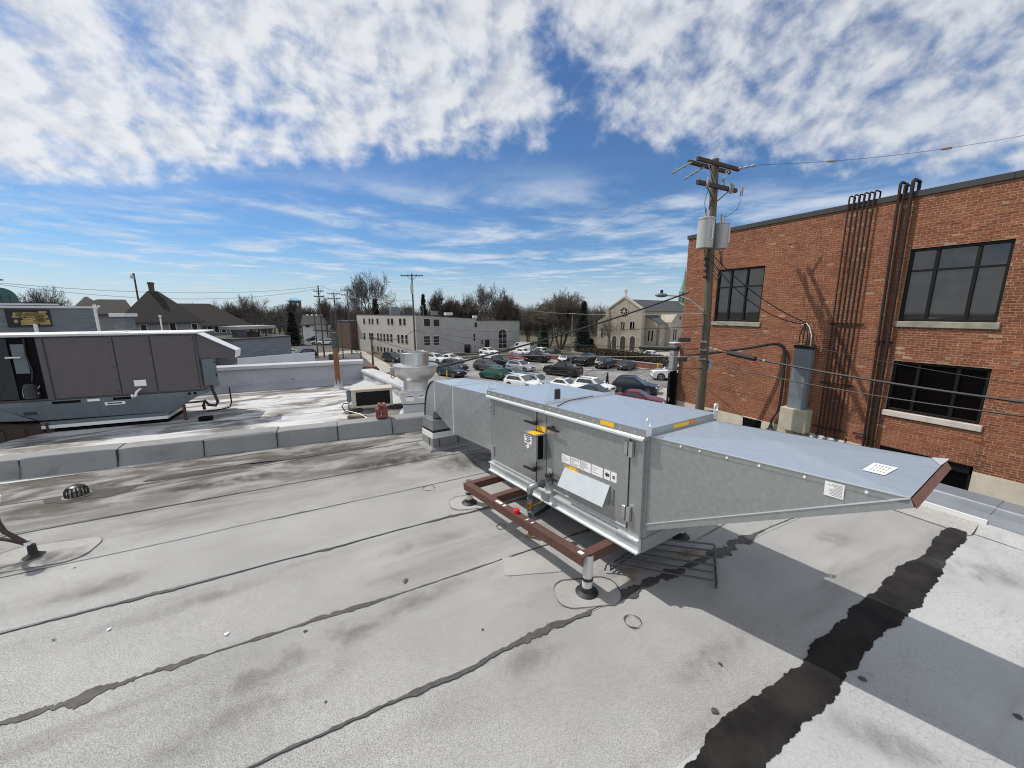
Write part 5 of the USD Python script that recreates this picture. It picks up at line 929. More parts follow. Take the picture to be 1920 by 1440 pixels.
def window(h, cols, hbar, sill, glass='dark_glass', deep=0.16, sillmat='sill_stone', reveal=True):
    y0, y1, z0, z1 = h; x = WX + 0.10
    w = MB().box(x + 0.05, x + 0.06, y0, y1, z0, z1).out(bb, 'window', 'dark_void')
    fw = 0.085; ys_ = [y0] + [y0 + (y1 - y0) * c for c in cols] + [y1]; zs_ = [z0] + ([z0 + (z1 - z0) * hbar] if hbar else []) + [z1]
    for i, y in enumerate(ys_):
        a, b = (y, y + fw) if i == 0 else (y - fw, y) if i == len(ys_) - 1 else (y - fw / 2, y + fw / 2)
        MB().cbox(x - 0.03, x + 0.05, a, b, z0 + fw, z1 - fw, 0.006).out(w, 'mullion', 'dark_metal')
    MB().cbox(x - 0.03, x + 0.05, y0, y1, z0, z0 + fw, 0.006).out(w, 'bottom_rail', 'dark_metal'); MB().cbox(x - 0.03, x + 0.05, y0, y1, z1 - fw, z1, 0.006).out(w, 'top_rail', 'dark_metal')
    if hbar: MB().cbox(x - 0.025, x + 0.05, y0 + fw, y1 - fw, zs_[1] - fw * 0.4, zs_[1] + fw * 0.4, 0.006).out(w, 'transom', 'dark_metal')
    for i in range(len(ys_) - 1):
        for j in range(len(zs_) - 1):
            t_ = rb.normal(0, 0.0012, 3); a, b, c, d = ys_[i], ys_[i + 1], zs_[j], zs_[j + 1]
            MB().add([[x + 0.03 + t_[0], a, c], [x + 0.03 + t_[1], b, c], [x + 0.03, b, d], [x + 0.03 + t_[2], a, d]], [[3, 2, 1, 0]]).out(w, 'pane', glass)
    MB().cbox(WX - 0.06, WX + 0.14, y0 - 0.08, y1 + 0.06, z0 - 0.20, z0 - 0.004, 0.012).out(w, 'sill', sillmat)
window(W1, (0.36, 0.70), 0.66, 1); window(W2, (0.30, 0.70), 0.70, 1); window(W3, (0.30, 0.71), 0.0, 1, 'dark_glass2', sillmat='sill_white'); window(R4, (0.5,), 0.7, 1); window(R5, (0.5,), 0.0, 1, 'dark_glass2')
MB().box(WX - 0.012, WX + 0.01, SF[1], 5.5 * KX * 1.3, GROUND, zF).out(bb, 'painted_base', 'cream_paint'); MB().box(WX - 0.012, WX + 0.01, yR, SF[0], GROUND, zF).out(bb, 'painted_base', 'cream_paint')
sfw = MB().box(WX + 0.20, WX + 0.22, SF[0], SF[1], GROUND, SF[3]).out(bb, 'shopfront', 'dark_void')
for a, b, c, d in ((SF[0], SF[1], SF[3] - 0.30, SF[3]), (SF[0], SF[1], -3.75, -3.60), (SF[0] + 1.0, SF[0] + 1.08, GROUND, SF[3] - 0.3), (SF[0], SF[0] + 0.09, GROUND, SF[3])):
    MB().cbox(WX + 0.08, WX + 0.19, a, b, c, d, 0.006).out(sfw, 'frame', 'dark_metal')
MB().add([[WX + 0.15, SF[0], -3.6], [WX + 0.15, SF[1], -3.6], [WX + 0.15, SF[1], SF[3] - 0.3], [WX + 0.15, SF[0], SF[3] - 0.3]], [[3, 2, 1, 0]]).out(sfw, 'pane', 'dark_glass2')
MB().box(WX - 0.02, WX + 0.02, *VENT).out(bb, 'vent_opening', 'dark_void'); MB().cbox(WX - 0.03, WX + 0.01, VENT[0] - 0.04, VENT[1] + 0.04, VENT[3], VENT[3] + 0.05).out(bb, 'vent_frame', 'cream_paint')
# conduits running over the coping
def conduit(y9t, y9b, r, zt, over, zb, x, name='conduit', q=10):
    ya, yb = y9t * KX, y9b * KX
    pts = [(x, yb, zb), (x, ya, zt), (x + 0.02, ya, zt + 0.06), (x + 0.10, ya, zt + 0.10)] + ([(x + over, ya, zt + 0.10), (x + over, ya, zT + 0.15)] if over else [])
    MB().tube(pts, r, q).out(bb, name, 'conduit_paint', smooth=50)
zb_ = wp(0, -0.17)[1]
for k in range(6): conduit(3.80 - 0.072 * k, 3.73 - 0.068 * k, 0.026, zT + 0.36 + 0.015 * (k % 2), 0.42, zb_ + 0.05, WX - 0.10)
for y9t, y9b, r in ((3.11, 2.99, 0.044), (3.05, 2.945, 0.032), (2.955, 2.875, 0.052)): conduit(y9t, y9b, r, zT + 0.36 + 0.1 * (r > 0.04), 0.5, zb_ - 0.35, WX - 0.12)
for z9 in (2.05, 0.9, -0.0):
    y0, z0 = wp(3.30, z9); y1, _ = wp(3.84, z9)
    MB().cbox(WX - 0.075, WX - 0.03, y0, y1, z0, z0 + 0.05).out(bb, 'conduit_strut', 'conduit_paint')
for z9 in (1.75,):
    y0, z0 = wp(2.86, z9); y1, _ = wp(3.10, z9); MB().cbox(WX - 0.08, WX - 0.03, y0, y1, z0, z0 + 0.06).out(bb, 'conduit_strut', 'dark_metal')
MB().tube([(WX - 0.08, 6.35, zb_ + 0.35), (WX - 0.08, 6.35, zb_ + 0.42), (WX - 0.08, 5.75, zb_ + 0.42), (WX - 0.08, 5.72, zb_)], 0.03, 8).out(bb, 'conduit', 'conduit_paint', smooth=50)
# switch cabinet with its cables
y0, z0 = wp(3.99, 0.30); y1, z1 = wp(4.31, 1.55)
sw = thing('switch_cabinet', 'tall blue-grey electrical trough on the brick wall above a stained meter box', 'electrical cabinet')
MB().cbox(WX - 0.30, WX - 0.003, y0 + 0.02, y1, z0, z1, 0.012).out(sw, 'trough', 'cabinet_blue'); MB().cbox(WX - 0.33, WX - 0.004, y0 - 0.02, y1 + 0.03, z1, z1 + 0.12, 0.01).out(sw, 'weather_head', 'dark_metal')
ya, za = wp(3.885, -0.17); yb, zb2 = wp(4.395, 0.295)
MB().cbox(WX - 0.46, WX - 0.003, ya, yb, za, z0 - 0.004, 0.012).out(sw, 'meter_box', 'cabinet_rust')
for k in range(3): MB().cyl((WX - 0.2, ya + 0.15 + 0.2 * k, za), (WX - 0.2, ya + 0.15 + 0.2 * k, za - 0.8), 0.06, 10).out(sw, 'conduit_stub', 'painted_grey', smooth=40)
hy, hz_ = wp(4.20, 2.06); HOOK = np.array([WX - 0.15, hy, hz_])
for k, mt in enumerate(('black_rubber', 'black_rubber', 'black_rubber', 'white_pvc')):
    yk = y1 - 0.08 - 0.14 * k; MB().tube([HOOK, HOOK + [-0.02, (yk - hy) * 0.5, -0.16], (WX - 0.22, yk, z1 + 0.55), (WX - 0.2, yk, z1 + 0.1)], 0.020, 6).out(sw, 'service_cable', mt, smooth=60)
W('wall_hook', MB().beam(HOOK + [0.15, 0.10, -0.02], HOOK + [-0.02, 0.0, 0.0], 0.05, 0.05).beam(HOOK + [0.1, 0.22, -0.1], HOOK + [0.0, 0.0, -0.02], 0.03, 0.03), 'cream_paint', 'cable hook on the brick wall above the blue-grey trough', 'hook')
for k in range(4):
    ym, zm = wp(3.80 - 0.165 * k, -0.23)
    g = thing('gas_meter', ('leftmost', 'second from left', 'third from left', 'rightmost')[k] + ' of the four grey meters at the foot of the dark conduits', 'meter', loc=(WX, ym, zm - 0.12), group='meters under the conduits')
    MB().cbox(-0.28, -0.06, -0.12, 0.12, -0.02, 0.28, 0.05).out(g, 'body', 'painted_grey'); MB().cbox(-0.30, -0.279, -0.06, 0.06, 0.10, 0.19, 0.008).out(g, 'dial', 'white_label'); MB().cyl((-0.14, 0.0, -0.02), (-0.14, 0, -0.35), 0.035, 8).out(g, 'pipe', 'dark_metal'); MB().cyl((-0.14, -0.1, 0.26), (-0.14, -0.1, 0.36), 0.03, 8).out(g, 'inlet', 'dark_metal')
# thick black cable bundle down the wall
bc = []
for y9, z9, xo in ((6.17, 1.24, -2.2), (5.6, 1.37, -1.4), (5.0, 1.52, -0.7), (4.72, 1.60, -0.25), (4.58, 1.55, -0.12), (4.52, 1.36, -0.10), (4.50, 0.9, -0.10), (4.50, 0.3, -0.10), (4.56, 0.05, -0.10), (4.62, -0.12, -0.12)):
    y, z = wp(y9, z9); bc.append((WX + xo, y, z))
cbm = thing('cable_bundle', 'thick black cable bundle bending down the brick wall beside the trough', 'cable')
bc = np.array(bc); sp = np.linspace(0, 1, len(bc)); s2 = np.linspace(0, 1, 60)
from scipy.interpolate import CubicSpline
cs = CubicSpline(sp, bc)
for k in range(4): MB().tube(cs(s2) + [0.02 * math.cos(k * 1.6) - 0.02, 0.035 * math.cos(k * 1.6 + 1), 0.035 * math.sin(k * 1.6)], 0.028, 7).out(cbm, 'cable', 'black_rubber', smooth=60)
for k in range(5):
    e = bc[-1]; MB().tube([e, e + [-0.02, 0.05 * k - 0.12, -0.3], e + [-0.02, 0.10 * k - 0.15, -0.55]], 0.022, 6).out(cbm, 'cable_tail', 'black_rubber', smooth=60)
# dark framed box and lamps at the far corner of the wall
db = thing('corner_gate', 'black metal frame standing out from the far corner of the brick wall', 'gate', loc=(WX, 14.42, 0))
z0, z1 = wp(7.1, -0.62)[1], wp(7.1, 0.60)[1]
MB().cbox(-0.10, 0.05, 0.02, 0.14, z0, z1, 0.01).out(db, 'post', 'dark_metal'); MB().cbox(-0.62, -0.52, 0.02, 0.14, z0 + 0.3, z1 + 0.05, 0.01).out(db, 'post', 'dark_metal'); MB().cbox(-0.55, -0.06, 0.05, 0.10, z0 + 0.25, z1 + 0.12, 0.01).out(db, 'panel', 'dark_void'); MB().cbox(-0.60, -0.62 + 0.08, 0.0, 0.02, z0 + 0.9, z0 + 1.1).out(db, 'latch', 'white_pvc')
gb = thing('wall_cabinet', 'tall grey telecom cabinet at the far corner of the brick wall', 'cabinet'); y, z = wp(7.33, 1.0)
MB().cbox(WX - 0.35, WX + 0.05, 14.5, 14.8, wp(0, 0.30)[1], wp(0, 1.42)[1], 0.02).out(gb, 'case', 'painted_grey'); MB().cbox(WX - 0.40, WX + 0.1, 14.45, 14.85, wp(0, 1.42)[1], wp(0, 1.42)[1] + 0.06, 0.01).out(gb, 'cap', 'coping_white')

# ------------------------------------------------------------------ town: buildings
M('grey_block', (0.345, 0.335, 0.315), 0.85, var=0.16, vscale=0.7, space='world', spots=(1.1, 0.62, (0.23, 0.225, 0.21), 0.5)); M('grey_block_lit', (0.52, 0.49, 0.455), 0.85, var=0.12, vscale=0.6, space='world')  # one office wall material: sunlit side and shaded front put into the colours
M('win_black', (0.008, 0.009, 0.010), 0.12, spec=0.6); M('frame_light', (0.55, 0.54, 0.51), 0.6); M('frame_dark', (0.05, 0.05, 0.052), 0.5)
M('limestone', (0.41, 0.37, 0.30), 0.9, vscale=0.9, col2=(0.31, 0.275, 0.22), space='world', spots=(0.7, 0.58, (0.19, 0.165, 0.13), 0.6)); M('limestone_trim', (0.50, 0.455, 0.38), 0.9, var=0.2, vscale=1.5, space='world')
M('slate', (0.075, 0.082, 0.09), 0.75, var=0.3, vscale=1.2, space='world', stretch=(1, 1, 4)); M('shingle', (0.030, 0.026, 0.023), 0.9, var=0.3, vscale=2.0, space='world', stretch=(1, 1, 5)); M('shingle_grey', (0.06, 0.06, 0.063), 0.9, var=0.25, vscale=2.0, space='world', stretch=(1, 1, 5))
M('siding_grey', (0.24, 0.245, 0.25), 0.8, var=0.3, vscale=1.1, space='world', stretch=(0.3, 0.3, 5)); M('siding_blue', (0.20, 0.215, 0.235), 0.8, var=0.3, vscale=1.2, space='world', stretch=(0.4, 0.4, 4)); M('siding_white', (0.62, 0.62, 0.60), 0.75, var=0.12, vscale=1.0, space='world')
M('mural_black', (0.012, 0.013, 0.018), 0.6); M('mural_gold', (0.52, 0.38, 0.14), 0.6, var=0.4, vscale=1.2, space='world'); M('copper_green', (0.17, 0.33, 0.25), 0.7, var=0.25, vscale=2, space='world'); M('tower_blue', (0.16, 0.42, 0.68), 0.5); M('tower_brick', (0.13, 0.10, 0.09), 0.9, var=0.3, vscale=0.6, space='world')
M('brown_brick', (0.105, 0.065, 0.048), 0.9, var=0.3, vscale=1, space='world'); M('red_siding', (0.27, 0.09, 0.065), 0.85, var=0.3, vscale=1, space='world'); M('low_brick', (0.26, 0.10, 0.07), 0.9, var=0.3, vscale=1.5, space='world'); M('teal_glass', (0.03, 0.09, 0.09), 0.2); M('white_wall', (0.66, 0.67, 0.69), 0.7, var=0.1, vscale=0.8, space='world')
M('pole_wood', (0.145, 0.125, 0.085), 0.9, vscale=6, col2=(0.085, 0.075, 0.055), stretch=(3, 3, 0.35), bump=0.4, bscale=30); M('pole_far', (0.085, 0.072, 0.06), 0.9); M('arm_wood', (0.075, 0.055, 0.042), 0.9, var=0.3, vscale=8); M('tank_grey', (0.46, 0.47, 0.46), 0.45, var=0.08, vscale=3); M('wire_black', (0.015, 0.015, 0.016), 0.6); M('insulator', (0.30, 0.28, 0.27), 0.3); M('yellow_paint', (0.62, 0.40, 0.02), 0.6)
M('stone_wall', (0.22, 0.205, 0.185), 0.9, var=0.5, vscale=3, space='world'); M('steel_pole', (0.20, 0.21, 0.21), 0.5, 0.5)

def wallpt(px, py, A, B):
    """where the pixel's ray meets the upright plane through the plan points A, B -> (distance along A-B, height)"""
    A, B = np.asarray(A[:2], float), np.asarray(B[:2], float); e = (B - A) / np.linalg.norm(B - A); n = np.array([-e[1], e[0]]); d = ray(px, py)
    k = ((A - EYE[:2]) @ n) / (d[:2] @ n); p = EYE + d * k; return (p[:2] - A) @ e, p[2]
class Wall:
    """a flat facade from A to B (plan points); s runs along it, z up; the outside is on the eye's side"""
    def __init__(s, A, B):
        s.A, s.B = np.asarray(A[:2], float), np.asarray(B[:2], float); s.L = np.linalg.norm(s.B - s.A); s.e = (s.B - s.A) / s.L; n = np.array([-s.e[1], s.e[0]])
        s.n = n if n @ (EYE[:2] - s.A) > 0 else -n
    def p(s, a, z, o=0.0): q = s.A + s.e * a + s.n * o; return np.array([q[0], q[1], z])
    def px(s, x, y): return wallpt(x, y, s.A, s.B)
    def slab(s, mb, poly, o0, o1):
        """extrudes polygon (s, z) between offsets o0 < o1 from the wall plane"""
        ex, ey = np.array([*s.e, 0]), UP; ez = np.cross(ex, ey); k = ez[:2] @ s.n; o = s.p(0, 0, o0 if k > 0 else o1)
        return mb.ext(poly, o, ex, ey, o1 - o0)
    def rect(s, a0, a1, z0, z1, o0, o1, mb=None): return s.slab(mb or MB(), sbox(a0, z0, a1, z1), o0, o1)
    def win(s, parent, x0, y0, x1, y1, frame='frame_light', glass='win_black', bars=(1, 1), name='window', fr=0.08, arch=False, pix=True):
        if pix: (a0, z1), (a1, z0) = s.px(x0, y0), s.px(x1, y1); a0, a1 = min(a0, a1), max(a0, a1)
        else: a0, z0, a1, z1 = x0, y0, x1, y1
        P = sbox(a0, z0, a1, z1)
        if arch: r = (a1 - a0) / 2; P = sbox(a0, z0, a1, z1 - r).union(Point((a0 + a1) / 2, z1 - r).buffer(r, 10))
        w = s.slab(MB(), P.buffer(fr, join_style=2).difference(P), -0.01, 0.05).out(parent, name, frame)
        s.slab(MB(), P, -0.01, 0.012).out(w, 'pane', glass)
        if max(bars) > 1:
            m = MB()
            for i in range(1, bars[0]): a = a0 + (a1 - a0) * i / bars[0]; s.rect(a - 0.03, a + 0.03, z0, z1, 0.0, 0.03, m)
            for i in range(1, bars[1]): z = z0 + (z1 - z0) * i / bars[1]; s.rect(a0, a1, z - 0.03, z + 0.03, 0.0, 0.028, m)
            m.out(w, 'glazing_bar', frame)
        return w
# pale two-storey block in the middle
G = GROUND
A_, B_, C_ = np.array([10.3, 98.1]), np.array([19.1, 77.4]), np.array([44.2, 80.3])
wb = thing('office_block', 'long pale grey two-storey office block with rows of narrow dark windows', 'building')
L1, L2 = Wall(B_, A_), Wall(B_, C_); zc = 1.42
sM = L2.px(893, 620)[0]
back = A_ + (C_ - B_) * 1.0
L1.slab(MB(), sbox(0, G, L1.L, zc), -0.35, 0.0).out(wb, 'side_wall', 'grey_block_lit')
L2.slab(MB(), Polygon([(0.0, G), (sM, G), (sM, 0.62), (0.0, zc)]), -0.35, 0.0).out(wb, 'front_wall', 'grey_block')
L2.slab(MB(), Polygon([(sM, G), (L2.L, G), (L2.L, 0.02), (sM, 0.20)]), -0.40, -0.06).out(wb, 'front_wall', 'grey_block')
MB().add([[*B_, zc - 0.25], [*L2.p(sM, 0)[:2], 0.4], [*C_, -0.2], [*(C_ + (A_ - B_)), -0.2], [*A_, zc - 0.25]], [[0, 1, 4], [1, 3, 4], [1, 2, 3]]).out(wb, 'roof', 'slate')
L1.slab(MB(), sbox(-0.05, zc, L1.L + 0.05, zc + 0.10), -0.40, 0.05).out(wb, 'parapet_cap', 'frame_dark'); L2.slab(MB(), Polygon([(0.05, zc), (sM, 0.62), (sM, 0.72), (0.05, zc + 0.1)]), -0.40, 0.05).out(wb, 'parapet_cap', 'frame_dark'); L2.slab(MB(), Polygon([(sM, 0.20), (L2.L, 0.02), (L2.L, 0.12), (sM, 0.30)]), -0.45, 0.0).out(wb, 'parapet_cap', 'frame_dark')
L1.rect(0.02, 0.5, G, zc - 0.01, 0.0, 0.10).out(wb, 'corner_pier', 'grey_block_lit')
z3 = lambda x, y: (600 + x / 4.8, 480 + y / 4.8)
for x0, y0, x1, y1 in ((388, 562, 407, 612), (437, 562, 454, 612), (464, 562, 482, 613), (508, 562, 528, 614), (606, 562, 628, 618), (638, 562, 661, 619), (711, 562, 735, 622), (749, 562, 773, 624),
                       (391, 690, 410, 748), (441, 692, 458, 752), (465, 692, 484, 754), (514, 694, 533, 760), (542, 696, 560, 764), (570, 698, 590, 768), (600, 700, 622, 770), (632, 702, 654, 774), (696, 706, 719, 784), (730, 708, 753, 788), (767, 711, 792, 792),
                       (470, 806, 484, 845), (515, 812, 531, 856), (544, 816, 560, 860), (574, 820, 590, 864), (605, 824, 620, 868), (637, 830, 654, 874), (700, 838, 716, 868), (734, 844, 752, 868), (769, 850, 789, 870)):
    L1.win(wb, *z3(x0, y0), *z3(x1, y1), fr=0.04, bars=(1, 2) if y0 > 650 and y0 < 800 else (1, 1))
for x0, y0, x1, y1, b in ((934, 566, 991, 630, (1, 1)), (1019, 570, 1075, 632, (1, 1)), (934, 722, 991, 801, (1, 3)), (1019, 722, 1075, 801, (1, 3)), (1028, 862, 1066, 884, (1, 1)), (1387, 596, 1415, 642, (1, 1)), (1378, 698, 1398, 766, (1, 2)), (1450, 756, 1467, 798, (1, 1))):
    L2.win(wb, *z3(x0, y0), *z3(x1, y1), fr=0.06, bars=b)
for x0, y0, x1, y1 in ((1300, 798, 1350, 904), (1486, 758, 1522, 838)): L2.win(wb, *z3(x0, y0), *z3(x1, y1), fr=0.07, name='door', frame='frame_dark')
L2.win(wb, *z3(1604, 660), *z3(1680, 825), fr=0.16, arch=True, bars=(2, 4), name='arched_window')
L2.rect(L2.px(*z3(1352, 800))[0], L2.px(*z3(1378, 800))[0], G, L2.px(*z3(1352, 800))[1], 0.0, 0.5).out(wb, 'pier', 'grey_block')
for k, (px, d, w, h, mt, lab) in enumerate([(741, 88, 1.9, 1.6, 'steel_pole', 'boxy grey cooling unit on the left of the pale office roof'), (765, 90, 1.8, 1.5, 'frame_dark', 'dark boxy unit on the pale office roof beside the pole'), (841, 90, 1.6, 0.5, 'siding_white', 'low white unit on the roof edge of the pale office block'), (815, 92, 1.3, 0.8, 'steel_pole', 'small grey vent box in the middle of the pale office roof'), (890, 88, 0.9, 0.6, 'siding_white', 'white box on the corner of the pale office roof')]):
    p = far(px, 600, d); t = thing('roof_unit', lab, 'roof unit', loc=(p[0], p[1], zc - 0.25 if k < 4 else 0.4)); MB().cbox(-w / 2, w / 2, -w / 2, w / 2, 0.15, 0.25 + h, 0.04).out(t, 'case', mt); MB().cyl((0, 0, 0.25 + h), (0, 0, 0.33 + h), w * 0.35, 14).out(t, 'fan_cowl', 'frame_dark'); MB().box(-w * 0.4, w * 0.4, -w * 0.4, w * 0.4, 0.0, 0.15).out(t, 'skid', 'frame_dark')
for k, px in enumerate((788, 793)):
    p = far(px, 575, 88); W('roof_pipe', MB().tube([(p[0], p[1], 1.0), (p[0], p[1], 3.4 + 0.2 * k)], 0.07, 6), 'steel_pole', ('shorter', 'taller')[k] + ' of two thin pipes on the pale office roof', 'pipe')
# church
ch = thing('church', 'tan limestone church with rose window, three arched doors and slate roof', 'church')
F1, F2 = np.array([64.4, 72.8]), np.array([66.6, 64.3]); FW = Wall(F1, F2); fl_ = FW.L; inn_ = -FW.n
z4 = lambda x, y: (960 + x / 5.333, 480 + y / 5.333)
zap, zev = FW.px(*z4(1132, 418))[1], FW.px(*z4(1305, 545))[1]
FW.slab(MB(), Polygon([(0, G), (fl_, G), (fl_, zev), (fl_ / 2, zap), (0, zev)]), -0.8, 0).out(ch, 'facade', 'limestone')
for s0 in (0, fl_):
    FW.rect(s0 - 0.45, s0 + 0.45, G, zev + 0.2, -0.8, 0.35).out(ch, 'buttress', 'limestone')
cp = MB()
for s0, s1, z0_, z1_ in ((-0.3, fl_ / 2, zev, zap), (fl_ / 2, fl_ + 0.3, zap, zev)):
    FW.slab(cp, Polygon([(s0, z0_), (s1, z1_), (s1, z1_ + 0.4), (s0, z0_ + 0.4)]), -0.9, 0.15)
cp.out(ch, 'gable_coping', 'limestone_trim')
cr = FW.p(fl_ / 2, 0, -0.3); MB().beam([cr[0], cr[1], zap + 0.3], [cr[0], cr[1], zap + 2.0], 0.22, 0.22).beam([*(cr[:2] - FW.e * 0.45), zap + 1.45], [*(cr[:2] + FW.e * 0.45), zap + 1.45], 0.2, 0.2).out(ch, 'cross', 'limestone_trim')
sR, zR = FW.px(*z4(1122, 553)); rr = 1.05
rw = FW.slab(MB(), Point(sR, zR).buffer(rr, 24).difference(Point(sR, zR).buffer(rr * 0.86, 24)), 0.0, 0.12).out(ch, 'rose_window', 'limestone_trim'); FW.slab(MB(), Point(sR, zR).buffer(rr * 0.86, 24), 0.0, 0.02).out(rw, 'pane', 'win_black')
sp_ = MB()
for k in range(8):
    a = k * math.pi / 4; c, q = math.cos(a), math.sin(a); FW.slab(sp_, Polygon([(sR - q * 0.06, zR + c * 0.06), (sR + c * rr * 0.88 - q * 0.06, zR + q * rr * 0.88 + c * 0.06), (sR + c * rr * 0.88 + q * 0.06, zR + q * rr * 0.88 - c * 0.06), (sR + q * 0.06, zR - c * 0.06)]), 0.02, 0.10)
FW.slab(sp_, Point(sR, zR).buffer(0.27, 12), 0.02, 0.12); sp_.out(rw, 'tracery', 'limestone_trim')
for x0, x1 in ((1182, 1200), (1207, 1222), (1092, 1106), (1112, 1124)): FW.win(ch, *z4(x0, 655), *z4(x1, 735), fr=0.10, arch=True, frame='limestone_trim')
for x0, x1 in ((1180, 1226), (1085, 1130), (1005, 1040)):
    a, b = FW.px(*z4(x0, 800)), FW.px(*z4(x1, 935)); w = FW.win(ch, a[0], G, b[0], a[1], pix=False, fr=0.28, arch=True, frame='limestone_trim', glass='frame_dark', name='arched_door')
nl = 46.0; q = lambda s, dep, z: [*(FW.A + FW.e * s + inn_ * dep), z]
rov = 0.35
MB().add([q(-rov, 0.2, zev - 0.1), q(fl_ / 2, 0.2, zap - 0.3), q(fl_ / 2, nl, zap - 0.3), q(-rov, nl, zev - 0.1), q(fl_ + rov, 0.2, zev - 0.1), q(fl_ + rov, nl, zev - 0.1)], [[0, 1, 2, 3], [1, 4, 5, 2]]).out(ch, 'roof', 'slate')
NW = Wall(F2, F2 + inn_ * nl); NW.rect(0, nl, G, zev, -0.6, 0.0).out(ch, 'nave_wall', 'limestone')
NL = MB().add([q(0, 0.5, G), q(0, nl, G), q(0, nl, zev), q(0, 0.5, zev)], [[0, 1, 2, 3]]).out(ch, 'nave_wall', 'limestone')
for k in range(5):
    s_ = 13 + k * 6.0; NW.win(ch, s_, zev - 5.2, s_ + 0.9, zev - 1.4, pix=False, fr=0.12, arch=True, frame='limestone_trim'); NW.rect(s_ - 2.6, s_ - 1.9, G, zev - 1.0, 0.0, 0.5).out(ch, 'buttress', 'limestone')
# side chapel and aisle
so = 3.4; CW = Wall(F2 + inn_ * 2.0 + FW.e * so, F2 + inn_ * 12.0 + FW.e * so); zc2 = G + 6.2
SA = Wall(F2 + inn_ * 2.0, F2 + inn_ * 2.0 + FW.e * so); SA.slab(MB(), Polygon([(0, G), (so, G), (so, zc2), (0, zc2 + 1.6)]), -0.5, 0).out(ch, 'aisle_front', 'limestone'); SA.win(ch, 0.9, G + 2.2, 1.3, G + 4.6, pix=False, fr=0.1, arch=True, frame='limestone_trim'); SA.win(ch, 1.7, G + 2.2, 2.1, G + 4.6, pix=False, fr=0.1, arch=True, frame='limestone_trim')
CW.rect(0, 10, G, zc2, -0.5, 0).out(ch, 'aisle_wall', 'limestone'); CW.slab(MB(), Polygon([(3.2, G), (8.2, G), (8.2, zc2 + 0.3), (5.7, zc2 + 2.0), (3.2, zc2 + 0.3)]), -3.5, 1.2).out(ch, 'porch', 'limestone')
for s_ in (4.6, 5.6): CW.slab(MB(), sbox(s_, G + 2.4, s_ + 0.5, G + 4.8), 1.2, 1.23).out(ch, 'window', 'win_black')
MB().add([[*(F2 + inn_ * 1.8 + FW.e * (so + 0.3)), zc2], [*(F2 + inn_ * 12 + FW.e * (so + 0.3)), zc2], [*(F2 + inn_ * 12), zc2 + 1.8], [*(F2 + inn_ * 1.8), zc2 + 1.8]], [[0, 1, 2, 3]]).out(ch, 'aisle_roof', 'slate')
SL = Wall(F1 - FW.e * 3.6 + inn_ * 1.0, F1 + inn_ * 1.0); SL.slab(MB(), Polygon([(0, G), (3.6, G), (3.6, zc2 + 2.2), (0, zc2 + 0.3)]), -8.0, 0).out(ch, 'aisle_front', 'limestone')
for s_ in (1.2, 2.1): SL.win(ch, s_, G + 2.6, s_ + 0.5, G + 5.0, pix=False, fr=0.1, arch=True, frame='limestone_trim')
# its spire
spp = far(1278, 600, 118); st = thing('church_spire', 'slender green copper church spire rising beside the brick corner', 'spire', loc=(spp[0], spp[1], G), rz=20)
zt_ = zat(spp, 1279, 503) - G; zb_2 = zat(spp, 1278, 552) - G; zm = zat(spp, 1278, 577) - G
MB().lathe([(0.05, zt_), (0.28, zt_ - 2.4), (0.95, zb_2 + 1.6), (1.05, zb_2 + 1.0)], n=8).out(st, 'needle', 'copper_green'); MB().lathe([(1.15, zb_2 + 1.0), (1.35, zb_2 + 0.8), (1.35, zm + 1.2), (2.2, zm)], n=8).out(st, 'belfry', 'copper_green'); MB().box(-1.9, 1.9, -1.9, 1.9, 0, zm).out(st, 'tower', 'limestone')
for k in range(8):
    a = math.pi / 8 + k * math.pi / 4; MB().obb([1.29 * math.cos(a) * 0.965, 1.29 * math.sin(a) * 0.965, (zb_2 + zm) / 2 + 0.6], [0.04 * math.cos(a), 0.04 * math.sin(a), 0], [-0.22 * math.sin(a), 0.22 * math.cos(a), 0], [0, 0, 0.8]).out(st, 'louvre', 'frame_dark')

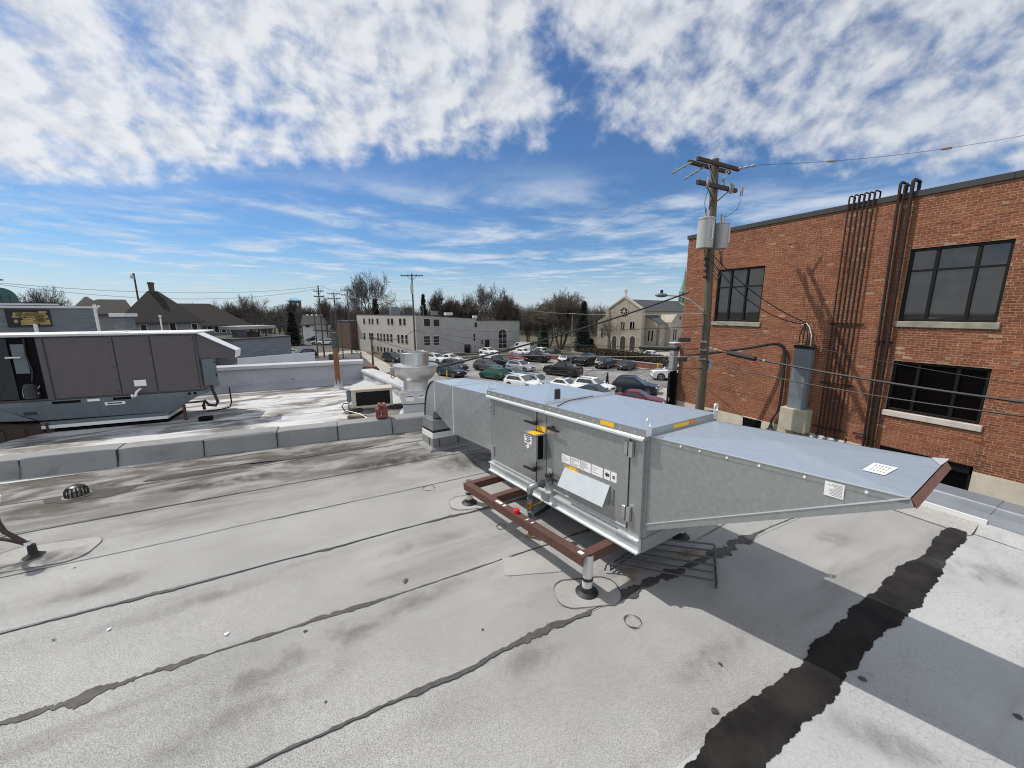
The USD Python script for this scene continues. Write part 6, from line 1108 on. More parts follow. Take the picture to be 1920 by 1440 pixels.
def gable_or_hip(name, label, A, B, depth, zeave, zridge, wallm, roofm, hip=0.5, over=0.5, cat='house', wins=(), chim=None, ridge=(None, None)):
    """a house whose front runs A-B; hip in 0..0.5 shortens the ridge from each end"""
    w = Wall(A, B); t = thing(name, label, cat); iv = -w.n; P = lambda s, d, z: [*(w.A + w.e * s + iv * d), z]
    w.rect(0, w.L, G, zeave, -0.3, 0).out(t, 'front_wall', wallm)
    MB().add([P(0, 0.1, G), P(0, depth, G), P(0, depth, zeave), P(0, 0.1, zeave), P(w.L, 0.1, G), P(w.L, depth, G), P(w.L, depth, zeave), P(w.L, 0.1, zeave)], [[0, 1, 2, 3], [5, 4, 7, 6], [1, 5, 6, 2]]).out(t, 'side_wall', wallm)
    r0, r1 = (ridge[0] if ridge[0] is not None else w.L * hip), (ridge[1] if ridge[1] is not None else w.L * (1 - hip)); o = over
    V = [P(-o, -o, zeave), P(w.L + o, -o, zeave), P(w.L + o, depth + o, zeave), P(-o, depth + o, zeave), P(r0, depth / 2, zridge), P(r1, depth / 2, zridge)]
    rf = MB().add(V, [[0, 1, 5], [0, 5, 4], [1, 2, 5], [2, 3, 4], [2, 4, 5], [3, 0, 4]]).out(t, 'roof', roofm)
    MB().add([P(-o, -o, zeave - 0.2), P(w.L + o, -o, zeave - 0.2), P(w.L + o, -o, zeave), P(-o, -o, zeave)], [[0, 1, 2, 3]]).out(t, 'fascia', 'frame_dark')
    for s0, z0, s1, z1 in wins: w.win(t, s0, z0, s1, z1, pix=False, fr=0.10)
    if chim: s_, h = chim; p = P(s_, depth / 2, 0); MB().box(p[0] - 0.28, p[0] + 0.28, p[1] - 0.28, p[1] + 0.28, zridge - 1.2, zridge + h).box(p[0] - 0.35, p[0] + 0.35, p[1] - 0.35, p[1] + 0.35, zridge + h - 0.3, zridge + h - 0.1).out(rf, 'chimney', 'brown_brick')
    return t, w
BEAR = [960.0]
def P2(px, d): BEAR[0] = px; return far(px, 600, d)[:2]
def Z(py, d):
    """height of something at distance d, on the last used bearing, that reaches pixel row py"""
    return zat(far(BEAR[0], 600, d), BEAR[0], py)
gable_or_hip('hip_house', 'dark hip-roofed house with brick chimney and pale grey siding', P2(226, 77), P2(376, 77), 8, Z(602, 77), Z(548, 81), 'siding_grey', 'shingle', over=0.5, ridge=(3.2, 4.4), chim=(3.7, 1.3), wins=((5.05, Z(619, 77), 5.7, Z(605, 77)), (1.9, Z(622, 77), 2.5, Z(607, 77)), (7.6, Z(622, 77), 8.2, Z(607, 77))))
t_, w_2 = gable_or_hip('long_house', 'long dark-roofed house with three tall windows behind the hip-roofed house', P2(372, 88), P2(466, 88), 8, Z(609, 88), Z(570, 92), 'siding_blue', 'shingle', over=0.5, ridge=(-3.3, 1.8))
for x0, x1 in ((389, 398), (402, 411), (415, 424), (431, 452)): w_2.win(t_, x0, 611, x1, 623, fr=0.12)
gable_or_hip('back_house', 'grey gabled roof far behind the mural building', P2(148, 110), P2(196, 110), 6, Z(578, 110), Z(557, 113), 'shingle_grey', 'shingle_grey', ridge=(1.3, 1.7))
gable_or_hip('back_house', 'long dark roof between the mural building and the hip-roofed house', P2(100, 100), P2(250, 100), 10, Z(588, 100), Z(562, 105), 'siding_grey', 'shingle', ridge=(5.6, 9.2))
gable_or_hip('back_house', 'low dark roof behind the mural sign at far left', P2(-30, 120), P2(120, 120), 9, Z(583, 120), Z(567, 125), 'siding_grey', 'shingle', ridge=(1, 9))
gable_or_hip('white_house', 'white two-storey house with dark gabled roof at the end of the street', P2(566, 140), P2(612, 140), 9, Z(608, 140), Z(590, 145), 'siding_white', 'shingle_grey', ridge=(0.2, 6.6), wins=((0.9, Z(613, 140), 2.0, Z(605, 140) - 0.2), (5.2, Z(630, 140), 6.3, Z(619, 140))))
gable_or_hip('white_garage', 'low white garage beside the white house', P2(588, 128), P2(640, 128), 8, Z(618, 128), Z(609, 132), 'siding_white', 'shingle_grey', ridge=(0.2, 7.4), wins=((4.0, G + 0.3, 7.0, G + 2.6),))
gable_or_hip('red_house', 'small red house with gabled roof left of the office block', P2(638, 122), P2(664, 122), 9, Z(622, 122), Z(606, 126), 'red_siding', 'shingle', ridge=(1.2, 2.5), wins=((1.2, G + 0.8, 2.1, G + 2.6),))
gable_or_hip('tan_house', 'pale house with brown roof left of the red house', P2(618, 120), P2(640, 120), 9, Z(620, 120), Z(608, 124), 'siding_white', 'shingle', ridge=(0.5, 3.2), wins=((1.0, G + 1.0, 1.9, G + 2.4),))
def block(name, label, x0, x1, d0, d1, ytop, mat, depth, cat='building', cap='frame_dark', zbase=G):
    w = Wall(P2(x0, d0), P2(x1, d1)); t = thing(name, label, cat); zt = Z(ytop, (d0 + d1) / 2); w.rect(0, w.L, zbase, zt, -depth, 0).out(t, 'wall', mat); w.rect(-0.08, w.L + 0.08, zt, zt + 0.22, -depth - 0.08, 0.08).out(t, 'coping', cap); return t, w
t_, w_m = block('mural_building', 'old grey block-walled shop with a black and gold painted sign', -60, 182, 60, 64, 578, 'siding_blue', 12, cap='coping_white')
w_m.rect(-2, w_m.px(110, 580)[0], Z(580, 62), Z(573, 62), -6, 0.02).out(t_, 'raised_parapet', 'siding_blue'); w_m.rect(-2, w_m.px(111, 580)[0], Z(573, 62), Z(573, 62) + 0.16, -6.1, 0.12).out(t_, 'coping', 'coping_white')
ms = thing('mural_sign', 'black framed sign with worn gold painted scene on the grey shop wall', 'sign')
(a0, z1), (a1, z0) = w_m.px(8, 580), w_m.px(98, 611); w_m.rect(a0, a1, z0, z1, 0.0, 0.12).out(ms, 'board', 'mural_black')
rm = random.Random(4); mm = MB()
for k in range(70):
    u_, v_ = rm.random(), rm.random() ** 1.2
    if (0.30 < u_ < 0.62 and v_ > 0.42) or (0.03 < u_ < 0.28 and v_ > 0.42) and rm.random() < 0.9: continue
    a = a0 + 0.5 + (a1 - a0 - 1.0) * u_; z = z1 - 0.4 - (z1 - z0 - 0.8) * v_; ww, hh = rm.uniform(0.08, 0.35), rm.uniform(0.05, 0.14); w_m.slab(mm, Point(a, z).buffer(0.1, 3).union(sbox(a - ww, z - hh, a + ww * rm.random(), z + hh)).buffer(0.03), 0.12, 0.128)
for u0, u1, v0, v1 in ((0.27, 0.60, 0.62, 0.95), (0.70, 0.95, 0.62, 0.95), (0.33, 0.55, 0.50, 0.62), (0.72, 0.92, 0.10, 0.22), (0.74, 0.93, 0.36, 0.55)):
    w_m.slab(mm, sbox(a0 + (a1 - a0) * u0, z1 - (z1 - z0) * v1 * 0.96, a0 + (a1 - a0) * u1, z1 - (z1 - z0) * v0), 0.12, 0.127)
mm.out(ms, 'gold_print', 'mural_gold', kind='stuff')
t_, w_f = block('flat_shop', 'low grey flat-roofed shop with canopy beside the street', 432, 541, 74, 80, 633, 'siding_blue', 14)
zt = Z(633, 77)
for k in range(5): a = w_f.px(468 + 14 * k, 640)[0]; w_f.rect(a, a + 0.15, zt + 0.2, zt + 1.5, -3.2, -3.0).out(t_, 'canopy_post', 'frame_dark')
w_f.rect(w_f.px(466, 630)[0], w_f.px(537, 630)[0], zt + 1.5, zt + 2.0, -7, -2.4).out(t_, 'canopy', 'grey_block'); w_f.rect(w_f.px(464, 640)[0], w_f.px(482, 640)[0], zt + 0.2, zt + 1.4, -3.4, -2.2).out(t_, 'plant_box', 'frame_dark'); w_f.rect(w_f.px(486, 640)[0], w_f.px(520, 640)[0], zt + 0.2, zt + 0.9, -6, -4).out(t_, 'roof_crates', 'wood_old')
W('white_fence', Wall(P2(436, 66), P2(584, 70)).rect(0, Wall(P2(436, 66), P2(584, 70)).L, G, Z(662.5, 68), -0.15, 0), 'white_wall', 'long white painted boundary wall behind the roof parapet', 'wall')
W('dark_bin', MB().cbox(*(P2(619, 80)[0] + np.array([-0.8, 0.8])), *(P2(619, 80)[1] + np.array([-0.6, 0.6])), G, Z(664, 80), 0.08), 'frame_dark', 'dark bin beside the street just left of the rusty vent pipe', 'bin')
p = P2(463, 70); t = thing('street_box', 'small green sign board above the white boundary wall', 'sign', loc=(p[0], p[1], G)); MB().cyl((0, 0, 0), (0, 0, 1.6), 0.04, 8).out(t, 'post', 'frame_dark'); MB().cbox(-0.45, 0.45, -0.04, 0.0, 1.55, 2.1, 0.02).out(t, 'board', 'copper_green')
t_, w_b = block('brick_shed', 'tall windowless brown brick shed left of the office block', 654, 674, 98, 99, 603, 'brown_brick', 8); W('grey_fence', Wall(P2(672, 96), P2(694, 88)).rect(0, Wall(P2(672, 96), P2(694, 88)).L, G, G + 2.6, -0.12, 0), 'grey_block', 'plain grey fence between the brown shed and the office block', 'fence')
t_, w_t = block('far_tower', 'distant square brick tower with a bright blue pyramid top', 546, 568, 300, 300, 564, 'tower_brick', 9, cap='tower_blue'); z_ = Z(564, 300); c_ = w_t.p(w_t.L / 2, 0, -4.5); R_ = w_t.L / 2 + 0.6
MB().add([[c_[0] - R_, c_[1] - R_, z_ + 0.23], [c_[0] + R_, c_[1] - R_, z_ + 0.23], [c_[0] + R_, c_[1] + R_, z_ + 0.23], [c_[0] - R_, c_[1] + R_, z_ + 0.23], [c_[0], c_[1], Z(557, 300)]], [[0, 1, 4], [1, 2, 4], [2, 3, 4], [3, 0, 4]]).out(t_, 'pyramid_roof', 'tower_blue')
for a in (1.6, 4.2): w_t.rect(a, a + 1.1, z_ - 3.6, z_ - 1.6, 0.0, 0.1).out(t_, 'opening', 'frame_light')
# glazed arched dormer and lamp at the far left, small roof pipes of the neighbour
p = P2(11, 95); t = thing('glass_dome', 'teal glazed arched skylight at the far left edge', 'skylight', loc=(p[0], p[1], 0)); MB().ext(sbox(-1.6, G, 1.6, Z(560, 95)).union(Point(0, Z(560, 95)).buffer(1.6, 14)), (0, 0, 0), far(11, 600, 1)[[1, 0, 2]] * [1, -1, 0], (0, 0, 1), -2.0).out(t, 'shell', 'teal_glass')
for k in (-0.8, 0.0, 0.8): dd_ = far(11, 600, 1)[[1, 0, 2]] * [1, -1, 0] * k - far(11, 600, 1) * [1, 1, 0] * 0.03; MB().beam(dd_ + [0, 0, G], dd_ + [0, 0, Z(552, 95)], 0.10, 0.10).out(t, 'rib', 'frame_dark')
p = P2(7, 70); t = thing('area_light', 'flat-headed parking lamp on a thin mast at the far left', 'street lamp', loc=(p[0], p[1], G)); h = Z(526, 70) - G; MB().cyl((0, 0, 0), (0, 0, h), 0.07, 8, 0.05).out(t, 'mast', 'steel_pole'); MB().cbox(-0.6, 0.6, -0.2, 0.2, h - 0.02, h + 0.13, 0.03).out(t, 'head', 'frame_dark')
p = P2(182, 40); t = thing('white_stack', 'white forked plastic stack in front of the grey shop', 'pipe', loc=(p[0], p[1], 0)); MB().tube([(0, 0, G), (0, 0, Z(571, 40))], 0.09, 8).out(t, 'pipe', 'white_pvc'); MB().tube([(0, 0, Z(583, 40)), (0.22, -0.12, Z(575, 40)), (0.30, -0.15, Z(574, 40))], 0.07, 8).out(t, 'branch', 'white_pvc')
p = P2(233, 42); t = thing('flue_box', 'square blue-grey flue with pale cap in front of the hip-roofed house', 'flue', loc=(p[0], p[1], 0), rz=-25); MB().cbox(-0.42, 0.42, -0.42, 0.42, G, Z(594, 42), 0.02).out(t, 'shaft', 'siding_blue'); MB().cbox(-0.56, 0.56, -0.56, 0.56, Z(594, 42), Z(588, 42), 0.02).out(t, 'cap', 'coping_white')
p = P2(301, 38); t = thing('vent_stack', 'thin white vent stack in front of the hip-roofed house siding', 'pipe', loc=(p[0], p[1], 0)); MB().tube([(0, 0, G), (0, 0, Z(592, 38))], 0.05, 8).out(t, 'pipe', 'white_pvc'); MB().cyl((0, 0, Z(594, 38)), (0, 0, Z(591, 38)), 0.09, 10).out(t, 'cap', 'white_pvc')
p = P2(64, 36); W('short_vent', MB().tube([(p[0], p[1], G), (p[0], p[1], Z(608, 36))], 0.09, 8), 'white_pvc', 'short white vent stub just above the big rooftop unit at left', 'pipe')

# ------------------------------------------------------------------ poles and wires
def pole(name, label, px, pyb, pyt, d, r=0.15, arms=(), armw=1.2, mat='pole_far', tank=None, yaw=None):
    """a utility pole standing at this bearing and distance; arms = pixel heights"""
    BEAR[0] = px; p = far(px, 600, d); t = thing(name, label, 'utility pole', loc=(p[0], p[1], G)); zt = Z(pyt, d) - G
    MB().tube([(0, 0, 0), (0, 0, zt)], [r, r * 0.7], 10).out(t, 'shaft', mat, smooth=60)
    ax = (r_h if yaw is None else np.array([math.cos(yaw), math.sin(yaw), 0])); e = ax * armw
    for y in arms:
        z = Z(y, d) - G; MB().beam(-e + [0, 0, z], e + [0, 0, z], 0.13, 0.16).out(t, 'crossarm', 'arm_wood')
        for s_ in (-0.92, -0.4, 0.4, 0.92): MB().cyl(e * s_ + [0, 0, z + 0.08], e * s_ + [0, 0, z + 0.30], 0.06, 6).out(t, 'insulator', 'insulator')
        MB().beam(e * 0.45 + [0, 0, z - 0.05], [0, 0, z - 0.8], 0.05, 0.05).beam(-e * 0.45 + [0, 0, z - 0.05], [0, 0, z - 0.8], 0.05, 0.05).out(t, 'brace', 'arm_wood')
    if tank: z0, z1 = Z(tank[1], d) - G, Z(tank[0], d) - G; o = -f_h * 0.38; MB().lathe([(0.0, z1 + 0.05), (0.24, z1), (0.26, z1 - 0.05), (0.26, z0), (0.0, z0 - 0.03)], o, 14).out(t, 'transformer', 'tank_grey', smooth=40); MB().cyl(o + [0.1, 0, z1], o + [0.1, 0, z1 + 0.35], 0.05, 6).cyl(o + [-0.12, 0, z1], o + [-0.12, 0, z1 + 0.3], 0.05, 6).out(t, 'bushing', 'insulator')
    return p, t
pole('utility_pole', 'tall pole with one crossarm and grey transformer at the office block corner', 776, 668, 513, 71, 0.17, (517,), 1.95, tank=(534, 551))
pole('utility_pole', 'slim dark pole with two short crossarms above the white house', 602, 650, 535, 84, 0.16, (546, 556), 0.95)
pole('utility_pole', 'pole with two crossarms between the slim pole and the big bare tree', 630, 648, 548, 92, 0.15, (551, 560), 1.35)
pole('utility_pole', 'pole with crossarms and small transformer in front of the big bare tree', 655, 645, 543, 88, 0.16, (544, 553), 1.35, tank=(554, 562))
pole('utility_pole', 'far left of two small distant poles above the street trees', 523, 620, 574, 190, 0.15, (575,), 1.4)
pole('utility_pole', 'right of two small distant poles above the street trees', 532, 618, 571, 170, 0.15, (572,), 1.4)
pole('utility_pole', 'leaning pole top behind the chimney house', 266, 600, 513, 92, 0.17, (), 1.0, tank=(518, 523))
pole('short_pole', 'bare short wooden pole at the car park entrance', 694, 702, 625, 58, 0.16)
pole('short_pole', 'stubby wooden post left of the bare short pole', 672, 684, 660, 64, 0.14)
pole('short_pole', 'slim wooden pole behind the rusty vent pipe', 638, 665, 600, 80, 0.12)
p, t = pole('lamp_post', 'dark street lamp post with globe lamps on a crossbar', 590, 667, 592, 86, 0.13)
for s_ in (-1.35, -0.45, 0.45, 1.35): q_ = r_h * s_ + [0, 0, Z(591, 86) - G]; MB().tm(trimesh.creation.icosphere(1, 0.17).apply_translation(q_)).out(t, 'globe', 'white_pvc', smooth=True)
MB().beam(-r_h * 1.4 + [0, 0, Z(593, 86) - G], r_h * 1.4 + [0, 0, Z(593, 86) - G], 0.06, 0.06).out(t, 'crossbar', 'frame_dark')
p, t = pole('light_mast', 'thin tall light mast in the middle of the car park', 1073, 690, 588, 62, 0.09, mat='steel_pole'); MB().cbox(-0.5, 0.5, -0.15, 0.15, Z(589, 62) - G, Z(587, 62) - G).out(t, 'lamp_head', 'steel_pole')
# the near pole by the alley
top_, mid_, low_ = far(1341, 305, 18.4), far(1325, 600, 18.4), far(1312, 765, 18.4); dn = low_ + (low_ - mid_) * ((GROUND - low_[2]) / (low_[2] - mid_[2]))
np_ = thing('near_utility_pole', 'tall weathered pole with double crossarms and two grey transformers before the brick building', 'utility pole')
axis = lambda z: top_ + (low_ - top_) * ((z - top_[2]) / (low_[2] - top_[2]))
MB().tube([dn, low_, mid_, top_ + [0, 0, 0.12]], [0.20, 0.185, 0.165, 0.135], 18).out(np_, 'shaft', 'pole_wood', smooth=60)
zt = top_[2]
for yo, zz in ((-0.19, zt - 0.12), (0.19, zt - 0.12)):
    c = axis(zz) + [0, yo, 0]; MB().beam(c + [-1.30, 0, 0], c + [1.22, 0, 0], 0.10, 0.13).out(np_, 'crossarm', 'arm_wood')
z2 = zat(axis(5), 1336, 353); c = axis(z2) + [0, -0.2, 0]; MB().beam(c + [-1.25, 0, 0], c + [1.15, 0, 0], 0.11, 0.14).out(np_, 'crossarm', 'arm_wood')
for s_ in (-1, 1):
    MB().beam(axis(zt - 0.15) + [s_ * 0.75, -0.19, 0], axis(zt - 0.9) + [s_ * 0.05, -0.14, 0], 0.04, 0.03).out(np_, 'brace', 'steel_pipe'); MB().beam(c + [s_ * 0.7, 0, -0.05], axis(z2 - 0.55) + [s_ * 0.05, -0.1, 0], 0.035, 0.03).out(np_, 'brace', 'arm_wood')
def ins(p, q, n=4, r=0.05, name='insulator'):
    p, q = np.asarray(p, float), np.asarray(q, float); pts, rs = [], []
    for k in range(n * 2 + 1): pts.append(p + (q - p) * k / (n * 2)); rs.append(r if k % 2 else r * 0.45)
    MB().tube(pts, rs, 8).out(np_, name, 'insulator')
c0 = axis(zt - 0.12)
ins(c0 + [-1.28, 0.05, -0.05], c0 + [-1.55, 0.75, -0.30], 4); ins(c0 + [-0.55, 0.05, -0.10], c0 + [-0.75, 0.8, -0.38], 4); ins(c0 + [1.1, -0.2, 0], c0 + [1.4, -0.8, 0.02], 3); ins(c0 + [0.55, -0.15, -0.1], c0 + [0.45, -0.1, -0.55], 4)
for s_ in (-0.78, 0.72, 0.62, 1.35):
    b = c + [s_, -0.08, 0.12]; MB().beam(b + [0.03, 0, 0.10], b + [-0.10, -0.05, -0.32], 0.05, 0.05).beam(b + [0.1, 0, 0.05], b + [0.02, -0.05, -0.30], 0.035, 0.035).out(np_, 'fuse_cutout', 'insulator')
for s_ in (-1.15, -0.5, 0.35, 0.95): MB().cyl(c + [s_, 0, 0.07], c + [s_, 0, 0.2], 0.035, 8).out(np_, 'pin_insulator', 'insulator')
for s_, pxy, r_t in ((-0.46, (1313, 413, 468), 0.31), (0.50, (1361, 418, 466), 0.29)):
    z1, z0 = zat(axis(4), 1330, pxy[1]), zat(axis(4), 1330, pxy[2]); ct = axis((z0 + z1) / 2) + [s_, -0.10, 0]; 
    tk = MB().lathe([(0.0, z1 + 0.05), (r_t * 0.8, z1 + 0.03), (r_t * 1.05, z1 - 0.01), (r_t * 1.05, z1 - 0.05), (r_t, z1 - 0.06), (r_t * 0.97, z0 + 0.03), (r_t * 0.93, z0), (0, z0 - 0.01)], (ct[0], ct[1], 0), 26).out(np_, 'transformer', 'tank_grey', smooth=35)
    for dx_, dy_ in ((-0.10, -0.05), (0.14, 0.06)): MB().tube([ct + [dx_, dy_, (z1 - ct[2])], ct + [dx_ * 1.3, dy_, (z1 - ct[2]) + 0.12], ct + [dx_ * 1.6, dy_, (z1 - ct[2]) + 0.34]], [0.05, 0.035, 0.025], 8).out(tk, 'bushing', 'insulator')
    MB().tube([ct + [0.12 * s_, -r_t - 0.02, 0.30], ct + [0.12 * s_, -r_t - 0.04, 0.25], ct + [0.10 * s_, -r_t - 0.04, -0.25], ct + [0.10 * s_, -r_t - 0.01, -0.3]], 0.022, 6).out(tk, 'lug', 'white_pvc')
    MB().beam(axis(ct[2] + 0.25), ct + [0, 0, 0.25], 0.10, 0.12).beam(axis(ct[2] - 0.25), ct + [0, 0, -0.25], 0.10, 0.12).out(tk, 'bracket', 'steel_pole')
for z in np.linspace(zat(axis(2), 1325, 487), zat(axis(2), 1325, 520), 4): MB().cbox(*(axis(z)[0] + np.array([-0.30, -0.16])), *(axis(z)[1] + np.array([-0.1, 0.02])), z - 0.05, z + 0.05).out(np_, 'spool', 'wire_black')
lz = zat(axis(2), 1322, 583); MB().tube([axis(lz) + [-0.15, 0, 0], axis(lz) + [-0.55, 0.35, 0.45], axis(lz) + [-0.85, 0.7, 0.62], axis(lz) + [-1.25, 1.1, 0.66]], 0.035, 8).out(np_, 'lamp_arm', 'tank_grey', smooth=60)
e = axis(lz) + [-1.25, 1.1, 0.66]; MB().tm(trimesh.creation.icosphere(2, 0.2).apply_scale([1.6, 1.0, 0.45]).apply_translation(e + [-0.12, 0.08, 0.0])).out(np_, 'lamp_head', 'steel_pole', smooth=True); MB().cyl(e + [-0.12, 0.08, 0.08], e + [-0.12, 0.08, 0.22], 0.06, 8).out(np_, 'photo_cell', 'wire_black')
for z in (zat(axis(0), 1316, 640), zat(axis(0), 1316, 655), zat(axis(0), 1316, 672)): MB().tube([axis(z - 0.03), axis(z + 0.03)], 0.20, 16).out(np_, 'band', 'alu_bright')
MB().cbox(*(axis(-0.4)[0] + np.array([0.12, 0.30])), *(axis(-0.4)[1] + np.array([-0.25, -0.1])), zat(axis(0), 1316, 692), zat(axis(0), 1316, 674), 0.02).out(np_, 'junction_box', 'tank_grey')
for k, (s_, dz) in enumerate(((-0.46, 0), (0.5, 0))):
    for j in range(3):
        a = axis(zat(axis(2), 1325, 470)) + [s_ + 0.08 * j, -0.1, 0]; b = axis(zat(axis(2), 1325, 495 + 8 * j)) + [(-0.2 if s_ < 0 else 0.15), -0.05, 0]
        MB().tube([a, a + [0.05, -0.05, -0.45 - 0.15 * j], (a + b) / 2 + [0, -0.1, -0.55 - 0.1 * j], b], 0.015, 5).out(np_, 'drop_lead', 'wire_black', smooth=60)
    a = c + [(-0.75 if k == 0 else 1.35), -0.1, -0.3]; b = axis(zat(axis(4), 1330, 408)) + [s_, -0.1, 0.1]; MB().tube([a, a * 0.75 + b * 0.25 + [-0.12 + 0.25 * k, 0, -0.2], a * 0.3 + b * 0.7 + [-0.05, 0, -0.25], b], 0.010, 5).out(np_, 'primary_lead', 'wire_black', smooth=60)

def wire(label, p, q, sag, r=0.013, n=28, mat='wire_black', extra=None):
    p, q = np.asarray(p, float), np.asarray(q, float); s_ = np.linspace(0, 1, n)[:, None]; pts = p + (q - p) * s_ - np.array([0, 0, 1.0]) * (4 * sag * s_ * (1 - s_))
    if extra is None: return W('overhead_wire', MB().tube(pts, r, 5), mat, label, 'wire', smooth=70)
    t = thing('overhead_wire', label, 'wire'); MB().tube(pts, r, 5).out(t, 'wire', mat, smooth=70)
    for k, (f0, f1, rr, mt, nm) in enumerate(extra):
        i = np.linspace(f0, f1, 6); seg = np.stack([np.interp(i, s_[:, 0], pts[:, d]) for d in range(3)], 1); MB().tube(seg, rr, 9).out(t, nm, mt, smooth=35)
    return t
def onx(px, py, x): d = ray(px, py); return EYE + d * (x / d[0])
PT = lambda px, py: far(px, py, 18.2)
mp_ = lambda py: far(776, py, 70.6)
wire('upper of two long thin wires from the near pole to the transformer pole', c0 + [-1.6, 0.8, -0.35], mp_(516) + r_h * 1.8, 1.3, 0.0075, mat='insulator')
wire('lower of two long thin wires from the near pole to the transformer pole', c + [-1.3, 0.1, 0.05], mp_(519) + r_h * 0.9, 1.8, 0.0075, mat='insulator')
wire('high thin wire with two grey spacers running right over the brick building', c0 + [1.45, -0.85, 0.02], onx(1925, 253, 24), 0.2, 0.007, extra=[(0.27, 0.30, 0.04, 'insulator', 'spacer'), (0.70, 0.735, 0.05, 'insulator', 'spacer')])
dq = onx(1925, 748, 14.6); st_ = PT(1326, 652); wire('thick black cable sagging right along the brick wall with a fat splice case', st_, st_ + (dq - st_) * 1.15, 0.18, 0.034, extra=[(0.015, 0.05, 0.05, 'insulator', 'clamp'), (0.052, 0.07, 0.032, 'orange_label', 'orange_sleeve'), (0.10, 0.215, 0.095, 'wire_black', 'splice_case'), (0.245, 0.252, 0.05, 'alu_bright', 'clamp')])
dq = onx(1925, 773, 14.6); st_ = PT(1324, 678); wire('lowest black cable along the brick wall under the splice case', st_, st_ + (dq - st_) * 1.15, 0.22, 0.02)
dq = onx(1925, 713, 15.4); st_ = onx(1465, 632, 15.4); st_ = PT(1330, 600); wire('thin dark wire crossing the brick wall above the splice case', st_, st_ + (dq - st_) * 1.15, 0.25, 0.010)
wire('upper black service cable from the near pole to the hook on the brick wall', PT(1336, 478), HOOK, 0.28, 0.020); wire('lower black service cable from the near pole to the hook on the brick wall', PT(1335, 490), HOOK + [0, 0, -0.05], 0.55, 0.018)
wire('short drooping cable from the near pole to the black bundle', PT(1322, 662), bc[0] + [0.1, 0, 0.02], 0.05, 0.03)
wire('thick black cable slanting down left from the lamp arm across the car park', PT(1292, 548), far(796, 695, 14.0), 0.18, 0.034)
wire('level dark cable with oblong splice case left of the near pole', PT(1318, 655), mp_(618), 0.5, 0.020, extra=[(0.022, 0.062, 0.11, 'wire_black', 'splice_case')])
wire('pale horizontal cable across the car park just above the hedge', PT(1317, 668), far(790, 655, 60), 0.3, 0.016, mat='insulator'); wire('thin cable across the church front from the near pole', PT(1320, 612), mp_(607), 0.7, 0.014); wire('thin cable across the church roof from the near pole', PT(1322, 588), far(960, 575, 75), 0.5, 0.014, mat='insulator'); wire('lowest pale cable drooping over the parked cars', PT(1316, 690), far(780, 668, 64), 0.9, 0.014)
wire('service wire from the transformer pole slanting right over the office front', mp_(618), far(965, 660, 62), 0.6, 0.03); wire('second service wire over the lower windows of the office front', mp_(650), far(968, 664, 64), 0.7, 0.025); wire('wire from the bare short pole up to the transformer pole', far(694, 632, 58), mp_(619), 1.0, 0.04); wire('wire falling right from the bare short pole across the basement windows', far(694, 632, 58), far(880, 672, 58), 0.7, 0.03)
wire('long low wire across the left sky to the slim pole', far(-20, 529, 75), far(602, 537, 83), 1.2, 0.022); wire('second long low wire across the left sky just below the first', far(-20, 531, 75), far(602, 540, 83), 1.9, 0.022); wire('wire from the slim pole to the pole by the big bare tree', far(602, 536, 83), far(655, 545, 87), 0.5, 0.022); wire('wire from the pole by the bare tree to the transformer pole', far(655, 550, 87), mp_(563), 0.6, 0.022)
for k, (px, py, w_s, lab) in enumerate([(1283, 637, 0.5, 'small dark terminal box hung on the cables left of the near pole'), (1278, 674, 0.42, 'lower small terminal box hung on the cables left of the near pole')]):
    p = far(px, py, 18.6); W('cable_box', MB().obb(p, r_h * w_s / 2, f_h * 0.08, [0, 0, 0.09]), 'frame_dark', lab, 'cable box')
# one way sign on its post
p = far(1318, 775, 17.4); ow = thing('one_way_sign', 'black and white ONE WAY arrow sign before the brick wall', 'sign'); ex_ = np.array([0.80, -0.60, 0]); zc_ = p[2] - 0.02
MB().tube([(p[0], p[1] + 0.05, G), (p[0], p[1] + 0.05, zc_ - 0.05)], 0.03, 8).out(ow, 'post', 'steel_pole')
nrm_ = np.cross(ex_, UP)
MB().obb([p[0], p[1], zc_], ex_ * 0.46, nrm_ * 0.006, [0, 0, 0.155]).out(ow, 'plate', 'ink')
base = np.array([p[0], p[1], zc_]) + nrm_ * 0.007
if nrm_ @ (EYE - base) < 0: base = np.array([p[0], p[1], zc_]) - nrm_ * 0.010
arrow = Polygon([(-0.42, 0), (-0.24, 0.12), (-0.24, 0.065), (0.42, 0.065), (0.42, -0.065), (-0.24, -0.065), (-0.24, -0.12)])
MB().ext(arrow, base, ex_, UP, 0.002).out(ow, 'arrow', 'white_label')
tm_ = meshkit.text_mesh('ONE WAY', 0.082, 0.002, bold=True); v = np.array(tm_.vertices); v[:, 0] -= v[:, 0].mean(); v[:, 1] -= 0.041; tm_.vertices = base + nrm_ * 0.0025 + v[:, :1] * ex_ * 0.95 + v[:, 1:2] * UP + v[:, 2:] * nrm_; MB().tm(tm_).out(ow, 'lettering', 'ink')

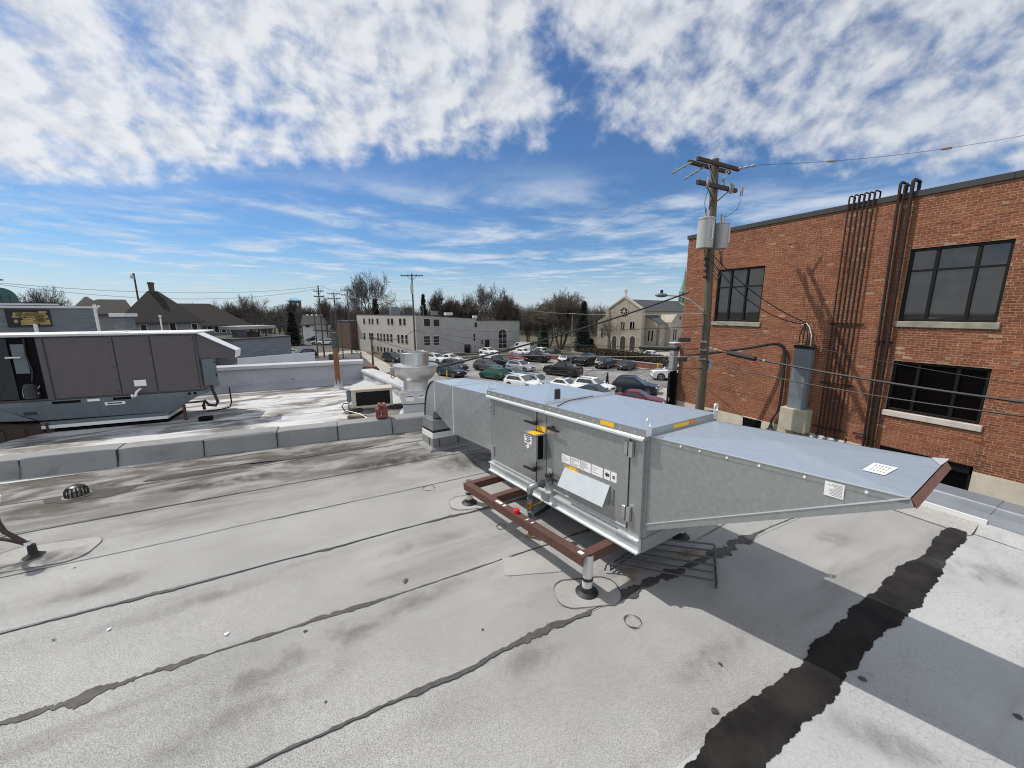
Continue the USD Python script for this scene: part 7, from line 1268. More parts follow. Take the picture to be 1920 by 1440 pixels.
# ------------------------------------------------------------------ trees: prototypes as classes, then one reference per tree
M('bark', (0.085, 0.072, 0.062), 0.95, var=0.35, vscale=2.0); M('twig', (0.105, 0.092, 0.080), 0.95, var=0.3, vscale=1.0, rand=0.15); M('twig_pale', (0.17, 0.145, 0.115), 0.95, var=0.3, vscale=1.0); M('twig_red', (0.110, 0.087, 0.074), 0.95, var=0.3, vscale=1.0)
M('needles', (0.030, 0.045, 0.030), 0.9, var=0.5, vscale=1.5, rand=0.2); M('needles_light', (0.050, 0.075, 0.032), 0.9, var=0.5, vscale=1.5); M('hedge_leaf', (0.070, 0.052, 0.032), 0.9, var=0.5, vscale=2.5)
stage.CreateClassPrim('/World/tree_kinds')
def branches(seed, height, kind):
    """limbs and twigs of a leafless tree as tapered segments; kind = (spread, upward pull, stems, trunk part, levels)"""
    r = random.Random(seed); spread, pull, stems, trunk, lev = kind; thick, thin = [], []
    def grow(p, d, ln, rad, level):
        k = 3 if level < 3 else 2; q = np.array(p)
        for i in range(k):
            d = d + np.array([r.gauss(0, 0.13), r.gauss(0, 0.13), r.gauss(0, 0.08) + pull * 0.10]); d /= np.linalg.norm(d); n = q + d * ln / k; r1 = rad * (1 - 0.5 * (i + 1) / k)
            (thick if level < 2 else thin).append((q, n, rad * (1 - 0.5 * i / k), r1)); q = n
            if level < lev and (i > 0 or level > 0):
                for j in range(2 if level < 1 else (r.choice((1, 2)) if level < lev - 1 else 2)):
                    a = r.uniform(0, 2 * math.pi); s_ = np.cross(d, [math.cos(a), math.sin(a), 0.3]); s_ /= max(np.linalg.norm(s_), 1e-6); an = r.uniform(0.45, 0.95) * spread
                    e = d * math.cos(an) + s_ * math.sin(an); e[2] = e[2] * 0.8 + 0.12 * pull; e /= np.linalg.norm(e); grow(q, e, ln * r.uniform(0.52, 0.78), r1 * r.uniform(0.55, 0.75), level + 1)
        if level < lev: grow(q, d, ln * 0.6, rad * 0.5, level + 1)
    for s_ in range(stems):
        a = s_ / stems * 2 * math.pi + r.random(); lean = 0 if stems == 1 else r.uniform(0.12, 0.34)
        d0 = np.array([math.cos(a) * lean, math.sin(a) * lean, 1.0]); d0 /= np.linalg.norm(d0); p0 = np.array([math.cos(a) * 0.25 * (stems > 1), math.sin(a) * 0.25 * (stems > 1), 0.0]); h = height * trunk * r.uniform(0.85, 1.1)
        thick.append((p0, p0 + d0 * h, height * 0.020, height * 0.015))
        for j in range(4 if stems == 1 else 3):
            b = a + j * 2.2 + r.random(); an = r.uniform(0.25, 0.7) * spread; e = np.array([math.cos(b) * math.sin(an), math.sin(b) * math.sin(an), math.cos(an)]) * 0.8 + d0 * 0.4; e /= np.linalg.norm(e); grow(p0 + d0 * h * r.uniform(0.82, 1.0), e, height * r.uniform(0.26, 0.36), height * 0.011, 0)
    return thick, thin
def segs_mesh(segs, n, rmin=0.0):
    a = np.array([s_[0] for s_ in segs]); b = np.array([s_[1] for s_ in segs]); ra = np.maximum([s_[2] for s_ in segs], rmin); rb_ = np.maximum([s_[3] for s_ in segs], rmin * 0.7)
    d = b - a; d /= np.maximum(np.linalg.norm(d, axis=1, keepdims=True), 1e-9); x = np.cross(d, [0.31, 0.17, 0.93]); x /= np.maximum(np.linalg.norm(x, axis=1, keepdims=True), 1e-9); y = np.cross(d, x); m = len(a); v = []
    for k in range(n):
        t = 2 * math.pi * k / n; o = x * math.cos(t) + y * math.sin(t); v += [a + o * ra[:, None], b + o * rb_[:, None]]
    v = np.stack(v, 1).reshape(-1, 3); base = np.arange(m)[:, None] * (2 * n); f = []
    for k in range(n): k2 = (k + 1) % n; f.append(np.concatenate([base + 2 * k, base + 2 * k2, base + 2 * k2 + 1, base + 2 * k + 1], 1))
    return MB().add(v, np.vstack(f))
TREES = {}
for nm, seed, kind, mat in (('wide', 3, (1.0, 0.5, 1, 0.22, 4), 'twig'), ('tall', 8, (0.75, 0.9, 1, 0.28, 4), 'twig'), ('multi', 14, (0.85, 1.0, 3, 0.20, 4), 'twig_pale'), ('small', 21, (1.0, 0.8, 1, 0.22, 3), 'twig_pale'), ('brush', 27, (0.62, 1.3, 4, 0.14, 3), 'twig_red')):
    path = f'/World/tree_kinds/{nm}'; UsdGeom.Xform.Define(stage, path); th_, tn_ = branches(seed, 10.0, kind); allp = np.array([s_[1] for s_ in th_ + tn_]); sc_ = 10.0 / allp[:, 2].max()
    th_ = [(a * sc_, b * sc_, c * sc_, d * sc_) for a, b, c, d in th_]; tn_ = [(a * sc_, b * sc_, c * sc_, d * sc_) for a, b, c, d in tn_]
    segs_mesh(th_, 6).out(path, 'trunk', 'bark', smooth=60); segs_mesh(tn_, 3, 0.026 if nm == 'brush' else 0.019).out(path, 'crown', mat); TREES[nm] = np.ptp(allp[:, :2] * sc_, axis=0).mean()
def conifer(seed, h, w, n, droop):
    r = np.random.default_rng(seed); V, F_ = [], []; k = 0
    for i in range(n):
        t = r.random() ** 0.75; z = h * (0.04 + 0.96 * t); R_ = w * (1 - t) ** 0.85 * r.uniform(0.55, 1.08) * (1.0 if t > 0.03 else 0.7) + 0.05; a = r.uniform(0, 2 * math.pi); c, s_ = math.cos(a), math.sin(a)
        m = max(2, int(R_ / 0.35))
        for j in range(m):
            f = (j + r.random()) / m; p = np.array([c * R_ * f, s_ * R_ * f, z - droop * R_ * f * f + r.normal(0, 0.06)]); q = r.normal(0, 1, (3, 3)) * [0.28, 0.28, 0.11]; q[0] += [c * 0.3, s_ * 0.3, -0.12]
            V.append(p + q); F_.append([k, k + 1, k + 2]); k += 3
    return MB().add(np.vstack(V), np.array(F_))
for nm, seed, w, mat, n, dr in (('spruce', 5, 2.6, 'needles', 1500, 0.35), ('arborvitae', 6, 1.9, 'needles_light', 1300, -0.35)):
    path = f'/World/tree_kinds/{nm}'; UsdGeom.Xform.Define(stage, path); MB().tube([(0, 0, 0), (0, 0, 9.0)], [0.2, 0.03], 7).out(path, 'trunk', 'bark'); conifer(seed, 10.0, w, n, dr).out(path, 'crown', mat); TREES[nm] = w * 2
def tree(kind, px, d, ytop, wpx, label, name=None, pyb=None, group=None):
    BEAR[0] = px; p = far(px, 600, d); h = Z(ytop, d) - G; wd = wpx * (p @ f_h) / FPX; s_ = wd / TREES[kind]; nm = name or ('evergreen_tree' if kind in ('spruce', 'arborvitae') else 'bare_tree')
    t = thing(nm, label, 'tree', loc=(p[0], p[1], G - 0.05), rz=rnd.uniform(0, 360), scale=(s_, s_, h / 10.0), group=group); pr = stage.GetPrimAtPath(t); pr.GetReferences().AddInternalReference(f'/World/tree_kinds/{kind}'); pr.SetInstanceable(True)
for a in [('wide', 690, 112, 506, 108, 'largest bare spreading tree rising behind the left end of the office block'), ('wide', 470, 118, 550, 76, 'rounded bare tree right of the long dark-roofed house'), ('tall', 440, 122, 560, 40, 'bare tree just above the long dark-roofed house'), ('small', 401, 100, 555, 28, 'small lone bare tree showing above the long dark roof'),
          ('wide', 82, 118, 533, 105, 'wide bare tree behind the mural building'), ('small', 40, 125, 545, 50, 'small bare tree beside the glazed arch at far left'), ('tall', 546, 150, 558, 34, 'thin bare tree left of the blue-topped tower'), ('tall', 612, 125, 552, 40, 'pale slim bare tree behind the slim pole'), ('wide', 640, 128, 560, 46, 'bare tree between the two poles left of the big tree'),
          ('tall', 580, 160, 574, 40, 'bare tree right of the blue-topped tower'), ('tall', 818, 120, 538, 44, 'tall bare tree behind the office roof units'), ('brush', 838, 125, 549, 48, 'brushy bare tree at the left of the row behind the office roof'), ('brush', 858, 125, 550, 48, 'brushy bare tree in the middle of the row behind the office roof'), ('brush', 878, 125, 547, 48, 'brushy bare tree at the right of the row behind the office roof'),
          ('wide', 912, 115, 529, 84, 'tall bare tree above the right end of the office block'), ('brush', 945, 112, 538, 62, 'dense dark bare tree at the right end of the office block'), ('brush', 962, 114, 552, 50, 'lower dense bare tree right of the office block corner'), ('multi', 1052, 92, 535, 116, 'big many-stemmed bare tree left of the church'), ('multi', 1030, 100, 555, 80, 'smaller many-stemmed bare tree behind the big one left of the church'),
          ('small', 1147, 84, 590, 52, 'small bare tree right before the church doors'), ('tall', 1123, 120, 588, 30, 'bare tree peeping out left of the church gable'), ('brush', 990, 112, 594, 36, 'reddish bare brush between office block and evergreens'), ('brush', 1012, 118, 590, 40, 'reddish bare brush behind the small bushy evergreen'), ('small', 770, 130, 566, 34, 'faint bare tree behind the transformer pole'), ('tall', 520, 200, 586, 40, 'distant bare tree under the two small far poles'), ('tall', 500, 190, 590, 40, 'distant bare tree beside the long house roof end')]: tree(*a)
for a in [('spruce', 1094, 88, 565, 38, 'tall dark spruce left of the church'), ('arborvitae', 1019, 84, 607, 30, 'small bushy green evergreen among the bare trees'), ('spruce', 795, 120, 552, 26, 'dark spruce peeping over the office block roof'), ('spruce', 546, 118, 585, 40, 'dark spruce by the street left of the white house'), ('spruce', 705, 125, 560, 34, 'dark spruce behind the office block at the big bare tree'), ('spruce', 1110, 86, 634, 30, 'low dark evergreen bush at the foot of the tall spruce')]: tree(*a)
# low far-off wood
def wood(seed, specs, name, label, mat):
    r = random.Random(seed); sg = []
    for px0, px1, d, y0, y1, n in specs:
        for k in range(n):
            px = r.uniform(px0, px1); dd = d * r.uniform(0.92, 1.1); BEAR[0] = px; p = far(px, 600, dd); h = Z(r.uniform(y0, y1), dd) - G; b = np.array([p[0], p[1], G])
            for j in range(16):
                a = r.uniform(0, 2 * math.pi); q = b + [0, 0, h * r.uniform(0.1, 0.7)]; e = q + np.array([math.cos(a) * h * 0.16, math.sin(a) * h * 0.16, h * r.uniform(0.15, 0.3)]); sg.append((q, e, 0.07, 0.03))
                for m in range(3): f = q + (e - q) * r.uniform(0.3, 1); sg.append((f, f + np.array([r.gauss(0, 0.05), r.gauss(0, 0.05), 0.10]) * h, 0.035, 0.02))
            sg.append((b, b + [0, 0, h * 0.8], 0.16, 0.05))
    W(name, segs_mesh(sg, 3), mat, label, 'trees', kind='stuff')
wood(3, [(380, 700, 260, 569, 583, 420), (380, 660, 170, 588, 604, 160), (700, 1000, 170, 562, 582, 200), (960, 1150, 150, 578, 600, 200), (960, 1300, 250, 566, 581, 280), (-40, 420, 240, 567, 582, 260)], 'far_wood', 'far-off leafless wood along the horizon', 'twig')
wood(9, [(1250, 1960, 280, 566, 582, 160), (-300, -40, 240, 566, 582, 100)], 'side_wood', 'further leafless wood beyond the buildings at both sides', 'twig')
rh = np.random.default_rng(3)
hp = [at(1098, 667), at(1150, 672), at(1200, 679), at(1247, 688)]
hv, hf = [], []; k = 0
for i in range(9000):
    u_ = rh.random() * 2.999; j = int(u_); f_ = u_ - j; c = hp[j] * (1 - f_) + hp[j + 1] * f_; o = rh.uniform(-1.3, 1.3, 2); z = rh.random() ** 0.6 * 1.7 * (1 - 0.25 * (abs(o[0]) / 1.3) ** 3)
    hv.append(c + [o[0], o[1], z] + rh.normal(0, 1, (3, 3)) * 0.12); hf.append([k, k + 1, k + 2]); k += 3
W('hedge', MB().add(np.vstack(hv), np.array(hf)), 'hedge_leaf', 'long brown winter hedge behind the low brick wall', 'hedge')
lb_ = thing('low_brick_wall', 'low red brick retaining wall along the far edge of the car park', 'wall')
ra_ = [at(1018, 672), at(1090, 678), at(1160, 684), at(1241, 694)]
for a, b in zip(ra_[:-1], ra_[1:]): MB().beam([a[0], a[1], G + 0.42], [b[0], b[1], G + 0.42], 0.35, 0.84).out(lb_, 'wall_length', 'low_brick'); MB().beam([a[0], a[1], G + 0.88], [b[0], b[1], G + 0.88], 0.45, 0.10).out(lb_, 'coping', 'concrete')
sw_ = thing('rubble_wall', 'low dark rubble stone edging in front of the office block', 'wall'); a, b = at(865, 673), at(935, 666)
for k in range(26): c = a + (b - a) * ((k + 0.5) / 26); m = trimesh.creation.icosphere(1, 0.42); m.vertices *= np.array([1, 1, 0.8]) * (0.7 + 0.5 * meshkit.noise(m.vertices * 2 + k, k)[:, None]); m.apply_translation([c[0], c[1], G + 0.15]); MB().tm(m).out(sw_, 'stone', 'stone_wall')
for k, (px, py, lab) in enumerate([(838, 709, 'yellow bollard right beside the dark blue crossover'), (1233, 694, 'yellow bollard at the end of the low brick wall'), (738, 678, 'yellow bollard at the car park entrance behind the exhaust fan')]):
    p = at(px, py); W('bollard', MB().lathe([(0.09, 0.0), (0.09, 1.0), (0.06, 1.07), (0.0, 1.09)], (p[0], p[1], G), 14), 'yellow_paint', lab, 'bollard', smooth=40)

# ------------------------------------------------------------------ vehicles
M('tyre', (0.016, 0.016, 0.017), 0.8); M('rim', (0.42, 0.43, 0.44), 0.3, 0.9); M('rim_dark', (0.06, 0.06, 0.065), 0.35, 0.8); M('car_glass', (0.02, 0.023, 0.026), 0.04, spec=1.0); M('car_glass_light', (0.09, 0.10, 0.11), 0.05, spec=0.9); M('trim_black', (0.02, 0.02, 0.021), 0.5); M('lamp_clear', (0.70, 0.72, 0.74), 0.12, spec=0.8); M('lamp_red', (0.35, 0.012, 0.012), 0.2); M('plate', (0.62, 0.63, 0.60), 0.5)
for nm, col, met in (('paint_white', (0.74, 0.745, 0.745), 0), ('paint_black', (0.005, 0.005, 0.0055), 0), ('paint_grey', (0.085, 0.092, 0.10), 0.3), ('paint_navy', (0.022, 0.030, 0.048), 0.3), ('paint_green', (0.012, 0.105, 0.055), 0.2), ('paint_silver', (0.47, 0.485, 0.50), 0.6), ('paint_blue', (0.15, 0.19, 0.25), 0.5), ('paint_red', (0.20, 0.016, 0.020), 0.2), ('paint_maroon', (0.16, 0.014, 0.035), 0.3), ('paint_char', (0.035, 0.037, 0.042), 0.4)):
    M(nm, col, 0.34, met, spec=0.4, coat=0.35)
#             L     W     H    belt  hood  deck  cowl  wtop  rtop  rear  wheel base  tail
KINDS = dict(suv=(4.60, 1.88, 1.66, 1.06, 1.02, 1.08, 1.02, 0.12, -1.70, -2.20, 0.375, 2.72), sedan=(4.70, 1.84, 1.45, 0.94, 0.88, 1.0, 0.92, 0.02, -1.05, -1.85, 0.34, 2.80), hatch=(4.10, 1.80, 1.56, 1.02, 1.00, 1.02, 0.85, 0.42, -1.65, -1.95, 0.36, 2.60), big=(4.90, 2.00, 1.77, 1.14, 1.10, 1.16, 1.05, 0.12, -1.78, -2.32, 0.41, 2.95), pickup=(5.55, 2.02, 1.98, 1.36, 1.30, 1.32, 1.12, 0.42, -0.95, -1.12, 0.45, 3.50), van=(5.70, 2.02, 2.15, 1.20, 1.10, 1.2, 1.75, 1.05, -2.7, -2.82, 0.38, 3.50))
def car(kind, paint, px, py, dirv, label, rim='rim', glass='car_glass', group='parked cars', cat='car', roof=None):
    L_, W_, H_, zb, zh, zd, cowl, wt, rt, rear, rw, wb_ = KINDS[kind]; p = at(px, py); ang = math.degrees(math.atan2(dirv[1], dirv[0])); t = thing({'pickup': 'parked_pickup', 'van': 'parked_van'}.get(kind, 'parked_car'), label, cat, loc=(p[0], p[1], G + 0.02), rz=ang)
    hw = W_ / 2; X = np.linspace(-L_ / 2, L_ / 2, 27); V = []
    pick = kind == 'pickup'
    for x in X:
        e = abs(x) / (L_ / 2); w = hw * (1 - 0.10 * max(0, (e - 0.72) / 0.28) ** 2.2 - 0.02 * e); 
        if x > cowl: top = zh - (zh - zb) * 0 - 0.20 * ((x - cowl) / (L_ / 2 - cowl)) ** 2.2 * (0.6 if pick else 1)
        elif x < rear: top = zd - 0.10 * ((rear - x) / max(L_ / 2 + rear, 0.1)) ** 2 * (0 if pick else 1)
        else: top = zb
        if e > 0.985: top -= 0.12
        zb0 = 0.22 + 0.16 * max(0, (e - 0.80) / 0.20) ** 1.5
        V.append([[x, y * w, z] for y, z in ((0, zb0), (0.90, zb0), (0.985, zb0 + 0.10), (1.0, 0.55), (0.995, top * 0.80), (0.955, top - 0.03), (0.88, top), (0, top + (0.02 if x > cowl else 0.0)))] + [[x, -y * w, z] for y, z in ((0.88, top), (0.955, top - 0.03), (0.995, top * 0.80), (1.0, 0.55), (0.985, zb0 + 0.10), (0.90, zb0))])
    m_ = 14; V = np.array(V); f = [[i * m_ + k, (i + 1) * m_ + k, (i + 1) * m_ + (k + 1) % m_, i * m_ + (k + 1) % m_] for i in range(26) for k in range(m_)]
    b = MB().add(V.reshape(-1, 3), f)
    for i in (0, 26): b.add(V[i], [[0, k, k + 1] if i == 0 else [0, k + 1, k] for k in range(1, 13)])
    # cabin
    wl, wr = hw * 0.90, hw * (0.74 if kind != 'van' else 0.80); z0, z1 = zb - 0.02, H_ - 0.05
    c = [[cowl, wl, z0], [wt, wr, z1], [rt, wr, z1], [rear, wl * 0.96, z0], [cowl, -wl, z0], [wt, -wr, z1], [rt, -wr, z1], [rear, -wl * 0.96, z0]]; c = np.array(c)
    b.add(c, [[0, 1, 2, 3], [5, 4, 7, 6], [4, 5, 1, 0], [2, 6, 7, 3]])
    rp = [[wt + 0.05, wr, z1 - 0.02], [wt - 0.05, wr * 0.86, H_], [rt + 0.15, wr * 0.84, H_ - 0.01], [rt - 0.10, wr * 0.98, z1 - 0.02]]; rp = np.array(rp + [[x, -y, z] for x, y, z in rp])
    b.add(rp, [[0, 1, 2, 3], [5, 4, 7, 6], [4, 5, 1, 0], [2, 6, 7, 3], [1, 5, 6, 2]]); b.out(t, 'body', paint, smooth=38)
    def lerp(a, bb, u_): return a + (bb - a) * u_
    def pane(A, B, C, D, u0, u1, v0, v1, name, mat, off):
        """a glass pane in the quad A B (bottom) C D (top, over B and A)"""
        n_ = np.cross(B - A, D - A); n_ /= np.linalg.norm(n_); o = n_ * off; P_ = lambda u_, v_: lerp(lerp(A, B, u_), lerp(D, C, u_), v_) + o; MB().add([P_(u0, v0), P_(u1, v0), P_(u1, v1), P_(u0, v1)], [[0, 1, 2, 3]]).out(t, name, mat)
    pane(c[4], c[0], c[1], c[5], 0.05, 0.95, 0.10, 0.93, 'windshield', glass, 0.012)
    if kind != 'van': pane(c[3], c[7], c[6], c[2], 0.08, 0.92, 0.18, 0.90, 'rear_window', 'car_glass', 0.012)
    else:
        for u0, u1 in ((0.08, 0.47), (0.53, 0.92)): pane(c[3], c[7], c[6], c[2], u0, u1, 0.3, 0.88, 'rear_window', 'car_glass', 0.012)
    spl = [(0.16, 0.50), (0.51, 0.76), (0.77, 0.90)] if kind in ('suv', 'big', 'hatch') else [(0.17, 0.51), (0.52, 0.85)] if kind != 'van' else [(0.05, 0.22)]
    for s_ in (1, -1):
        for u0, u1 in spl:
            if s_ > 0: pane(c[3], c[0], c[1], c[2], 1 - u1, 1 - u0, 0.12, 0.84, 'side_window', 'car_glass', -0.010 if np.cross(c[0] - c[3], c[2] - c[3])[1] < 0 else 0.010)
            else: pane(c[4], c[7], c[6], c[5], u0, u1, 0.12, 0.84, 'side_window', 'car_glass', -0.010 if np.cross(c[7] - c[4], c[5] - c[4])[1] > 0 else 0.010)
        MB().cbox(cowl - 0.28, cowl - 0.10, *sorted((s_ * (hw + 0.02), s_ * (hw + 0.17))), zb + 0.02, zb + 0.16, 0.04).out(t, 'mirror', paint)
        for x in (wb_ / 2 + 0.02, -wb_ / 2):
            y1 = s_ * (hw + 0.004); MB().tube([(x, s_ * (hw - 0.12), rw + 0.02), (x, y1, rw + 0.02)], rw * 1.16, 22).out(t, 'wheel_arch', 'trim_black')
            w = MB().tube([(x, s_ * (hw - 0.20), rw - 0.02), (x, s_ * (hw + 0.010), rw - 0.02), (x, s_ * (hw + 0.022), rw - 0.02)], [rw, rw, rw * 0.93], 22).out(t, 'wheel', 'tyre', smooth=40)
            rmb = MB().tube([(x, s_ * (hw + 0.020), rw - 0.02), (x, s_ * (hw + 0.027), rw - 0.02)], rw * 0.16, 10)
            for k in range(6): a = k * math.pi / 3; rmb.beam([x, s_ * (hw + 0.025), rw - 0.02], [x + math.cos(a) * rw * 0.66, s_ * (hw + 0.025), rw - 0.02 + math.sin(a) * rw * 0.66], 0.06, 0.03, (0, 1, 0))
            a_ = np.linspace(0, 2 * math.pi, 23); rmb.tube([(x + rw * 0.66 * math.cos(q), s_ * (hw + 0.024), rw - 0.02 + rw * 0.66 * math.sin(q)) for q in a_], 0.022, 5); rmb.out(w, 'rim', rim)
        yl = sorted((s_ * hw * 0.52, s_ * hw * 0.90)); MB().cbox(L_ / 2 - 0.22, L_ / 2 - 0.012, *yl, zh - 0.34, zh - 0.21, 0.03).out(t, 'headlight', 'lamp_clear')
        yl = sorted((s_ * hw * 0.66, s_ * hw * 0.93)); MB().cbox(-L_ / 2 + 0.0, -L_ / 2 + 0.16, *yl, zd - 0.36, zd - 0.14, 0.03).out(t, 'taillight', 'lamp_red')
        MB().cbox(-wb_ / 2 + rw * 1.2, wb_ / 2 - rw * 1.2, *sorted((s_ * (hw - 0.05), s_ * (hw + 0.008))), 0.20, 0.36, 0.01).out(t, 'sill', 'trim_black')
    MB().cbox(L_ / 2 - 0.10, L_ / 2 + 0.012, -hw * 0.48, hw * 0.48, zh - 0.42, zh - 0.22, 0.03).out(t, 'grille', 'trim_black'); MB().cbox(L_ / 2 - 0.14, L_ / 2 + 0.02, -hw * 0.80, hw * 0.80, 0.28, 0.44, 0.04).out(t, 'front_bumper', 'trim_black'); MB().cbox(-L_ / 2 - 0.02, -L_ / 2 + 0.14, -hw * 0.82, hw * 0.82, 0.30, 0.50, 0.04).out(t, 'rear_bumper', 'trim_black')
    MB().cbox(-L_ / 2 - 0.030, -L_ / 2 + 0.0, -0.17, 0.17, zd - 0.42, zd - 0.28, 0.004).out(t, 'number_plate', 'plate')
    if pick: MB().box(-L_ / 2 + 0.08, rear - 0.05, -hw * 0.86, hw * 0.86, zd - 0.005, zd + 0.012).out(t, 'bed_cover', 'trim_black')
    if kind in ('suv', 'big'):
        for s_ in (1, -1): MB().beam([wt - 0.15, s_ * wr * 0.90, H_ + 0.02], [rt + 0.1, s_ * wr * 0.90, H_ + 0.01], 0.04, 0.04).out(t, 'roof_rail', 'trim_black')
    if kind == 'sedan' and roof: MB().box(rt + 0.35, wt - 0.1, -wr * 0.6, wr * 0.6, H_ - 0.002, H_ + 0.006).out(t, 'sunroof', 'car_glass')
    if kind == 'van':
        for x in (-2.0, -0.9, 0.2): MB().beam([x, -wr, H_ + 0.1], [x, wr, H_ + 0.1], 0.05, 0.05).out(t, 'roof_rack', 'alu_bright')
    return t
dn1, up1, dn2, up2 = -E1, E1, -E2, E2
for a in [('suv', 'paint_navy', 846, 705, dn1, 'dark blue crossover facing us beside the yellow bollard right of the fan'), ('suv', 'paint_char', 852, 694, dn1, 'dark grey crossover right behind the dark blue one'), ('suv', 'paint_white', 818, 680, dn1, 'white crossover behind the exhaust fan on the right'), ('sedan', 'paint_white', 846, 679, dn1, 'white sedan in front of the office block corner door'),
          ('suv', 'paint_grey', 914, 695, dn1, 'dark grey crossover behind the green car'), ('hatch', 'paint_green', 926, 710, up1, 'bright green compact car seen from behind'), ('big', 'paint_black', 944, 688, dn1, 'black boxy car behind the dark grey crossover'), ('sedan', 'paint_blue', 963, 709, dn1, 'blue-silver car facing us right of the green car'),
          ('suv', 'paint_silver', 976, 696, dn1, 'silver crossover behind the blue-silver car'), ('sedan', 'paint_red', 965, 678, dn1, 'dark red car behind the silver crossover'), ('sedan', 'paint_white', 917, 665, dn1, 'farthest white sedan below the office block door'), ('sedan', 'paint_white', 921, 674, dn1, 'white sedan just in front of the farthest one'),
          ('sedan', 'paint_white', 975, 666, up1, 'white car parked below the white van'), ('suv', 'paint_white', 1011, 667, dn2, 'white crossover right of the far black pickup'), ('sedan', 'paint_char', 1034, 667, dn2, 'dark car under the many-stemmed tree'),
          ('suv', 'paint_char', 1066, 681, up2, 'dark crossover partly behind the light mast'), ('big', 'paint_char', 1136, 689, up2, 'dark large crossover parked by the hedge with its tail to us'), ('sedan', 'paint_char', 1175, 692, up2, 'dark grey sedan parked by the hedge with its tail to us'),
          ('suv', 'paint_white', 1113, 736, dn1, 'white crossover in front of the walking person'), ('suv', 'paint_white', 980, 729, dn1, 'white car roof just above the left part of the unit roof'), ('suv', 'paint_silver', 1008, 727, dn1, 'silver car half hidden behind the unit between two white cars'), ('sedan', 'paint_white', 1062, 733, dn1, 'white sedan with dark sunroof above the unit roof'),
          ('sedan', 'paint_char', 1118, 748, dn1, 'dark car peeping over the unit roof left of the maroon car'), ('big', 'paint_navy', 1190, 736, (0.55, -0.80), 'large dark navy crossover with bright wheels right of the walking person'), ('sedan', 'paint_maroon', 1198, 760, (0.55, -0.80), 'maroon car peeping over the right part of the unit roof'),
          ('suv', 'paint_char', 737, 678, dn1, 'dark crossover left of the exhaust fan by the office block'), ('suv', 'paint_white', 611, 647, (-1, 0.15), 'white crossover on the side street behind the poles'), ('suv', 'paint_char', 591, 640, (-1, 0.15), 'dark crossover parked beside the white one on the side street'), ('sedan', 'paint_char', 578, 636, (-1, 0.15), 'dark sedan farthest along the side street'), ('suv', 'paint_silver', 600, 646, (-1, 0.15), 'silver car tucked behind the slim pole'),
          ('big', 'paint_navy', 568, 672, (-0.9, -0.4), 'dark crossover with bright roof rails behind the white boundary wall'), ('sedan', 'paint_white', 540, 668, (-0.9, -0.4), 'white car behind the left part of the white boundary wall'), ('suv', 'paint_blue', 475, 690, (1, 0.1), 'blue car roof showing over the far parapet at left'), ('suv', 'paint_silver', 517, 691, (1, 0.1), 'silver car roof showing over the far parapet'), ('suv', 'paint_navy', 553, 690, (1, 0.1), 'dark car roof showing over the far parapet at right'), ('sedan', 'paint_white', 1221, 671, (0.9, 0.3), 'pale car half hidden behind the brown hedge')]:
    k_, pn, px, py, dv, lb_2 = a; car(k_, pn, px, py, dv, lb_2, rim='rim_dark' if 'green' in lb_2 else 'rim', glass='car_glass_light' if pn == 'paint_white' and py > 700 else 'car_glass', roof='sunroof' in lb_2)
for a in [('pickup', 'paint_black', 1055, 704, up1, 'black pickup crossing the middle of the car park'), ('pickup', 'paint_black', 1003, 678, up1, 'black pickup farther back left of the low brick wall'), ('pickup', 'paint_black', 1101, 684, dn2, 'black pickup parked nose out by the hedge')]: car(*a, rim='rim_dark', cat='pickup truck', group='parked cars')
car('pickup', 'paint_white', 1262, 712, (-0.8, 0.6), 'white pickup cut off by the brick building corner', cat='pickup truck'); car('van', 'paint_white', 979, 659, up1, 'white work van with roof rack beside the office block', cat='van')

# ------------------------------------------------------------------ the person walking across the car park
import manifold3d as m3
M('dark_cloth', (0.012, 0.012, 0.014), 0.9); M('skin', (0.28, 0.17, 0.12), 0.6); M('hair', (0.015, 0.012, 0.010), 0.7)
def blobman(bones, edge=0.03):
    out = None
    for (p, r1), (q, r2) in bones:
        h = m3.Manifold.hull(m3.Manifold.sphere(r1, 14).translate(p) + m3.Manifold.sphere(r2, 14).translate(q)); out = h if out is None else out + h
    m = out.refine_to_length(edge).to_mesh(); tmh = trimesh.Trimesh(m.vert_properties[:, :3], m.tri_verts); trimesh.smoothing.filter_taubin(tmh, iterations=8); return tmh
p = at(1138, 727); dv = np.array([-0.35, 0.94]); pe = thing('person', 'person in dark clothes walking between the white and navy cars', 'person', loc=(p[0], p[1], G + 0.01), rz=math.degrees(math.atan2(dv[1], dv[0])))
Hp, Nk, Ch, Pv = (0, 0, 1.62), (0, 0, 1.45), (0.02, 0, 1.28), (0, 0, 0.95)
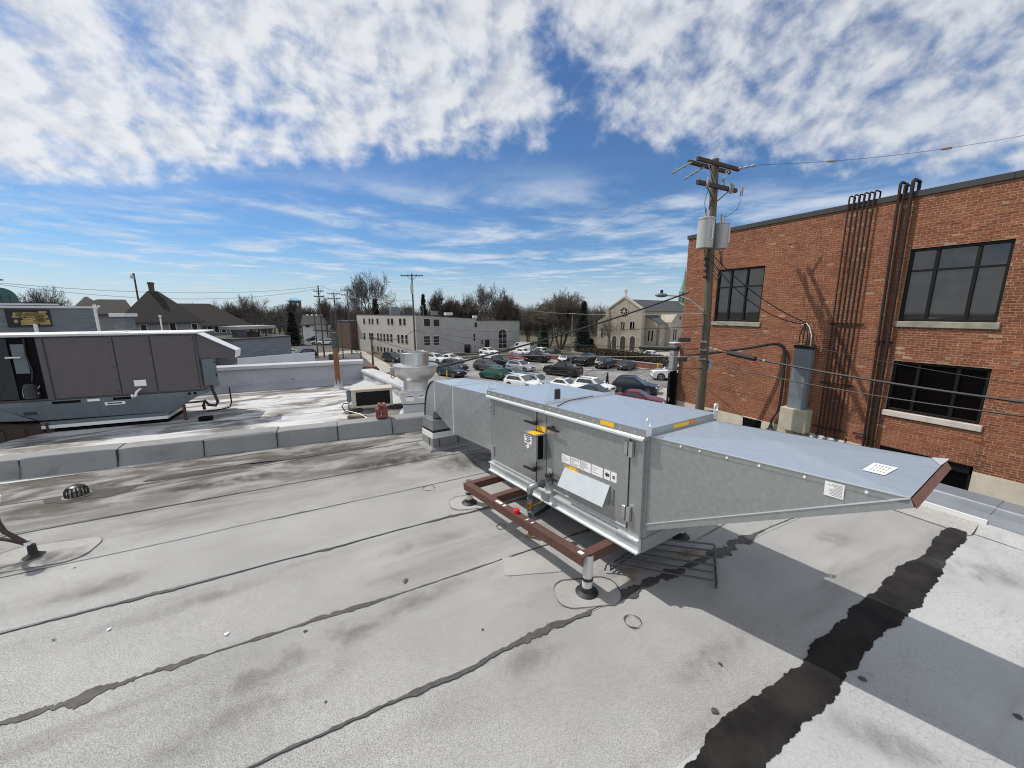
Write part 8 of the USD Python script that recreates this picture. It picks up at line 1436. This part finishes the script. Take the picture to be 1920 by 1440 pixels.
bones = [((Pv, 0.15), ((0, 0, 1.08), 0.145)), (((0, 0, 1.08), 0.145), ((0.01, 0.0, 1.30), 0.155)), (((0.01, 0.15, 1.38), 0.085), ((0.01, -0.15, 1.38), 0.085)), (((0.01, 0, 1.34), 0.14), ((0, 0, 1.50), 0.058)), (((0, 0, 1.50), 0.058), ((0.015, 0, 1.60), 0.075)), (((0.015, 0, 1.60), 0.085), ((0.0, 0, 1.67), 0.098))]
for s_, st_x in ((1, 0.22), (-1, -0.22)):
    bones += [(((0, s_ * 0.10, 0.92), 0.105), ((st_x * 0.55, s_ * 0.10, 0.50), 0.072)), (((st_x * 0.55, s_ * 0.10, 0.50), 0.072), ((st_x * 1.0 - 0.06, s_ * 0.10, 0.10), 0.048)), (((st_x - 0.06, s_ * 0.10, 0.06), 0.050), ((st_x + 0.13, s_ * 0.11, 0.045), 0.042))]
    bones += [(((0.01, s_ * 0.20, 1.40), 0.068), ((-st_x * 0.35, s_ * 0.28, 1.12), 0.052)), (((-st_x * 0.35, s_ * 0.28, 1.12), 0.050), ((-st_x * 0.35 + 0.10, s_ * 0.27, 0.88), 0.038))]
MB().tm(blobman(bones)).out(pe, 'body', 'dark_cloth', smooth=True)
for s_, st_x in ((1, 0.22), (-1, -0.22)):
    w_ = np.array([-st_x * 0.35 + 0.10, s_ * 0.27, 0.88]); hb = [((tuple(w_), 0.030), (tuple(w_ + [0.025, 0, -0.08]), 0.034))]
    for k in range(4): b0 = w_ + [0.0 + 0.02 * k - 0.01, 0, -0.09]; hb.append(((tuple(b0), 0.011), (tuple(b0 + [0.015, -0.01 * s_, -0.075 + 0.008 * abs(k - 1)]), 0.008)))
    hb.append(((tuple(w_ + [0.03, -0.01 * s_, -0.03]), 0.012), (tuple(w_ + [0.065, -0.025 * s_, -0.075]), 0.009))); MB().tm(blobman(hb, 0.012)).out(pe, 'hand', 'skin', smooth=True)
MB().tm(trimesh.creation.icosphere(2, 0.085).apply_scale([1.0, 0.86, 1.15]).apply_translation([0.045, 0, 1.635])).out(pe, 'face', 'skin', smooth=True); MB().tm(trimesh.creation.icosphere(2, 0.108).apply_scale([1.0, 0.92, 1.08]).apply_translation([-0.015, 0, 1.675])).out(pe, 'hair', 'hair', smooth=True)
